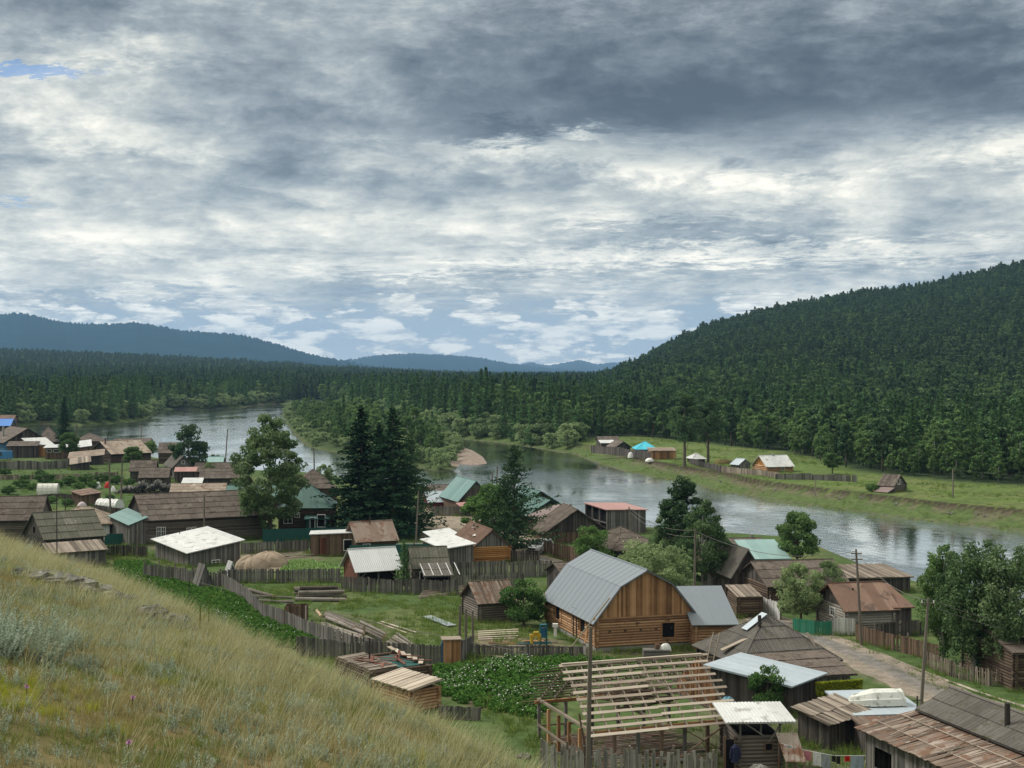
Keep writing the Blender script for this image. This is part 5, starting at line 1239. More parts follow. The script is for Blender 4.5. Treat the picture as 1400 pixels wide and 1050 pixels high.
roof_plane(rm, [(-.3, L_+.3, 4.3), (-.3, -.3, 4.3), (1.9, -.3, 5.35), (1.9, L_+.3, 5.35)], 'slate', wild=.5); roof_plane(rm, [(5.3, -.3, 4.0), (5.3, L_+.3, 4.0), (1.9, L_+.3, 5.35), (1.9, -.3, 5.35)], 'slate', wild=.5)
rm.tube([(1.9, -.3, 5.42), (1.9, L_+.3, 5.42)], .09, 6, .6); rm.build('roof', 'slate_grey', t); wm.build('wall', 'dark_board', t)
p_ = MB(); p_.tube([(.9, 5.4, 4.6), (.9, 5.4, 6.05)], .15, 10, .3); p_.build('chimney', 'iron', t)
# ---- right side
B('log_house', 'pale whitewashed log house with rusty brown roof and stovepipe behind the brown board fence', (1158, 866), bx=1222, lx=1120, yaw=11, eave=832, ridge=798, wmat='pale_log', gmat='dark_board', roof='metal', rmat='rust_roof', ov=.5, win=[('l', 1137, 1144, 831, 841)], chimney=[(.35, .35, .18, -.25, 'iron')])
B('shed', 'dark plank shed attached to the right end of the whitewashed log house', (1224, 864), bx=1247, D=5, yaw=11, wall_='plank', wmat='dark_board', flat=(2.1, 2.1, 3.3, 3.3), roof='metal', rmat='rust_roof', ov=.25)
t = B('shed', 'low shed with jumbled grey plank roof behind the whitewashed log house', (1140, 812), bx=1245, D=7, yaw=9, wall_='plank', wmat='dark_board', flat=(1.5, 1.5, 1.8, 1.8), roof='plank', rmat='worn_wood', ov=.3, wild=.9)[0]
B('log_house', 'brown log house with long grey-brown slate roof behind the apple trees', (1052, 836), bx=1158, lx=1012, yaw=12, eave=801, ridge=768, wmat='brown_log', gmat='dark_board', rmat='slate_brown', ov=.4)
B('house', 'dark gabled plank house directly left of the long grey-brown slate roof', (1003, 822), bx=1040, D=9, yaw=12, eave=783, ridge=752, axis='y', wall_='plank', wmat='dark_board', rmat='slate_grey', ov=.4)
B('shed', 'shed with pale teal sheet roof near the river bank', (1028, 795), bx=1078, D=6, yaw=6, wall_='plank', wmat='dark_board', flat=(2.4, 2.4, 3.6, 3.6), roof='seam', rmat='pale_teal_roof', ov=.3)
B('house', 'low brown-roofed house behind the pale teal roof at the river', (1003, 773), bx=1050, D=7, yaw=8, eave=751, ridge=737, rmat='slate_brown', wmat='brown_log', ov=.3, chimney=[(.8, .5, .3, .5, 'concrete')])
B('house', 'steep grey hip roof just right of the dense dark birch', (978, 778), bx=1003, D=7, yaw=14, eave=752, ridge=727, hip=.9, rmat='slate_grey', wmat='brown_log', ov=.3)
B('log_shed', 'dark log shed with open door left of the white board fence', (1010, 845), bx=1040, D=4, yaw=6, wmat='brown_log', flat=(1.9, 1.9, 2.3, 2.3), roof='plank', rmat='worn_wood', ov=.2)
B('cottage', 'dark wooden cottage at the right edge behind the picket fence', (1388, 945), bx=1480, D=8, yaw=8, eave=892, ridge=860, wmat='brown_log', rmat='slate_brown', ov=.4)
t, W_, D_, H_, RH_ = B('open_barn', 'tall grey plank barn with flat pinkish roof and open left end at the river', (830, 730), bx=883, lx=801, yaw=17, wall_='plank', wmat='grey_board', flat=(3.3, 3.15, 3.3, 3.45), roof='seam', rmat='pink_roof', ov=.3, sides='frb')
p_ = MB()
for k_ in range(4): y1 = D_*k_/3; p_.abox(-.1, .1, y1-.1, y1+.1, -.3, 3.3, .6)
p_.bar((0, 0, 1.5), (0, D_, 1.5), .12, .12, .5); p_.build('post', 'grey_board', t)
B('house', 'plank house with wide dark gable right of the shaggy larch', (745, 743), bx=832, D=8, yaw=10, eave=728, ridge=697, axis='y', wall_='plank', wmat='brown_board', gmat='dark_board', rmat='slate_brown', ov=.5, chimney=[(.5, .5, .3, .4, 'concrete')])
B('annex', 'plum-coloured sheet roof between the shaggy larch and the wide dark gable', (741, 733), bx=780, D=6, yaw=18, wall_='plank', wmat='brown_board', flat=(1.9, 3.3, 3.5, 2.2), roof='seam', rmat='plum_roof', ov=.3)
B('house', 'green-roofed gabled house nearer of the two behind the shaggy larch', (722, 720), bx=780, D=9, yaw=20, eave=703, ridge=684, axis='y', wall_='plank', wmat='brown_board', gmat='dark_board', roof='seam', rmat='green_roof', ov=.5)
B('house', 'green-roofed gabled house farther of the two behind the shaggy larch', (712, 705), bx=764, D=9, yaw=20, eave=690, ridge=672, axis='y', wall_='plank', wmat='brown_board', gmat='dark_board', roof='seam', rmat='green_roof', ov=.5)
B('house', 'brown slate roof between the round bush and the wide willow', (845, 775), bx=905, D=9, yaw=26, eave=752, ridge=722, hip=.8, rmat='slate_brown', wmat='dark_board', wall_='plank', ov=.4)
B('house', 'teal-roofed house with dark gable and pink porch left of the shaggy larch', (628, 703), bx=672, D=10, yaw=19, eave=683, ridge=658, axis='y', wall_='plank', wmat='brown_board', gmat='dark_board', roof='seam', rmat='teal_roof', ov=.4)
B('porch', 'small pinkish-red awning in front of the teal-roofed house', (630, 706), bx=646, D=2, yaw=19, wall_='plank', wmat='dark_board', flat=(1.5, 1.6, 1.9, 1.8), roof='seam', rmat='pink_roof', ov=.2)
B('house', 'magenta-walled little house with pale grey-blue roof beside the dirt square', (588, 696), bx=607, D=5, yaw=14, eave=685, ridge=672, wall_='flat', wmat='magenta_wall', rmat='pale_blue_roof', roof='seam', ov=.5)
B('house', 'small grey-brown roof just left of the teal-roofed gabled house', (598, 694), bx=626, D=8, yaw=24, eave=676, ridge=664, rmat='slate_brown', wmat='brown_log', ov=.4)
t, W_, D_, H_, RH_ = B('log_house', 'brown log house with dark green hip-ended roof behind the poplar', (383, 732), bx=452, D=8, yaw=3, eave=693, ridge=665, hip=.75, wmat='brown_log', roof='seam', rmat='green_roof', ov=.4, win=[('f', 388, 399, 706, 715), ('f', 403, 409, 701, 707)])
B('porch', 'green entrance porch on the front of the dark green hip-roofed house', (419, 734), bx=447, D=3, yaw=3, wall_='plank', wmat='green_metal', flat=(2.4, 2.4, 2.9, 2.9), roof='seam', rmat='green_roof', ov=.3, doors=[('f', 424, 430, 708, 722, 'v'), ('f', 434, 444, 704, 720, 'v')])
B('house', 'long dark green roof seen left of the poplar above the long log house', (310, 700), bx=388, D=7, yaw=4, eave=679, ridge=664, wmat='brown_log', roof='seam', rmat='green_roof', ov=.4)
B('house', 'reddish-brown roof behind the dark green hip-roofed house', (405, 688), bx=458, D=8, yaw=14, eave=667, ridge=643, hip=.8, wmat='brown_log', rmat='slate_brown', ov=.4)
# ---- far left cluster
L_G = None
B('house', 'big brown gabled house with blue walls at the left edge', (7, 622), bx=66, D=15, yaw=36, eave=604, ridge=586, axis='y', wall_='plank', wmat='blue_wall', gmat='dark_board', rmat='slate_brown', ov=.7, chimney=[(.15, .5, .5, .4, 'concrete')])
B('lean_to', 'low brown lean-to roof under the blue-walled gable', (10, 626), bx=50, D=4, yaw=10, wall_='plank', wmat='dark_board', flat=(3.0, 3.0, 3.9, 3.9), roof='slate', rmat='slate_brown', ov=.3)
B('house', 'bright blue roof at the very left edge above the brown gable', (-22, 600), bx=13, D=9, yaw=8, eave=582, ridge=573, roof='seam', rmat='blue_roof', wmat='brown_log', ov=.4)
B('house', 'rust-coloured far roof peeking above the bright blue roof', (-16, 594), bx=17, D=8, yaw=8, eave=575, ridge=568, rmat='rust_roof', wmat='brown_log', ov=.4)
B('shed', 'white-roofed orange brick shed in front of the brown gable', (42, 625), bx=72, lx=31, yaw=44, wall_='flat', wmat='orange_log', flat=(3.1, 3.1, 4.6, 4.6), roof='seam', rmat='white_roof', ov=.35)
B('shed', 'plank shed with window strip and thin white roof right of the orange brick shed', (62, 628), bx=90, D=5, yaw=10, wall_='plank', wmat='brown_board', flat=(2.9, 3.0, 3.4, 3.3), roof='seam', rmat='white_roof', ov=.5, doors=[('f', 64, 70, 615, 618, 'v'), ('f', 73, 82, 615, 618, 'v')])
B('house', 'reddish-brown hip roof between the brown gable and the narrow spruce', (50, 614), bx=80, D=11, yaw=16, eave=603, ridge=584, hip=.9, rmat='slate_brown', wmat='brown_log', ov=.5)
B('house', 'dark grey hip roof right of the narrow spruce at the river', (102, 614), bx=139, D=10, yaw=12, eave=603, ridge=592, hip=1.0, rmat='slate_brown', wmat='brown_log', ov=.5)
B('shed', 'white-roofed shed left of the pale rusty roof', (102, 625), bx=124, D=7, yaw=18, wall_='plank', wmat='brown_board', flat=(2.3, 2.9, 4.0, 3.6), roof='metal', rmat='white_roof', ov=.3)
B('house', 'pale rust-streaked roof with dark gable beside the leafy tree at the river', (153, 633), bx=204, lx=124, yaw=42, eave=620, ridge=603, roof='metal', rmat='slate_pale', wmat='brown_log', gmat='dark_board', ov=.5, chimney=[(.05, .4, .25, .8, 'iron')])
B('shed', 'pale brown low roof in front of the pale rust-streaked roof', (95, 636), bx=140, D=6, yaw=14, wall_='plank', wmat='dark_board', flat=(1.6, 2.3, 3.2, 2.6), roof='slate', rmat='slate_pale', ov=.4)
B('shed', 'lower worn board roof in front of the pale brown low roof', (97, 643), bx=122, D=6, yaw=16, wall_='plank', wmat='dark_board', flat=(1.3, 1.8, 2.8, 2.2), roof='plank', rmat='worn_wood', ov=.3)
B('house', 'long brown roof strip at the waterline behind the pale rust-streaked roof', (156, 618), bx=203, D=7, yaw=6, eave=606, ridge=600, rmat='slate_brown', wmat='brown_log', ov=.4)
B('house', 'brown roof left of the round-topped pine', (218, 634), bx=243, D=8, yaw=10, eave=619, ridge=606, rmat='slate_brown', wmat='brown_log', ov=.4)
B('shed', 'dark brown steep roof left of the small gabled house', (178, 659), bx=211, D=6, yaw=8, eave=644, ridge=630, rmat='slate_brown', wall_='plank', wmat='dark_board', ov=.3)
B('shed', 'lower dark brown roof with white patch in front of the small gabled house', (191, 668), bx=229, D=6, yaw=8, eave=653, ridge=640, rmat='slate_brown', wall_='plank', wmat='dark_board', ov=.3)
B('house', 'small grey gabled house with black attic window by the round-topped pine', (238, 655), bx=262, D=10, yaw=24, eave=637, ridge=624, axis='y', wall_='plank', wmat='grey_board', rmat='slate_grey', ov=.5, doors=[('f', 248, 252, 630, 634, 'v')])
B('porch', 'pinkish porch roof in front of the small grey gabled house', (239, 660), bx=267, D=3, yaw=8, wall_='plank', wmat='dark_board', flat=(2.2, 2.2, 2.8, 2.8), roof='seam', rmat='pink_roof', ov=.2)
B('shed', 'pale teal roof at the waterline right of the round-topped pine', (274, 645), bx=303, D=6, yaw=6, eave=634, ridge=625, roof='seam', rmat='pale_teal_roof', wmat='brown_log', ov=.3)
B('shed', 'long dark shed with collapsed brown roof left of the poplar', (274, 668), bx=328, D=7, yaw=8, eave=654, ridge=641, rmat='slate_brown', wall_='plank', wmat='dark_board', ov=.3)
B('house', 'brown roof behind the collapsed brown shed at the waterline', (266, 656), bx=326, D=8, yaw=6, eave=645, ridge=633, rmat='slate_brown', wmat='brown_log', ov=.3)
B('shed', 'small white-roofed shed right of the firewood heap', (250, 672), bx=274, D=4, yaw=8, wall_='plank', wmat='dark_board', flat=(1.5, 1.5, 2.1, 2.1), roof='seam', rmat='white_roof', ov=.3)
B('house', 'pale brown slate roof just above the ridge of the long log house', (234, 688), bx=306, D=7, yaw=8, eave=673, ridge=662, rmat='slate_pale', wall_='plank', wmat='dark_board', ov=.3)
B('shed', 'small brown shed with rusty roof in the overgrown plots', (113, 692), bx=137, lx=98, yaw=44, wall_='plank', wmat='brown_board', flat=(1.7, 2.0, 2.4, 2.2), roof='slate', rmat='rust_roof', ov=.3)
# ---- across the river
B('shed', 'dark-roofed long hut at the head of the far-bank hamlet', (819, 609), bx=846, D=7, yaw=4, eave=603, ridge=597, rmat='slate_brown', wall_='plank', wmat='dark_board', ov=.3)
B('shed', 'low white-roofed shed in the far-bank hamlet', (822, 612), bx=840, D=4, yaw=4, wall_='plank', wmat='dark_board', flat=(1.3, 1.3, 1.9, 1.9), roof='seam', rmat='white_roof', ov=.3)
B('house', 'grey gabled hut in the middle of the far-bank hamlet', (842, 619), bx=862, D=7, yaw=14, eave=611, ridge=604, axis='y', wall_='plank', wmat='dark_board', rmat='slate_brown', ov=.5)
B('house', 'hut with turquoise hip roof in the far-bank hamlet', (871, 622), bx=898, D=8, yaw=2, eave=614, ridge=604, hip=.9, roof='seam', rmat='sky_blue_roof', wall_='flat', wmat='blue_wall', ov=.4)
B('shed', 'long low orange-brown shed with pale roof beside the turquoise roof', (890, 628), bx=924, D=5, yaw=4, wall_='flat', wmat='tan_board', flat=(2.1, 2.1, 2.6, 2.6), roof='slate', rmat='slate_pale', ov=.3)
B('hut', 'tiny pointed white roof between the two big far-bank pines', (948, 633), bx=964, D=5, yaw=10, eave=627, ridge=620, hip=.9, roof='seam', rmat='white_roof', wall_='plank', wmat='dark_board', ov=.4)
B('shed', 'small grey gabled shed with whitish roof left of the orange log cabin across the river', (1010, 642), bx=1026, lx=1000, yaw=30, eave=635, ridge=628, axis='y', wall_='plank', wmat='grey_board', roof='seam', rmat='pale_blue_roof', ov=.3)
B('log_cabin', 'orange log cabin with silvery white roof across the river', (1049, 646), bx=1083, lx=1031, yaw=17, eave=637, ridge=623, wmat='tan_log', gmat='orange_log', roof='seam', rmat='white_roof', ov=.5, win=[('f', 1068, 1072, 639, 643)], chimney=[(.5, .5, .4, .4, 'concrete')])
t = B('log_cabin', 'ruined tilted log cabin standing alone in the meadow across the river', (1222, 673), bx=1238, lx=1202, yaw=52, eave=664, ridge=650, axis='y', wmat='grey_log', gmat='grey_board', roof='plank', rmat='slate_brown', ov=.3, wild=.7, doors=[('f', 1227, 1230, 656, 662, 'v')])[0]
p_ = MB(); p_.bar((-.5, 1, .9), (-2.6, 1.5, .1), 3.2, .12, .5); p_.build('fallen_roof', 'plum_roof', t)
for k_ in DONE: print('H', k_)

# ================================================================ fences
FENCES = []
def fence(label, pts, h, m_='grey_board', style='board', wd=.15, lean=.04, gap=.015, hv=.08, group=None, name='board_fence', posts=True, zs=0.0):
    P = [Vector((*G(*p), 0)) for p in pts]; o = P[0].copy()
    if o.y < 260: FENCES.append(P)
    t = thing(name, label, 'fence', o, 0, group); bm = MB(); rl = MB(); fs = []
    far = o.y > 260
    for a, b in zip(P[:-1], P[1:]):
        d = b-a; L = d.length; d = d/L; n_ = Vector((d.y, -d.x, 0)); a0 = a-o
        if n_.y > 0: n_ = -n_
        if style == 'metal':
            k = max(1, round(L/2.5))
            for i in range(k): bm.box(a0+d*(L*i/k)+n_*(.03 if i % 2 else .02), d*(L/k-.03), n_*.03, (0, 0, h), .35+.3*R.random())
        else:
            w_ = wd if not far else wd*2.5; x = 0; sg = .0
            while x < L:
                hh = h*(1-R.random()*hv)+.12*math.sin(x*.35+o.x); f_ = w_*R.uniform(.8, 1.15); lf = d*R.gauss(0, lean)*h*.5
                if style == 'picket' or R.random() > .015:
                    q = a0+d*x; bw = d*(f_-gap) if style != 'picket' else d*f_*.5
                    z0 = zs-.2; tone = R.random(); th = n_*.03
                    i = len(bm.v); A1, B1 = q+Vector((0, 0, z0)), q+bw+Vector((0, 0, z0)); A2, B2 = q+lf+Vector((0, 0, zs+hh)), q+bw+lf+Vector((0, 0, zs+hh-R.uniform(-.04, .04)))
                    bm.v.extend([tuple(v) for v in (A1, B1, B2, A2, A1+th, B1+th, B2+th, A2+th)])
                    for qf in ((0, 3, 2, 1), (4, 5, 6, 7), (3, 7, 6, 2), (0, 4, 7, 3), (1, 2, 6, 5)): bm.f.append(tuple(i+j for j in qf)); bm.t.append(tone); bm.m.append(0)
                x += f_*(1 if style != 'picket' else 1.35)
            for z_ in (h*.25, h*.78): rl.bar(a0-n_*.04+Vector((0, 0, zs+z_)), a0+d*L-n_*.04+Vector((0, 0, zs+z_)), .05, .09, .4)
        k = max(1, round(L/3.0))
        if posts and not far and style != 'metal':
            for i in range(k+1):
                pm = MB(); q = a0+d*(L*i/k)-n_*.12; pm.tube([q+Vector((0, 0, -.2)), q+Vector((R.gauss(0, .03), 0, zs+h*R.uniform(1.0, 1.12)))], .07, 6, R.random()); pm.build('post', 'pole_wood', t)
    bm.build('slats' if style != 'metal' else 'panel', m_, t); rl.build('rails', m_, t); return t
fence('grey board fence behind the sand heaps running to the flat-roofed brown shed', [(330, 757), (380, 755), (425, 752)], 1.5)
fence('dark green metal fence in front of the hip-roofed green house and spruces', [(359, 741), (470, 738), (573, 735)], 1.7, 'green_metal', 'metal', name='metal_fence')
fence('short dark green metal fence in front of the teal-roofed lean-to', [(143, 745), (201, 742)], 1.4, 'green_metal', 'metal', name='metal_fence')
fence('green metal fence strip behind the silver-roofed shed', [(478, 776), (588, 774)], 2.6, 'green_metal', 'metal', name='metal_fence')
fence('low grey board fence from the little white-topped hut to the silver-roofed shed', [(300, 797), (380, 797), (465, 796)], 1.45)
fence('grey board fence in front of the silver-roofed and mossy sheds', [(467, 808), (540, 812), (608, 813), (625, 812)], 1.45)
fence('tall grey fence behind the log cabin, upper of two parallel fences', [(619, 790), (690, 789), (754, 788)], 1.75)
fence('lower grey fence behind the log cabin, nearer of two parallel fences', [(617, 806), (665, 805), (716, 802)], 1.4)
fence('dark fence between the orange log house and the road', [(698, 770), (737, 772)], 1.6, 'dark_board')
fence('slanting grey fence falling away right beside the potato rows', [(296, 800), (330, 818), (358, 845), (425, 872), (480, 893), (520, 899)], 1.45)
fence('long grey board fence along the top of the flowering potato field', [(405, 897), (500, 905), (605, 908), (632, 903), (645, 896)], 1.55)
fence('grey board fence below the boards pile left of the gambrel house', [(645, 898), (720, 899), (797, 899), (802, 903)], 1.05)
fence('short low fence of grey boards at the lower end of the flowering potato field', [(600, 983), (655, 985)], .8)
fence('rotting dark fence in front of the white sheet-roofed square shed', [(196, 790), (238, 795), (262, 800), (300, 805)], 1.9, 'grey_board_flat', hv=.3)
fence('dark low fence between the mossy barn and the white-roofed shed', [(143, 760), (175, 760), (200, 762)], 1.3, 'dark_board')
fence('tall crooked fence of grey boards at the bottom edge under the rafter frame', [(738, 1068), (775, 1075), (800, 1079), (862, 1080), (920, 1082), (975, 1085)], 2.25, 'bleached_board', wd=.17, lean=.10, hv=.22, gap=.02)
fence('brown board fence along the dirt road past the white car', [(741, 756), (790, 772), (806, 778)], 1.9, 'brown_board')
fence('reddish brown board fence right of the road below the whitewashed log house', [(1170, 875), (1200, 884), (1240, 894), (1284, 905)], 1.5, 'brown_board', hv=.06)
fence('white board fence beside the green gate', [(1138, 868), (1168, 868)], 1.45, 'white_board', hv=.03)
fence('bright green board fence and gate left of the white boards', [(1084, 864), (1112, 869), (1137, 869)], 1.3, 'bright_green_board', hv=.03)
fence('white board fence in front of the dark log shed', [(1037, 836), (1066, 848)], 1.7, 'white_board', hv=.08)
fence('grey fence closing the garden right of the whitewashed log house', [(1198, 872), (1266, 868)], 1.3, 'dark_board')
fence('rough picket fence under the three drooping birches', [(1264, 911), (1300, 925), (1352, 938), (1396, 935)], 1.15, 'worn_wood', 'picket', wd=.12, lean=.12, name='picket_fence')
fence('grey fence at the edge of the dirt square below the pink awning', [(590, 705), (635, 705)], 1.5)
fence('white sheet fence right of the rust-streaked cabin', [(541, 760), (590, 758)], 1.5, 'white_board', 'metal', name='sheet_fence')
fence('blue-grey sheet fence at the corner of the vine-covered wall', [(1165, 965), (1200, 972)], 1.0, 'pale_blue_roof', 'metal', name='sheet_fence')
fence('upper grey fence of the overgrown plots at the left edge', [(-20, 642), (50, 642), (96, 640)], 2.0, posts=False)
fence('lower grey fence of the overgrown plots at the left edge', [(-20, 656), (90, 655), (160, 652)], 1.2, 'worn_wood', posts=False, hv=.4)
fence('grey fence below the greenhouse in the overgrown plots', [(-10, 690), (70, 681), (105, 684)], .9, 'dark_board', posts=False)
fence('dark fence right of the white film tunnel', [(128, 703), (165, 707)], 1.6, 'dark_board', posts=False)
fence('dark rail fence around the far-bank hamlet', [(808, 618), (850, 622), (890, 628)], 2.0, 'dark_board', posts=False)
fence('short dark fence behind the two big far-bank pines', [(943, 634), (985, 645)], 1.4, 'dark_board', posts=False)
fence('brown fence left of the small grey shed across the river', [(985, 645), (1035, 650), (1065, 654)], 1.4, 'worn_wood', posts=False)
fence('long grey fence in the meadow right of the orange log cabin across the river', [(1060, 655), (1110, 656), (1170, 659)], 1.3, 'grey_board', posts=False)

# ================================================================ poles and wires
POLES = {}
def pole(key, label, px, py, tpx, tpy, r=.12, m_='pole_wood', arms=0, name='utility_pole', z0=0.0, insul=True):
    x, y = G(px, py, z0); z = zat(tpy, y)-z0; dx_ = (tpx-700)/F*y-x
    t = thing(name, label, 'pole', (x, y, z0)); p_ = MB(); p_.tube([(0, 0, -.3), (dx_*.5, 0, z*.5), (dx_, 0, z)], [r*1.15, r, r*.8], 8, R.uniform(.3, .7)); p_.build('shaft', m_, t)
    for k in range(arms):
        q = MB(); zz = z-.35-.5*k; xx_ = dx_*zz/z; q.bar((xx_-.45, 0, zz), (xx_+.45, 0, zz), .08, .08, .4)
        a = q.build('crossarm', m_, t); c = MB()
        for s_ in (-.4, .4): c.tube([(xx_+s_, 0, zz+.04), (xx_+s_, 0, zz+.2)], .04, 6, .7)
        c.build('insulators', 'white_plastic', a)
    POLES[key] = Vector((x+dx_, y, z0+z-.15)); return t
pole('a', 'thick weathered utility pole in front of the bare rafter frame', 803, 1080, 808, 857, .125)
pole('b', 'leaning utility pole between the road and the upturned boat', 1259, 968, 1270, 818, .11, arms=1)
pole('c', 'utility pole in front of the whitewashed log house', 1178, 882, 1171, 751, .11, arms=2)
pole('d', 'grey utility pole right of the wide willow', 949, 843, 951, 724, .11)
pole('e', 'short dark pole in front of the pink-roofed open barn', 864, 752, 860, 693, .10, arms=1)
pole('f', 'dark pole beside the spruces at the dirt square', 568, 757, 572, 672, .10)
pole('g', 'pale pole in front of the roof of the long log house', 279, 745, 279, 676, .11)
pole('h', 'slim leaning pole against the bright water left of the poplar', 307, 650, 311, 587, .13)
pole('i', 'dark pole with the water behind it right of the poplar', 430, 660, 429, 613, .14)
pole('j', 'pole standing before the water behind the pale rusty roof', 193, 612, 193, 581, .18, arms=1)
pole('k', 'dark pole left of the white film tunnel', 151, 706, 149, 628, .14)
pole('l', 'dark pole rising beside the ridge of the long log house', 165, 694, 167, 625, .14)
pole('m', 'left pole of the pair against the river beside the shaggy larch', 673, 690, 673, 645, .13)
pole('n', 'right pole of the pair against the river beside the shaggy larch', 678, 690, 680, 637, .13)
pole('o', 'lone pole in the meadow across the river', 1303, 680, 1303, 641, .14)
pole('p', 'thin short pole in the meadow left of the ruined cabin', 1115, 676, 1115, 655, .08)
pole('q', 'thin pipe mast on the mossy barn side', 78, 790, 77, 676, .06, 'iron', name='mast')
pole('r', 'black iron pipe standing among the roofless log sheds', 505, 925, 505, 872, .07, 'iron', name='mast')
pole('s', 'short brown post with cap beside the black iron pipe', 545, 925, 543, 895, .09, 'brown_board', name='post')
pole('t', 'grey gate post left of the log cabin, first of three', 628, 880, 629, 828, .11, name='post')
pole('u', 'grey gate post left of the log cabin, middle of three', 637, 884, 637, 832, .10, name='post')
pole('v', 'grey gate post left of the log cabin, nearest of three', 647, 886, 646, 835, .10, name='post')
pole('w', 'thin aerial mast near the water left of the dark grey hip roof', 146, 612, 148, 589, .10, 'iron', name='mast')
pole('x', 'grey post standing in front of the green fence at the teal lean-to', 187, 764, 188, 726, .10, name='post')
pole('y', 'pole among the leaves right of the narrow spruce', 104, 625, 105, 580, .16)
def wire(a, b, sag, label, off=(0, 0, 0)):
    a = Vector(a)+Vector(off); b = Vector(b)+Vector(off); pts = [a.lerp(b, k/10)+Vector((0, 0, -sag*4*(k/10)*(1-k/10))) for k in range(11)]; o = pts[0].copy(); p_ = MB(); p_.tube([q-o for q in pts], .022, 4, .5)
    single(p_, 'power_line', 'grey_board', o, 0, label, 'wire')
end_r = Vector((*G(1480, 905), 0)); end_r.z = zat(868, end_r.y)
wire(POLES['b'], end_r, .5, 'upper power line running from the leaning pole to the right edge', (0, 0, .1)); wire(POLES['b'], end_r, .5, 'lower power line running from the leaning pole to the right edge', (.4, 0, -.45))
wire(POLES['d'], POLES['e'], .9, 'upper power line between the grey pole by the willow and the open barn', (0, 0, .1)); wire(POLES['d'], POLES['e'], .9, 'lower power line between the grey pole by the willow and the open barn', (.1, 0, -.5))
wire(POLES['d'], POLES['c'], 1.2, 'power line between the grey pole by the willow and the whitewashed house'); wire(POLES['c'], POLES['b'], .8, 'power line along the road between the two right-hand poles')
wire(POLES['o'], (POLES['o'].x+40, POLES['o'].y-8, POLES['o'].z-1), .8, 'thin line leading right from the lone meadow pole')
sp = GH(258, 828); pm = MB(); pm.tube([(0, 0, -.3), (.06, 0, zat(790, sp[1])-sp[2])], .035, 6, .3); single(pm, 'fence_post', 'iron', sp, 0, 'thin dark metal post standing in the grass at the crest of the slope', 'post')
a_ = Vector(sp)+Vector((.05, 0, zat(793, sp[1])-sp[2])); b_ = Vector((*G(720, 908), .9)); wire(a_, b_, .25, 'slack wire from the metal post on the slope down to the board fence')

# ================================================================ the bare rafter frame
x0, y0, c0, s0, W_, D_ = basis((808, 1058), 20, bx=1000, lx=737)
fr = thing('roof_frame', 'unfinished timber frame with bare pale rafters and battens and no roofing', 'timber frame', (x0, y0, 0), radians(20)); zp = zat(1003, y0)
RHf = 5.35; print('frame', W_, D_, zp)
def fpart(name, m_, fn): p_ = MB(); fn(p_); return p_.build(name, m_, fr)
for k_ in range(7): fpart('post', 'brown_board' if k_ % 2 else 'grey_board', lambda p_: p_.abox(W_*k_/6-.09, W_*k_/6+.09, .0, .18, -.3, zp-.1))
for k_ in range(5): fpart('post', 'tan_board' if k_ < 4 else 'grey_board', lambda p_: p_.abox(-.09, .09, D_*(k_+1)/5-.09, D_*(k_+1)/5+.09, -.3, zp-.1))
for k_ in range(5): fpart('post', 'grey_board', lambda p_: p_.abox(W_*(k_+1)/5-.09, W_*(k_+1)/5+.09, D_-.1, D_+.08, -.3, zp-.1))
for a, b in (((-.3, .09), (W_+.5, .09)), ((-.3, D_-.05), (W_+.5, D_-.05))): fpart('beam', 'tan_board', lambda p_: p_.bar((a[0], a[1], zp), (b[0], b[1], zp), .16, .18, .5))
for xk in (0, W_*.5, W_): fpart('beam', 'worn_wood', lambda p_: p_.bar((xk, -.2, zp+.14), (xk, D_+.2, zp+.14), .2, .12, .6))
sl_ = (RHf-zp-.2)/(D_/2); FR = lambda y: zp+.2+sl_*y if y < D_/2 else zp+.2+sl_*(D_-y)
for k_ in range(10):
    xk = .05+(W_-.1)*k_/9
    fpart('rafter', 'worn_wood', lambda p_: (p_.bar((xk, -.5, FR(-.5)), (xk, D_/2, FR(D_/2)), .06, .14, .5+.3*R.random()), p_.bar((xk+.07, D_+.5, FR(D_+.5)), (xk+.07, D_/2, FR(D_/2)), .06, .14, .4)))
for k_ in range(11):
    y1 = -.45+(D_/2+.35)*k_/10; j0, j1 = R.uniform(-.7, .25), R.uniform(-.1, .4); tl = R.uniform(-.06, .06); z1 = FR(y1)+.11
    fpart('batten', 'fresh_wood', lambda p_: (p_.bar((-.12+j0*.6, y1, z1), (W_*.52, y1+tl, FR(y1+tl)+.11), .20, .03, R.random(), up=(0, -sl_, 1)), p_.bar((W_*.52, y1+tl+.03, z1+.03), (W_+.35+j1, y1, z1+.02), .18, .03, R.random(), up=(0, -sl_, 1))))
for k_ in range(14):
    y1 = D_+.9-(D_/2+.5)*k_/13; z1 = FR(y1)+.10; j0 = R.uniform(-1.2, .1); fpart('batten', 'worn_wood', lambda p_: p_.bar((-.4+j0, y1, z1), (W_+.3, y1+R.uniform(-.05, .05), z1), .16, .03, R.random(), up=(0, sl_, 1)))
fpart('collar_tie', 'worn_wood', lambda p_: [p_.bar((.05+(W_-.1)*k/9, D_*.28, FR(D_*.28)), (.05+(W_-.1)*k/9, D_*.72, FR(D_*.72)), .05, .12) for k in range(1, 9)])
fpart('ridge_board', 'fresh_wood', lambda p_: p_.bar((-.15, D_/2, RHf+.12), (W_+.2, D_/2, RHf+.10), .2, .05, .6))
fpart('floor', 'patch_board', lambda p_: [p_.bar((.2, .3+D_*k/24, .12), (W_*R.uniform(.7, .98), .3+D_*k/24, .12), .22, .05) for k in range(23)])
fpart('gable_boards', 'tan_board', lambda p_: plank_wall(p_, (W_-.05, D_*.2), (W_-.05, D_*.85), zp+.25, lambda x: FR(D_*.2+x)-.15, sparse=.05))
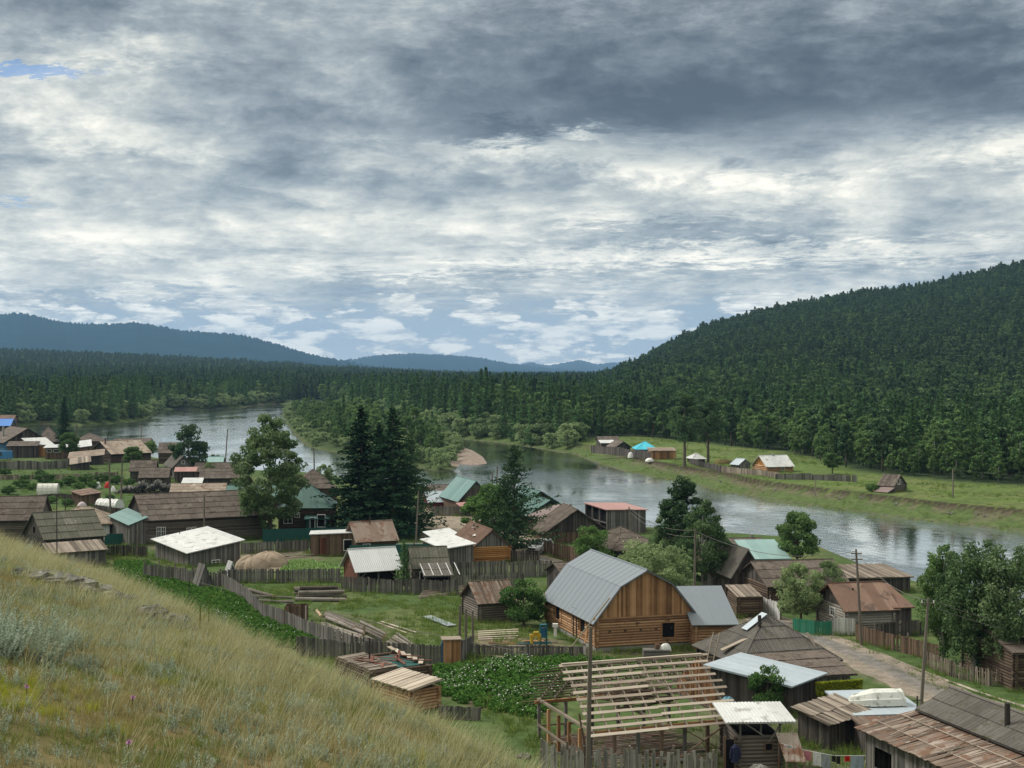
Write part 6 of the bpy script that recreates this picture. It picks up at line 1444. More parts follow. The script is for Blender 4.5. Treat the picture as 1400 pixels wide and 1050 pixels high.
fpart('brace', 'brown_board', lambda p_: (p_.bar((W_*.62, -.02, zp-.1), (W_*.95, -.02, .5), .14, .05), p_.bar((W_*.98, -.06, zp-.1), (W_*.60, -.06, .3), .14, .05), p_.bar((-.1, .3, zp-1.6), (-.1, 1.5, zp+.8), .12, .05), p_.bar((-.12, D_*.35, zp-.7), (-.12, .2, .2), .1, .05)))
fpart('lower_rail', 'worn_wood', lambda p_: (p_.bar((-.1, 0, .7), (-.1, D_, .9), .05, .14), p_.bar((0, D_, .8), (W_, D_, .7), .05, .12), p_.bar((W_*.2, 1.2, .5), (W_*.9, 2.2, .45), .1, .06), p_.bar((W_*.1, 2.2, .6), (W_*.7, 3.4, .6), .12, .06)))
fpart('loft_boards', 'brown_board', lambda p_: [p_.bar((W_*R.uniform(.15, .4), D_*R.uniform(.3, .8), zp+.25+.03*k), (W_*R.uniform(.6, .95), D_*R.uniform(.3, .8), zp+.25+.03*k), .16, .025) for k in range(34)])

# ================================================================ logs, planks, heaps
def log(a, b, r, z, label, group=None, m_='log_bark', y_off=0.0):
    a = Vector((*G(*a), z+r)); b = Vector((*G(*b), z+r)); o = a.copy(); p_ = MB(); p_.capm = 1
    k = R.uniform(.72, .95); md = (b-a)*.5+Vector((0, 0, R.uniform(-.03, .03))); p_.tube([(0, 0, 0), md, b-a], [r, r*(1+k)/2, r*k], 10, R.random())
    return single(p_, 'log', [m_, 'cut_wood'], o, 0, label, 'log', group)
GA = 'logs of the neat pile in front of the silver-roofed shed'; LA = 'thick grey log in the neat horizontal pile by the yard fence'
for k_, (a, b, z) in enumerate([((404, 822), (473, 823), 0), ((405, 818), (474, 817), 0), ((402, 814), (468, 813), 0), ((408, 819), (471, 817), .38), ((403, 815), (466, 815), .38), ((402, 811), (463, 811), .3), ((410, 816), (462, 815), .72)]): log(a, b, R.uniform(.17, .23), z, LA, GA)
GB = 'grey logs of the long slanting heap in the yard'; LB_ = 'long grey log in the slanting heap that runs down the yard'
for k_ in range(11):
    f_ = k_/10; x1 = 437+R.uniform(-3, 3)+f_*12; y1 = 862-f_*16; log((x1, y1), (x1+48+R.uniform(-8, 8), y1+19+R.uniform(-3, 3)), R.uniform(.14, .20), .0 if k_ < 6 else .32+.1*(k_ % 3), LB_, GB)
GC = 'grey logs of the lower slanting heap by the slanting fence'; LC = 'grey log of the lower slanting heap lying against the board fence'
for k_ in range(7):
    x1 = 474+k_*3+R.uniform(-2, 2); y1 = 876-k_*3.2; log((x1, y1), (x1+38+R.uniform(-5, 5), y1+17), R.uniform(.13, .18), .0 if k_ < 4 else .28, LC, GC)
GD = 'grey logs fanned out beside the board fence'; LD = 'grey log in the small fan-shaped heap beside the fence'
for k_ in range(6): log((527+k_*3.2, 884-k_*3), (552+k_*4.4, 893-k_*.6), .13, .05*(k_ % 2), LD, GD)
log((338, 811), (374, 820), .22, .15, 'brown-barked log lying topmost behind the slanting fence'); log((343, 818), (400, 821), .15, .1, 'slim log with pale top lying behind the slanting fence'); log((348, 823), (402, 825), .15, 0, 'lowest grey log behind the slanting fence')
log((433, 852), (439, 860), .14, 1.0, 'short pale log end sticking up over the slanting fence', None, 'cut_wood')
def plank(a, b, w_, z, label, group=None, m_='worn_wood', th=.05, name='plank'):
    a = Vector((*G(*a), z)); b = Vector((*G(*b), z)); o = a.copy(); p_ = MB(); p_.bar((0, 0, .05), b-a+Vector((0, 0, .05)), w_, th, R.random()); return single(p_, name, m_, o, 0, label, name.replace('_', ' '), group)
GP = 'weathered planks of the stack left of the log cabin'
for k_ in range(7): plank((571+R.uniform(-1, 4)+k_, 819-k_*.7), (634+R.uniform(-2, 6), 812-k_*.8), .22, .07*k_, 'long grey plank in the stack left of the log cabin', GP)
plank((516, 852), (556, 866), .2, .0, 'left one of two thin pale boards lying in the yard grass', None, 'fresh_wood'); plank((521, 851), (569, 866), .18, .05, 'right one of two thin pale boards lying in the yard grass', None, 'fresh_wood')
x1, y1 = G(578, 845); x2, y2 = G(612, 858); p_ = MB(); roof_plane(p_, [(0, 0, .15), (x2-x1, y2-y1, .12), (x2-x1+.75, y2-y1+.35, .12), (.75, .35, .18)], 'metal', thick=.02); single(p_, 'metal_sheet', 'pale_blue_roof', (x1, y1, 0), 0, 'long blue-grey metal sheet lying in the yard grass', 'metal sheet')
GS = 'sawn planks of the stack right of the gate posts'
for k_ in range(5): plank((654, 875-k_*1.3), (706+R.uniform(-2, 4), 873-k_*1.6), .24, .09*k_, 'fresh sawn plank in the stack right of the gate posts', GS, 'fresh_wood')
GT = 'loose boards scattered by the sawing bench'
for k_ in range(10): a = R.uniform(664, 720); b = 880+R.uniform(-3, 7); plank((a, b), (a+R.uniform(25, 55), b+R.uniform(-3, 3)), .2, .03*(k_ % 3), 'loose board in the scatter in front of the sawing bench', GT, 'worn_wood' if k_ % 2 else 'tan_board')
GU = 'slabs lying behind the sand heaps'
for k_ in range(10): a = R.uniform(330, 385); b = R.uniform(760, 771); plank((a, b), (a+R.uniform(25, 45), b+R.uniform(-3, 2)), .3, .12+.1*(k_ % 4), 'weathered slab in the low stack behind the sand heaps', GU)
plank((667, 897), (697, 903), .5, .1, 'pale board lying on the potato field edge, left of a pair', None, 'worn_wood'); plank((678, 905), (698, 900), .3, .15, 'pale board lying on the potato field edge, right of a pair', None, 'worn_wood')
def heap(name, label, cat, px, py, w_, d_, h_, m_, seed=0, rag=.25, z0=0.0, xy=None):
    x, y = xy or G(px, py); r = np.random.default_rng(seed); n1, n2 = 28, 12; p_ = MB(); rr = r.uniform(0, 50)
    P = []
    for j in range(n2+1):
        row = []
        for i in range(n1):
            a = 2*pi*i/n1; q = j/n2; rad_ = (1-q)**.8; nz_ = float(fbm(np.array([cos(a)*2+rr+q]), np.array([sin(a)*2+rr]), 3)[0])-.5
            row.append((cos(a)*rad_*w_/2*(1+nz_*rag*2), sin(a)*rad_*d_/2*(1+nz_*rag*2), -.1+(h_+.1)*max(0, 1-rad_**2.3)**.62*(1+nz_*rag) if j else -.15))
        P.append(row)
    for j in range(n2):
        for i in range(n1): k = (i+1) % n1; p_.face([P[j][i], P[j][k], P[j+1][k], P[j+1][i]], r.uniform(.3, .7))
    return single(p_, name, m_, (x, y, z0), 0, label, cat)
heap('sand_heap', 'left, flatter of the two sand heaps behind the low board fence', 'sand heap', 345, 776, 4.2, 3.5, 1.4, 'sand_pile', 1); heap('sand_heap', 'right, taller of the two sand heaps behind the low board fence', 'sand heap', 367, 773, 4.8, 3.5, 1.6, 'sand_pile', 2)
# firewood heap
fw = MB(); rr = random.Random(3)
for k_ in range(900):
    a = rr.uniform(-7.0, 7.0); hgt = 2.5*(1-(abs(a)/7.4)**2)*(.8+.2*math.sin(a*2)); z = rr.uniform(0, hgt); y1 = rr.uniform(-1.6, 1.6)*(1-z/2.2); d = Vector((rr.uniform(-1, 1), rr.uniform(-1, 1), rr.uniform(-.5, .7))).normalized()*rr.uniform(.3, .8)
    fw.mi = 0 if z < hgt*.66 else 1; fw.bar(Vector((a, y1, z))-d/2, Vector((a, y1, z))+d/2, .16, .14, rr.random())
single(fw, 'firewood_heap', ['coal', 'bleached_board'], (*G(211, 674), 0), 0, 'big dark heap of split firewood with bleached top left of the small grey gabled house', 'firewood heap')
# hoops, greenhouse, tunnel
def tunnel(name, label, cat, px, py, L_, w_, h_, yaw, m_='film', bump=0):
    x, y = G(px, py); t = thing(name, label, cat, (x, y, 0), radians(yaw)); p_ = MB(); n = 12; k = 10
    for i in range(n):
        for j in range(k):
            q = []
            for a, b in ((i, j), (i+1, j), (i+1, j+1), (i, j+1)):
                th = pi*b/k; hh = h_*(1+(.08*math.sin(a*2.1)*bump)); q.append((L_*a/n, -cos(th)*w_/2, sin(th)**.8*hh))
            p_.face(q, .5)
    for e in (0, 1):
        p_.face([(L_*e, -cos(pi*j/k)*w_/2, sin(pi*j/k)**.8*h_) for j in range(k+1)], .3)
    p_.build('film_cover', m_, t); q = MB()
    for i in range(0, n+1, 3): q.tube([(L_*i/n, -cos(pi*j/k)*(w_/2+.03), sin(pi*j/k)**.8*(h_+.03)) for j in range(k+1)], .03, 4, .5)
    q.build('hoops', 'white_board', t); return t
tunnel('greenhouse', 'cream arched film greenhouse in the overgrown plots', 'greenhouse', 52, 676, 3.6, 3.0, 2.0, 8)
tunnel('film_tunnel', 'low white film tunnel over a garden bed near the dark poles', 'film tunnel', 136, 694, 4.2, 2.4, 1.5, -24, 'white_paint', 1)
heap('covered_haystack', 'pale pink covered heap behind the pale rusty roof', 'covered heap', 112, 697, 1.8, 1.6, 1.3, 'pale_pink', 5, .1)
heap('tarp_heap', 'heap under a shiny blue tarpaulin left of the leafy shrub', 'tarpaulin heap', 995, 973, 1.35, 1.1, 1.0, 'blue_tarp', 6, .2)
heap('tarp_heap', 'white covered heap at the left of the far-bank hamlet meadow', 'covered heap', 862, 625, 1.6, 1.3, 1.3, 'white_paint', 7, .2); heap('tarp_heap', 'white covered heap nearer the river below the turquoise roof', 'covered heap', 888, 630, 2.2, 1.5, .7, 'white_paint', 8, .2)
heap('hay_heap', 'yellowish hay heap between the pines and the small grey shed across the river', 'hay heap', 990, 634, 5, 3, 1.1, 'dry_blade', 9, .2)
heap('scrap_heap', 'heap of grey rags and white sacks beside the log bathhouse corner', 'scrap heap', 1038, 1068, 1.5, 1, .9, 'concrete', 10, .4)
heap('white_bin', 'round white bin among the scrap left of the firewood heap', 'bin', 134, 668, 1.2, 1.2, 1.3, 'white_paint', 12, .03); heap('red_bin', 'round red bin among the scrap left of the firewood heap', 'bin', 147, 667, 1.3, 1.2, 1.2, 'red_paint', 13, .03); heap('white_bin', 'white sack beside the dark pole left of the firewood heap', 'sack', 155, 672, 1.0, .8, 1.0, 'white_paint', 14, .2)
# limestone outcrops on the hillside: tight groups of broken stone, each one outcrop
def outcrop(label, px, py, L_, d_, h_, n, seed, yaw=0):
    x, y, z = GH(px, py); r = random.Random(seed); p_ = MB()
    for k in range(n):
        a = r.uniform(-1, 1); cx0 = a*L_/2; cy0 = r.uniform(-1, 1)*d_/2*(1-a*a*.6); s_ = r.uniform(.35, 1)*h_*(1.2-abs(a)*.6); gz = hz(x+cx0, y+cy0)-z
        C0 = Vector((cx0, cy0, gz+s_*.12)); V_ = []
        for i in range(4):
            for j in range(7):
                th = 2*pi*j/7+i*.4; ph = (-.9, -.1, .55, 1.15)[i]; q = r.uniform(.72, 1.2); V_.append(C0+Vector((cos(th)*cos(ph)*s_*1.5*q, sin(th)*cos(ph)*s_*q, math.sin(ph)*s_*.75*q)))
        tn = r.random()
        for i in range(3):
            for j in range(7): k2 = (j+1) % 7; p_.face([V_[i*7+j], V_[i*7+k2], V_[i*7+7+k2], V_[i*7+7+j]], min(1, max(0, tn+r.uniform(-.2, .2))))
        p_.face(V_[21:28], tn)
    single(p_, 'rock_outcrop', 'rock', (x, y, z), 0, label, 'rock')
outcrop('long low lichen-covered rock outcrop on the upper slope', 98, 806, 1.9, .8, .30, 44, 1)
outcrop('small flat rock left of the long outcrop on the slope', 58, 797, .9, .4, .16, 12, 2)
outcrop('grey lichen-spotted rock outcrop in the middle of the slope', 210, 846, 1.0, .5, .21, 22, 3)
outcrop('small split rock at the slope crest near the yellow flower stalks', 268, 866, .4, .2, .13, 8, 4)
outcrop('pale rounded limestone boulder at the lower right tip of the slope', 716, 1036, .8, .6, .26, 22, 5)
# ================================================================ huts and small sheds
def tent(name, label, cat, px, py, w_, d_, h_, yaw, mroof, mw):
    x, y = G(px, py); t = thing(name, label, cat, (x, y, 0), radians(yaw)); p_ = MB(); roof_plane(p_, [(0, d_, 0), (0, 0, 0), (w_/2, 0, h_), (w_/2, d_, h_)], 'plank'); roof_plane(p_, [(w_, 0, 0), (w_, d_, 0), (w_/2, d_, h_), (w_/2, 0, h_)], 'plank'); p_.build('roof', mroof, t)
    q = MB(); plank_wall(q, (0, .05), (w_, .05), 0, lambda x: h_*(1-abs(x-w_/2)/(w_/2))); q.build('gable', mw, t); return t
tent('hut', 'steep grey A-frame board hut standing by the potato rows', 'hut', 270, 806, 1.7, 2.2, 2.5, 30, 'grey_board', 'grey_board')
tent('hut', 'small hut with pointed white-sheeted roof beside the A-frame board hut', 'hut', 309, 797, 1.5, 1.6, 2.2, 28, 'white_roof', 'dark_board')
x0, y0 = G(606, 908); ou = thing('outhouse', 'narrow brown plank outhouse with blue side board by the fence', 'outhouse', (x0, y0, 0), radians(8)); p_ = MB()
for a, b in (((0, 0), (1.35, 0)), ((1.35, 0), (1.35, 1.2)), ((1.35, 1.2), (0, 1.2)), ((0, 1.2), (0, 0))): plank_wall(p_, a, b, 0, 1.85)
p_.build('wall', 'tan_board', ou); p_ = MB(); p_.abox(-.1, 1.45, -.1, 1.3, 1.86, 1.93, .7); p_.build('roof', 'worn_wood', ou); p_ = MB(); p_.abox(-.14, -.05, -.1, .25, 0, 1.75, .6); p_.build('side_board', 'blue_paint', ou)
x0, y0 = G(389, 858); cr = thing('board_bin', 'square bin of old upright brown boards behind the slanting fence', 'bin', (x0, y0, 0), radians(0)); p_ = MB()
for a, b in (((0, 0), (1.9, 0)), ((1.9, 0), (1.9, 1.4)), ((1.9, 1.4), (0, 1.4)), ((0, 1.4), (0, 0))): plank_wall(p_, a, b, 0, 1.9, wd=.2)
p_.build('boards', 'brown_board', cr); p_ = MB(); p_.abox(1.85, 1.95, -.07, .0, 0, 1.95, .9); p_.build('corner_post', 'fresh_wood', cr)
x0, y0 = G(416, 744); 
# roofless log sheds near the slope
x0, y0, c0, s0, W_, D_ = basis((563, 974), 40, bx=598, lx=514); lg = thing('log_shed', 'low log shed with striped board roof at the foot of the grassy slope', 'log shed', (x0, y0, 0), radians(40)); p_ = MB(); hz_ = zat(944, y0)
for a, b in (((0, 0), (W_, 0)), ((W_, 0), (W_, D_)), ((W_, D_), (0, D_)), ((0, D_), (0, 0))): log_wall(p_, a, b, -.2, hz_, r=.11)
p_.build('wall', 'tan_log', lg); p_ = MB(); roof_plane(p_, [(-.25, D_+.25, hz_+.05), (-.25, -.25, hz_+.05), (W_+.2, -.25, hz_+.45), (W_+.2, D_+.25, hz_+.45)], 'plank', wild=.3); p_.build('roof', 'fresh_wood', lg)
x0, y0, c0, s0, W_, D_ = basis((508, 940), 32, bx=586, lx=462); lg = thing('log_shed', 'half-roofed log shed with red and green scraps behind the striped board roof', 'log shed', (x0, y0, 0), radians(32)); p_ = MB()
for a, b in (((0, 0), (W_, 0)), ((W_, 0), (W_, D_)), ((W_, D_), (0, D_)), ((0, D_), (0, 0))): log_wall(p_, a, b, -.2, 1.15, r=.11)
p_.build('wall', 'brown_log', lg); p_ = MB(); roof_plane(p_, [(0, D_, 1.2), (0, 0, 1.2), (W_*.45, 0, 1.3), (W_*.45, D_, 1.3)], 'plank', wild=.9); p_.build('roof', 'worn_wood', lg)
p_ = MB(); p_.abox(W_*.48, W_*.9, .3, D_*.8, 1.1, 1.16, .4); p_.build('green_sheet', 'green_metal', lg); p_ = MB()
for k_ in range(10): a = R.uniform(0, W_*.8); p_.bar((a, R.uniform(0, D_), 1.35), (a+R.uniform(.5, 2), R.uniform(0, D_), 1.4), .2, .04)
p_.build('loose_boards', 'red_board', lg); p_ = MB()
for k_ in range(6): p_.bar((W_*.85+.1*k_, D_*.2*k_*.9, 1.3+.02*k_), (W_*1.0+.03*k_, D_*.2*(k_+1), 1.35), .35, .04)
p_.build('roof_edge', 'fresh_wood', lg)
# sawing bench
x0, y0 = G(727, 884); sb = thing('sawing_bench', 'yellow and blue sawmill machine beside the gambrel house', 'machine', (x0, y0, 0), radians(10)); sb.scale = (.78, .78, .78); p_ = MB(); p_.tube([(0, 0, .3), (0, 0, 1.2), (.25, 0, 1.45), (.65, 0, 1.45), (.8, 0, 1.2), (.8, 0, .6)], .17, 8, .5); p_.abox(-.2, 1.0, -.15, .15, 1.0, 1.3, .5); p_.build('saw_head', 'yellow_paint', sb)
p_ = MB(); [p_.abox(a, a+.1, b, b+.1, 0, 2.3, .5) for a in (.95, 1.6) for b in (0, .5)]; p_.abox(.95, 1.7, 0, .6, 2.2, 2.3, .5); p_.abox(.95, 1.7, 0, .6, .9, 1.0, .5); p_.abox(-1.5, 2.2, -.1, 0, .25, .35, .5); p_.abox(-1.5, 2.2, .6, .7, .25, .35, .5); p_.build('frame', 'teal_paint', sb); p_ = MB(); p_.tube([(1.3, .3, 1.0), (1.3, .3, 1.9)], .28, 12, .5); p_.build('drum', 'blue_paint', sb)
x0, y0 = G(765, 872); p_ = MB(); p_.abox(0, .45, -.3, 0, 1.0, 1.3, .5); p_.abox(.1, .35, -.2, 0, .2, 1.0, .4); single(p_, 'meter_box', 'white_plastic', (x0-.6, y0-.3, 0), 0, 'small white box on a post under the left window of the gambrel house', 'box')
x0, y0 = G(880, 902); st = thing('firewood_stack', 'low stack of grey boards with white sacks under the gambrel gable', 'stack', (x0, y0, 0)); p_ = MB(); p_.abox(0, 2.1, 0, 1.0, 0, .75, .5); [p_.abox(.02, 2.05, -.05-.01*k, 0, .1+.12*k, .2+.12*k) for k in range(5)]; p_.build('boards', 'grey_board_flat', st)
p_ = MB(); p_.tube([(1.1, .5, .8), (1.15, .5, 1.15)], .22, 10, .4); p_.build('rusty_can', 'rust_roof', st); x1 = heap('sack', 'white sack lying on the grey board stack under the gambrel gable', 'sack', 0, 0, 1.0, .6, .45, 'white_paint', 31, .3, .76, (x0+1.75, y0+.45))
# boat
x0, y0 = G(1164, 967, 2.0); bt = thing('rowing_boat', 'upturned pale metal rowing boat lying on the blue sheet roof', 'boat', (x0, y0+.9, 2.02), radians(4)); p_ = MB(); L2, nb = 3.5, 22; SEC = []
for i in range(nb+1):
    t_ = i/nb; wv = .80*min(1, (t_*2.6+.06))**.6; hv_ = .88*(.55+.45*min(1, t_*2.4)); sh = -.0
    SEC.append([(t_*L2, -wv, 0), (t_*L2+.0, -wv*1.0, .05), (t_*L2*.97+.06, -wv*.93, hv_*.45), (t_*L2*.96+.08, -wv*.86, hv_*.5), (t_*L2*.94+.12, -wv*.62, hv_*.88), (t_*L2*.93+.14, -wv*.2, hv_), (t_*L2*.93+.14, wv*.2, hv_), (t_*L2*.94+.12, wv*.62, hv_*.88), (t_*L2*.96+.08, wv*.86, hv_*.5), (t_*L2*.97+.06, wv*.93, hv_*.45), (t_*L2, wv, .05), (t_*L2, wv, 0)])
for i in range(nb):
    for j in range(11): p_.face([SEC[i][j], SEC[i][j+1], SEC[i+1][j+1], SEC[i+1][j]][::-1], .35+.3*((j in (2, 3, 7, 8))))
for e in (0, nb): p_.face(SEC[e] if e == 0 else SEC[e][::-1], .4)
p_.build('hull', 'boat_metal', bt); p_ = MB(); p_.tube([q[0] for q in SEC], .035, 6, .7); p_.tube([q[-1] for q in SEC], .035, 6, .7); p_.build('gunwale', 'boat_metal', bt); p_ = MB(); p_.bar((.3, 0, .60), (L2*.93, 0, .90), .06, .05, .7); p_.build('keel', 'boat_metal', bt)
x1, y1 = G(1254, 968, 2.0); p_ = MB(); p_.tube([(0, 0, 0), (0, 0, .75)], .05, 6, .3); p_.bar((-.3, 0, .45), (.3, 0, .5), .05, .05, .3); single(p_, 'vent_pipe', 'iron', (x1, y1, 2.0), 0, 'thin rusty vent pipe right of the upturned boat', 'pipe')
# corrugated sheet
x0, y0 = G(1074, 1066); p_ = MB(); roof_plane(p_, [(0, 0, 1.0), (1.15, -.1, 1.0), (.85, 1.0, 2.35), (-.35, 1.1, 2.35)], 'metal', thick=.02); [p_.tube([(a, b, 0), (a, b, z)], .05, 6, .3) for a, b, z in ((.05, .05, 1.0), (1.05, 0, 1.0), (-.2, 1.0, 2.3), (.75, .95, 2.3))]; single(p_, 'corrugated_awning', 'rust_pale', (x0, y0, 0), 0, 'steep striped corrugated awning right of the log bathhouse', 'awning')
x0, y0 = G(1012, 990); p_ = MB(); p_.abox(0, 1.5, 0, .9, 0, .75, .3); roof_plane(p_, [(-.1, -.1, .8), (1.7, -.1, .8), (1.6, 1.0, .95), (0, 1.0, .95)], 'plank', wild=.4); single(p_, 'covered_chest', 'worn_wood', (x0-.3, y0, 0), radians(4), 'low board-topped chest behind the bathhouse roof', 'chest')
# vine
r = np.random.default_rng(77); x0, y0 = G(1112, 966); n_ = 3000; L_ = 3.4; a = r.uniform(0, L_, n_); z_q = 1.8-r.uniform(0, 1, n_)**1.5*(.5+1.1*np.sin(a*2.3+.4)**2); C_ = np.stack([a, -.42-r.uniform(0, .22, n_)+a*.27, z_q], 1); ax = rdir(n_, r)*.07; ay = np.cross(ax, rdir(n_, r)); ay = ay/np.linalg.norm(ay, axis=1)[:, None]*.06
vo = bpy.data.objects.new('vine', quads_mesh('vine', C_, ax, ay, r.uniform(.1, .9, n_), ['lime_blade'])); COL.objects.link(vo); vo.location = (x0, y0-.2, 0); tag(vo, 'bright green climbing vine hanging over the lean-to wall', 'vine')
# hanging jacket (dark blue) and the washing
x0, y0 = G(1005, 1060); jk = MB(); jk.tube([(0, 0, 1.75), (0, 0, 1.6), (.02, -.02, 1.2), (0, 0, .75)], [.08, .2, .19, .22], 10, .5); jk.tube([(-.18, 0, 1.6), (-.26, -.02, 1.2), (-.25, -.03, .95)], [.07, .07, .06], 7, .5); jk.tube([(.18, 0, 1.6), (.27, -.02, 1.2), (.25, -.03, .95)], [.07, .07, .06], 7, .5); single(jk, 'jacket', 'navy_cloth', (x0, y0, 0), 0, 'dark blue jacket hanging by the bathhouse door', 'jacket')
PTS = [(1068, 1016), (1100, 1024), (1140, 1030), (1200, 1028), (1262, 1024)]; Yc = 80.0
LW = [Vector(((p-700)/F*Yc, Yc-(k_*.25), zat(q, Yc))) for k_, (p, q) in enumerate(PTS)]
p_ = MB(); p_.tube([q-LW[0] for q in LW], .012, 4, .5); single(p_, 'clothesline', 'white_plastic', LW[0], 0, 'clothesline sagging across the yard behind the lower right sheds', 'clothesline')
def onl(px):
    x = (px-700)/F*Yc
    for a, b in zip(LW[:-1], LW[1:]):
        if a.x <= x <= b.x or b is LW[-1]: t_ = (x-a.x)/(b.x-a.x); return a.lerp(b, t_)
    return LW[0]
for k_, (p0, p1, h_, mt, lb) in enumerate([(1073, 1077, .5, 'white_cloth', 'narrow white cloth at the left end of the clothesline'), (1078, 1088, .45, 'teal_cloth', 'turquoise towel near the left end of the clothesline'), (1089, 1096, .4, 'red_cloth', 'red and dark rag right of the turquoise towel'), (1099, 1109, .55, 'pink_cloth', 'pale pink shirt on the clothesline'), (1111, 1122, .75, 'white_cloth', 'white sheet left of the grey shirts'), (1123, 1134, .8, 'grey_cloth', 'light grey shirt in the middle of the clothesline'), (1136, 1141, .35, 'black_cloth', 'first of two small black socks on the line'), (1142, 1147, .45, 'black_cloth', 'second, longer of two small black socks on the line'), (1153, 1160, .32, 'red_cloth', 'small bright red cloth in the middle of the line'), (1161, 1178, .8, 'pale_blue_cloth', 'wide pale grey-blue sheet on the clothesline'), (1180, 1187, .4, 'cream_cloth', 'small cream cloth between the two big sheets'), (1190, 1220, .7, 'teal_cloth', 'wide patterned turquoise sheet at the right of the line'), (1221, 1226, .35, 'black_cloth', 'black and white sock at the right end of the line'), (1233, 1247, .4, 'grey_cloth', 'thin grey cloth by the shed corner')]):
    a, b = onl(p0), onl(p1); p_ = MB(); nn = 6; d = b-a
    for i in range(nn):
        for j in range(3):
            q = [(d*(u_/nn)+Vector((0, .05*math.sin(u_*1.7+j)*v_/3, -h_*v_/3))) for u_, v_ in ((i, j), (i+1, j), (i+1, j+1), (i, j+1))]; p_.face(q, .5)
    ob = single(p_, 'laundry', mt, a, 0, lb, 'laundry'); sm = ob.modifiers.new('thickness', 'SOLIDIFY'); sm.thickness = .012
# ================================================================ vehicles
def car(name, label, x, y, yaw, paint, L_=4.4, w_=1.75, h_=1.65, van=False):
    t = thing(name, label, 'van' if van else 'car', (x, y, 0), radians(yaw)); p_ = MB(); hw = w_/2
    prof = [(-L_/2, .35), (-L_/2, .85), (-L_/2+.15, .98), (-L_*.22, 1.05), (-L_*.05, h_), (L_*.40, h_-.04), (L_/2, 1.05), (L_/2, .35)] if not van else [(-L_/2, .35), (-L_/2, .9), (-L_/2+.1, 1.1), (-L_*.36, h_), (L_*.48, h_), (L_/2, h_-.1), (L_/2, .35)]
    tp = lambda z: hw*(1 if z < 1.06 else 1-.22*(z-1.05)/(h_-1.05+1e-6))
    lf = [(a, -tp(b), b) for a, b in prof]; rt_ = [(a, tp(b), b) for a, b in prof]; n = len(prof)
    p_.face(lf, .5); p_.face(rt_[::-1], .5)
    for i in range(n): j = (i+1) % n; p_.face([lf[j], lf[i], rt_[i], rt_[j]], .5)
    p_.build('body', paint, t); q = MB(); i0 = 3 if not van else 2; A1, B1 = Vector(lf[i0]), Vector(lf[i0+1]); A2, B2 = Vector(rt_[i0]), Vector(rt_[i0+1]); nrm = Vector((-.02, 0, .02)); f = lambda a, b, u: a.lerp(b, u)
    q.face([f(f(A1, B1, .1), f(A2, B2, .1), .06)+nrm, f(f(A1, B1, .1), f(A2, B2, .1), .94)+nrm, f(f(A1, B1, .9), f(A2, B2, .9), .92)+nrm, f(f(A1, B1, .9), f(A2, B2, .9), .08)+nrm], .5); q.build('windscreen', 'glass', t)
    for sgn in (-1, 1):
        q = MB(); a0, a1 = (-L_*.14, L_*.42) if not van else (-L_*.34, -L_*.05); q.face([(a0, sgn*(tp(1.12)+.012), 1.12), (a1, sgn*(tp(1.12)+.012), 1.12), (a1-.1, sgn*(tp(h_-.15)+.012), h_-.15), (a0+.35, sgn*(tp(h_-.15)+.012), h_-.15)], .5); q.build('side_window', 'glass', t)
        q = MB(); q.abox(-L_/2-.03, -L_/2+.05, sgn*hw*.78-.16, sgn*hw*.78+.16, .68, .86, .5); q.build('headlight', 'white_plastic', t)
        for a in (-L_*.31, L_*.31):
            q = MB(); q.tube([(a, sgn*(hw-.2), .34), (a, sgn*(hw+.02), .34)], .34, 16, .4); wh = q.build('wheel', 'black_rubber', t); q = MB(); q.tube([(a, sgn*(hw), .34), (a, sgn*(hw+.04), .34)], .19, 12, .6); q.build('rim', 'zinc_roof', wh)
    q = MB(); q.abox(-L_/2-.02, -L_/2+.02, -hw*.55, hw*.55, .62, .84, .2); q.build('grille', 'black_rubber', t); q = MB(); q.abox(-L_/2-.08, -L_/2+.05, -hw, hw, .38, .56, .6); q.build('bumper', 'black_rubber', t); return t
x1, y1 = G(737, 757); car('car', 'white car parked on the dirt road under the shaggy larch', x1+.1, y1+.8, 62, 'white_car')
x1, y1 = G(4, 629); car('van', 'bright blue van parked at the left edge below the brown gable', x1, y1, 20, 'blue_car', 4.6, 2.0, 2.3, True)
# ================================================================ weeds along walls and fences
wx = []; wr = np.random.default_rng(41)
for x0, y0, c, s, W_, D_ in FOOT:
    if y0 > 330: continue
    for (a0, b0, a1, b1) in ((0, 0, W_, 0), (0, D_, 0, 0), (W_, 0, W_, D_)):
        L_ = math.hypot(a1-a0, b1-b0); n_ = int(L_*4.5)
        for k in range(n_):
            t_ = wr.uniform(-.05, 1.05); a = a0+(a1-a0)*t_; b = b0+(b1-b0)*t_; o_ = abs(wr.normal())*.45+.12
            if a0 == a1 == 0: a -= o_
            elif a0 == a1: a += o_
            else: b -= o_
            wx.append((x0+a*c-b*s, y0+a*s+b*c))
for pts in FENCES:
    for p, q in zip(pts[:-1], pts[1:]):
        L_ = (q-p).length
        for k in range(int(L_*5)): t_ = wr.random(); d_ = wr.normal(size=2)*.35; wx.append((p.x+(q.x-p.x)*t_+d_[0], p.y+(q.y-p.y)*t_+d_[1]-.1))
wx = np.array(wx); kp = fbm(wx[:, 0]*.4, wx[:, 1]*.4, 2) > .40; wx = wx[kp]; n_ = len(wx)
wo = gn_scatter('weeds', np.stack([wx[:, 0], wx[:, 1], height(wx[:, 0], wx[:, 1])], 1), wr.uniform(0, 6.28, n_), wr.uniform(.5, 1.15, n_), wr.integers(0, 5, n_), YG); wo['label'] = 'tall weeds growing along the house walls and fences'; wo['category'] = 'weeds'
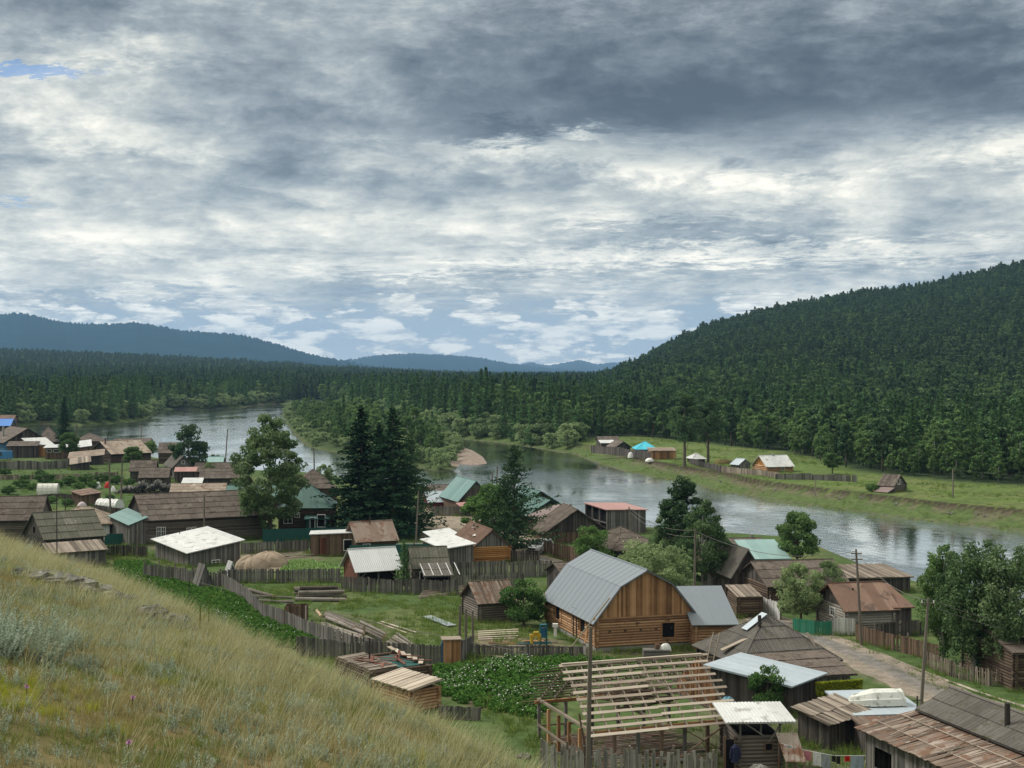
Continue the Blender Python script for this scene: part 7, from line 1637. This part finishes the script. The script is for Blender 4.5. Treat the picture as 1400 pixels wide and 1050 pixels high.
# tufts on the far meadow, snags on its bank
r = np.random.default_rng(61); mx = np.array([p[0] for p in MEADOW]); my = np.array([p[1] for p in MEADOW]); x1 = r.uniform(mx.min(), mx.max(), 26000); y1 = r.uniform(my.min(), my.max(), 26000)
k2 = inpoly(x1, y1, MEADOW) & (np.abs(x1/y1) < .42) & (fbm(x1*.10, y1*.10, 3)+r.uniform(-.1, .1, len(x1)) > .50); x1, y1 = x1[k2][:6000], y1[k2][:6000]; n_ = len(x1)
mo = gn_scatter('meadow_tufts', np.stack([x1, y1, height(x1, y1)], 1), r.uniform(0, 6.28, n_), r.uniform(.5, 1.3, n_), r.integers(0, 4, n_), YG); mo['label'] = 'grass tufts scattered over the meadow across the river'; mo['category'] = 'grass'
for k_, (px, py) in enumerate([(1148, 684), (1178, 683), (1225, 692), (1300, 704), (1335, 705), (1345, 708), (1060, 672), (985, 660)]):
    x1, y1, z1 = GH(px, py); p_ = MB(); rr = random.Random(k_+90)
    for j in range(6): d = Vector((rr.uniform(-1, 1), rr.uniform(-.5, .5), rr.uniform(.05, .7))); p_.tube([(0, 0, .05), d*.6, d*.6+Vector((rr.uniform(-.4, .4), 0, rr.uniform(-.1, .4)))], [.09, .06, .03], 5, rr.random())
    single(p_, 'driftwood', 'bleached_board', (x1, y1, z1), 0, 'bleached tree snag stranded on the far river bank', 'driftwood', 'tree snags stranded on the far bank')
# ================================================================ the road
ROAD = [(735, 762), (800, 782), (880, 800), (985, 828), (1060, 850), (1120, 874), (1180, 900), (1235, 925), (1290, 950), (1350, 972), (1420, 995), (1520, 1020)]
RW = [3.6, 3.6, 3.8, 4.0, 4.4, 4.8, 5.0, 5.2, 5.2, 5.2, 5.2, 5.2]
def strip(name, px, ws, zoff, col_fn, label=None, nsub=14, ncr=16):
    P = [Vector((*G(*p), 0)) for p in px]; pts = []; wd = []
    for i in range(len(P)-1):
        for k in range(nsub):
            t_ = k/nsub; p0 = P[max(i-1, 0)]; p1 = P[i]; p2 = P[i+1]; p3 = P[min(i+2, len(P)-1)]
            pts.append(.5*((2*p1)+(-p0+p2)*t_+(2*p0-5*p1+4*p2-p3)*t_*t_+(-p0+3*p1-3*p2+p3)*t_**3)); wd.append(ws[i]+(ws[i+1]-ws[i])*t_)
    pts.append(P[-1]); wd.append(ws[-1]); X_, Y_, Z_, C_ = [], [], [], []
    for k, p in enumerate(pts):
        d = (pts[min(k+1, len(pts)-1)]-pts[max(k-1, 0)]).normalized(); n_ = Vector((d.y, -d.x, 0)); rag = (float(fbm(np.array([k*.23]), np.array([1.0]), 3)[0])-.5)*.9, (float(fbm(np.array([k*.23]), np.array([9.0]), 3)[0])-.5)*.9
        row = []
        for j in range(ncr+1):
            s_ = j/ncr*2-1; off = s_*wd[k]/2+(rag[1] if s_ > 0 else rag[0])*abs(s_)**3; q = p+n_*off; row.append((q.x, q.y, zoff+.03*(1-abs(s_))-.12*(abs(s_) > .99)+.02*(-1 if .3 < abs(s_) < .6 else 0), s_))
        X_.append([q[0] for q in row]); Y_.append([q[1] for q in row]); Z_.append([q[2] for q in row]); C_.append([col_fn(q[0], q[1], q[3]) for q in row])
    me = grid_mesh(name, np.array(X_), np.array(Y_), np.array(Z_)); ca = me.attributes.new('col', 'FLOAT_COLOR', 'POINT'); c = np.concatenate([np.array(C_).reshape(-1, 3), np.ones((len(pts)*(ncr+1), 1))], 1); ca.data.foreach_set('color', c.astype(np.float32).ravel())
    me.materials.append(MATS['ground']); ob = bpy.data.objects.new(name, me); COL.objects.link(ob); ob['kind'] = 'structure'; return ob
def rcol(x, y, s):
    n = float(fbm(np.array([x*.5]), np.array([y*.5]), 2)[0]); a = abs(s); track = math.exp(-((a-.12)/.22)**2)
    c1 = (.27, .232, .192); c2 = (.185, .178, .172); t_ = min(1, track*(.6+.8*n)); return lerp3(c1, c2, t_)
strip('road', ROAD, RW, .05, rcol)
strip('footpath', [(1085, 856), (1130, 872), (1180, 889), (1230, 905), (1290, 928), (1350, 950), (1410, 968), (1500, 990)], [.5]*8, .035, lambda x, y, s: (.37, .33, .28), ncr=4)
# hillside flowers
rr = random.Random(9)
for k_, (px, py, mt, lb) in enumerate([(180, 972, 'purple_petal', 'pink thistle flower in the middle of the foreground slope'), (35, 958, 'purple_petal', 'pale pink flower at the left of the foreground slope'), (174, 1038, 'purple_petal', 'small pink flower near the bottom edge of the slope'), (273, 868, 'lime_blade', 'left yellow-green flower stalk on the crest of the slope'), (285, 862, 'lime_blade', 'right, taller yellow-green flower stalk on the crest of the slope')]):
    x, y, z = GH(px, py); t = thing('flower', lb, 'flower', (x, y, z)); p_ = MB(); yb = mt == 'lime_blade'; h_ = .42 if yb else .10; p_.tube([(0, 0, -.05), (.01, 0, h_)], .004 if not yb else .009, 5, .5); p_.build('stem', 'green_blade', t); p_ = MB()
    for j in range(36): d = Vector((rr.gauss(0, 1), rr.gauss(0, 1), rr.gauss(0, 1))).normalized()*(.022 if not yb else .02); c = Vector((.01, 0, h_ if not yb else rr.uniform(.12, h_))); e_ = d.orthogonal().normalized()*.006; p_.face([c-e_, c+e_, c+d], .7)
    p_.build('blossom', mt, t)
# ================================================================ haze
hb = MB(); S_ = 17500; hb.abox(-11000, 11000, -1200, S_, -16, 520, .5); m, g, o = mat('haze')
pv = g.new('ShaderNodeVolumePrincipled'); pv.inputs['Color'].default_value = (.38, .64, 1.0, 1); pv.inputs['Density'].default_value = 6.2e-5; pv.inputs['Anisotropy'].default_value = .1
g.l.new(pv.outputs[0], o.inputs['Volume']); ho = hb.build('haze', 'haze'); ho['kind'] = 'stuff'
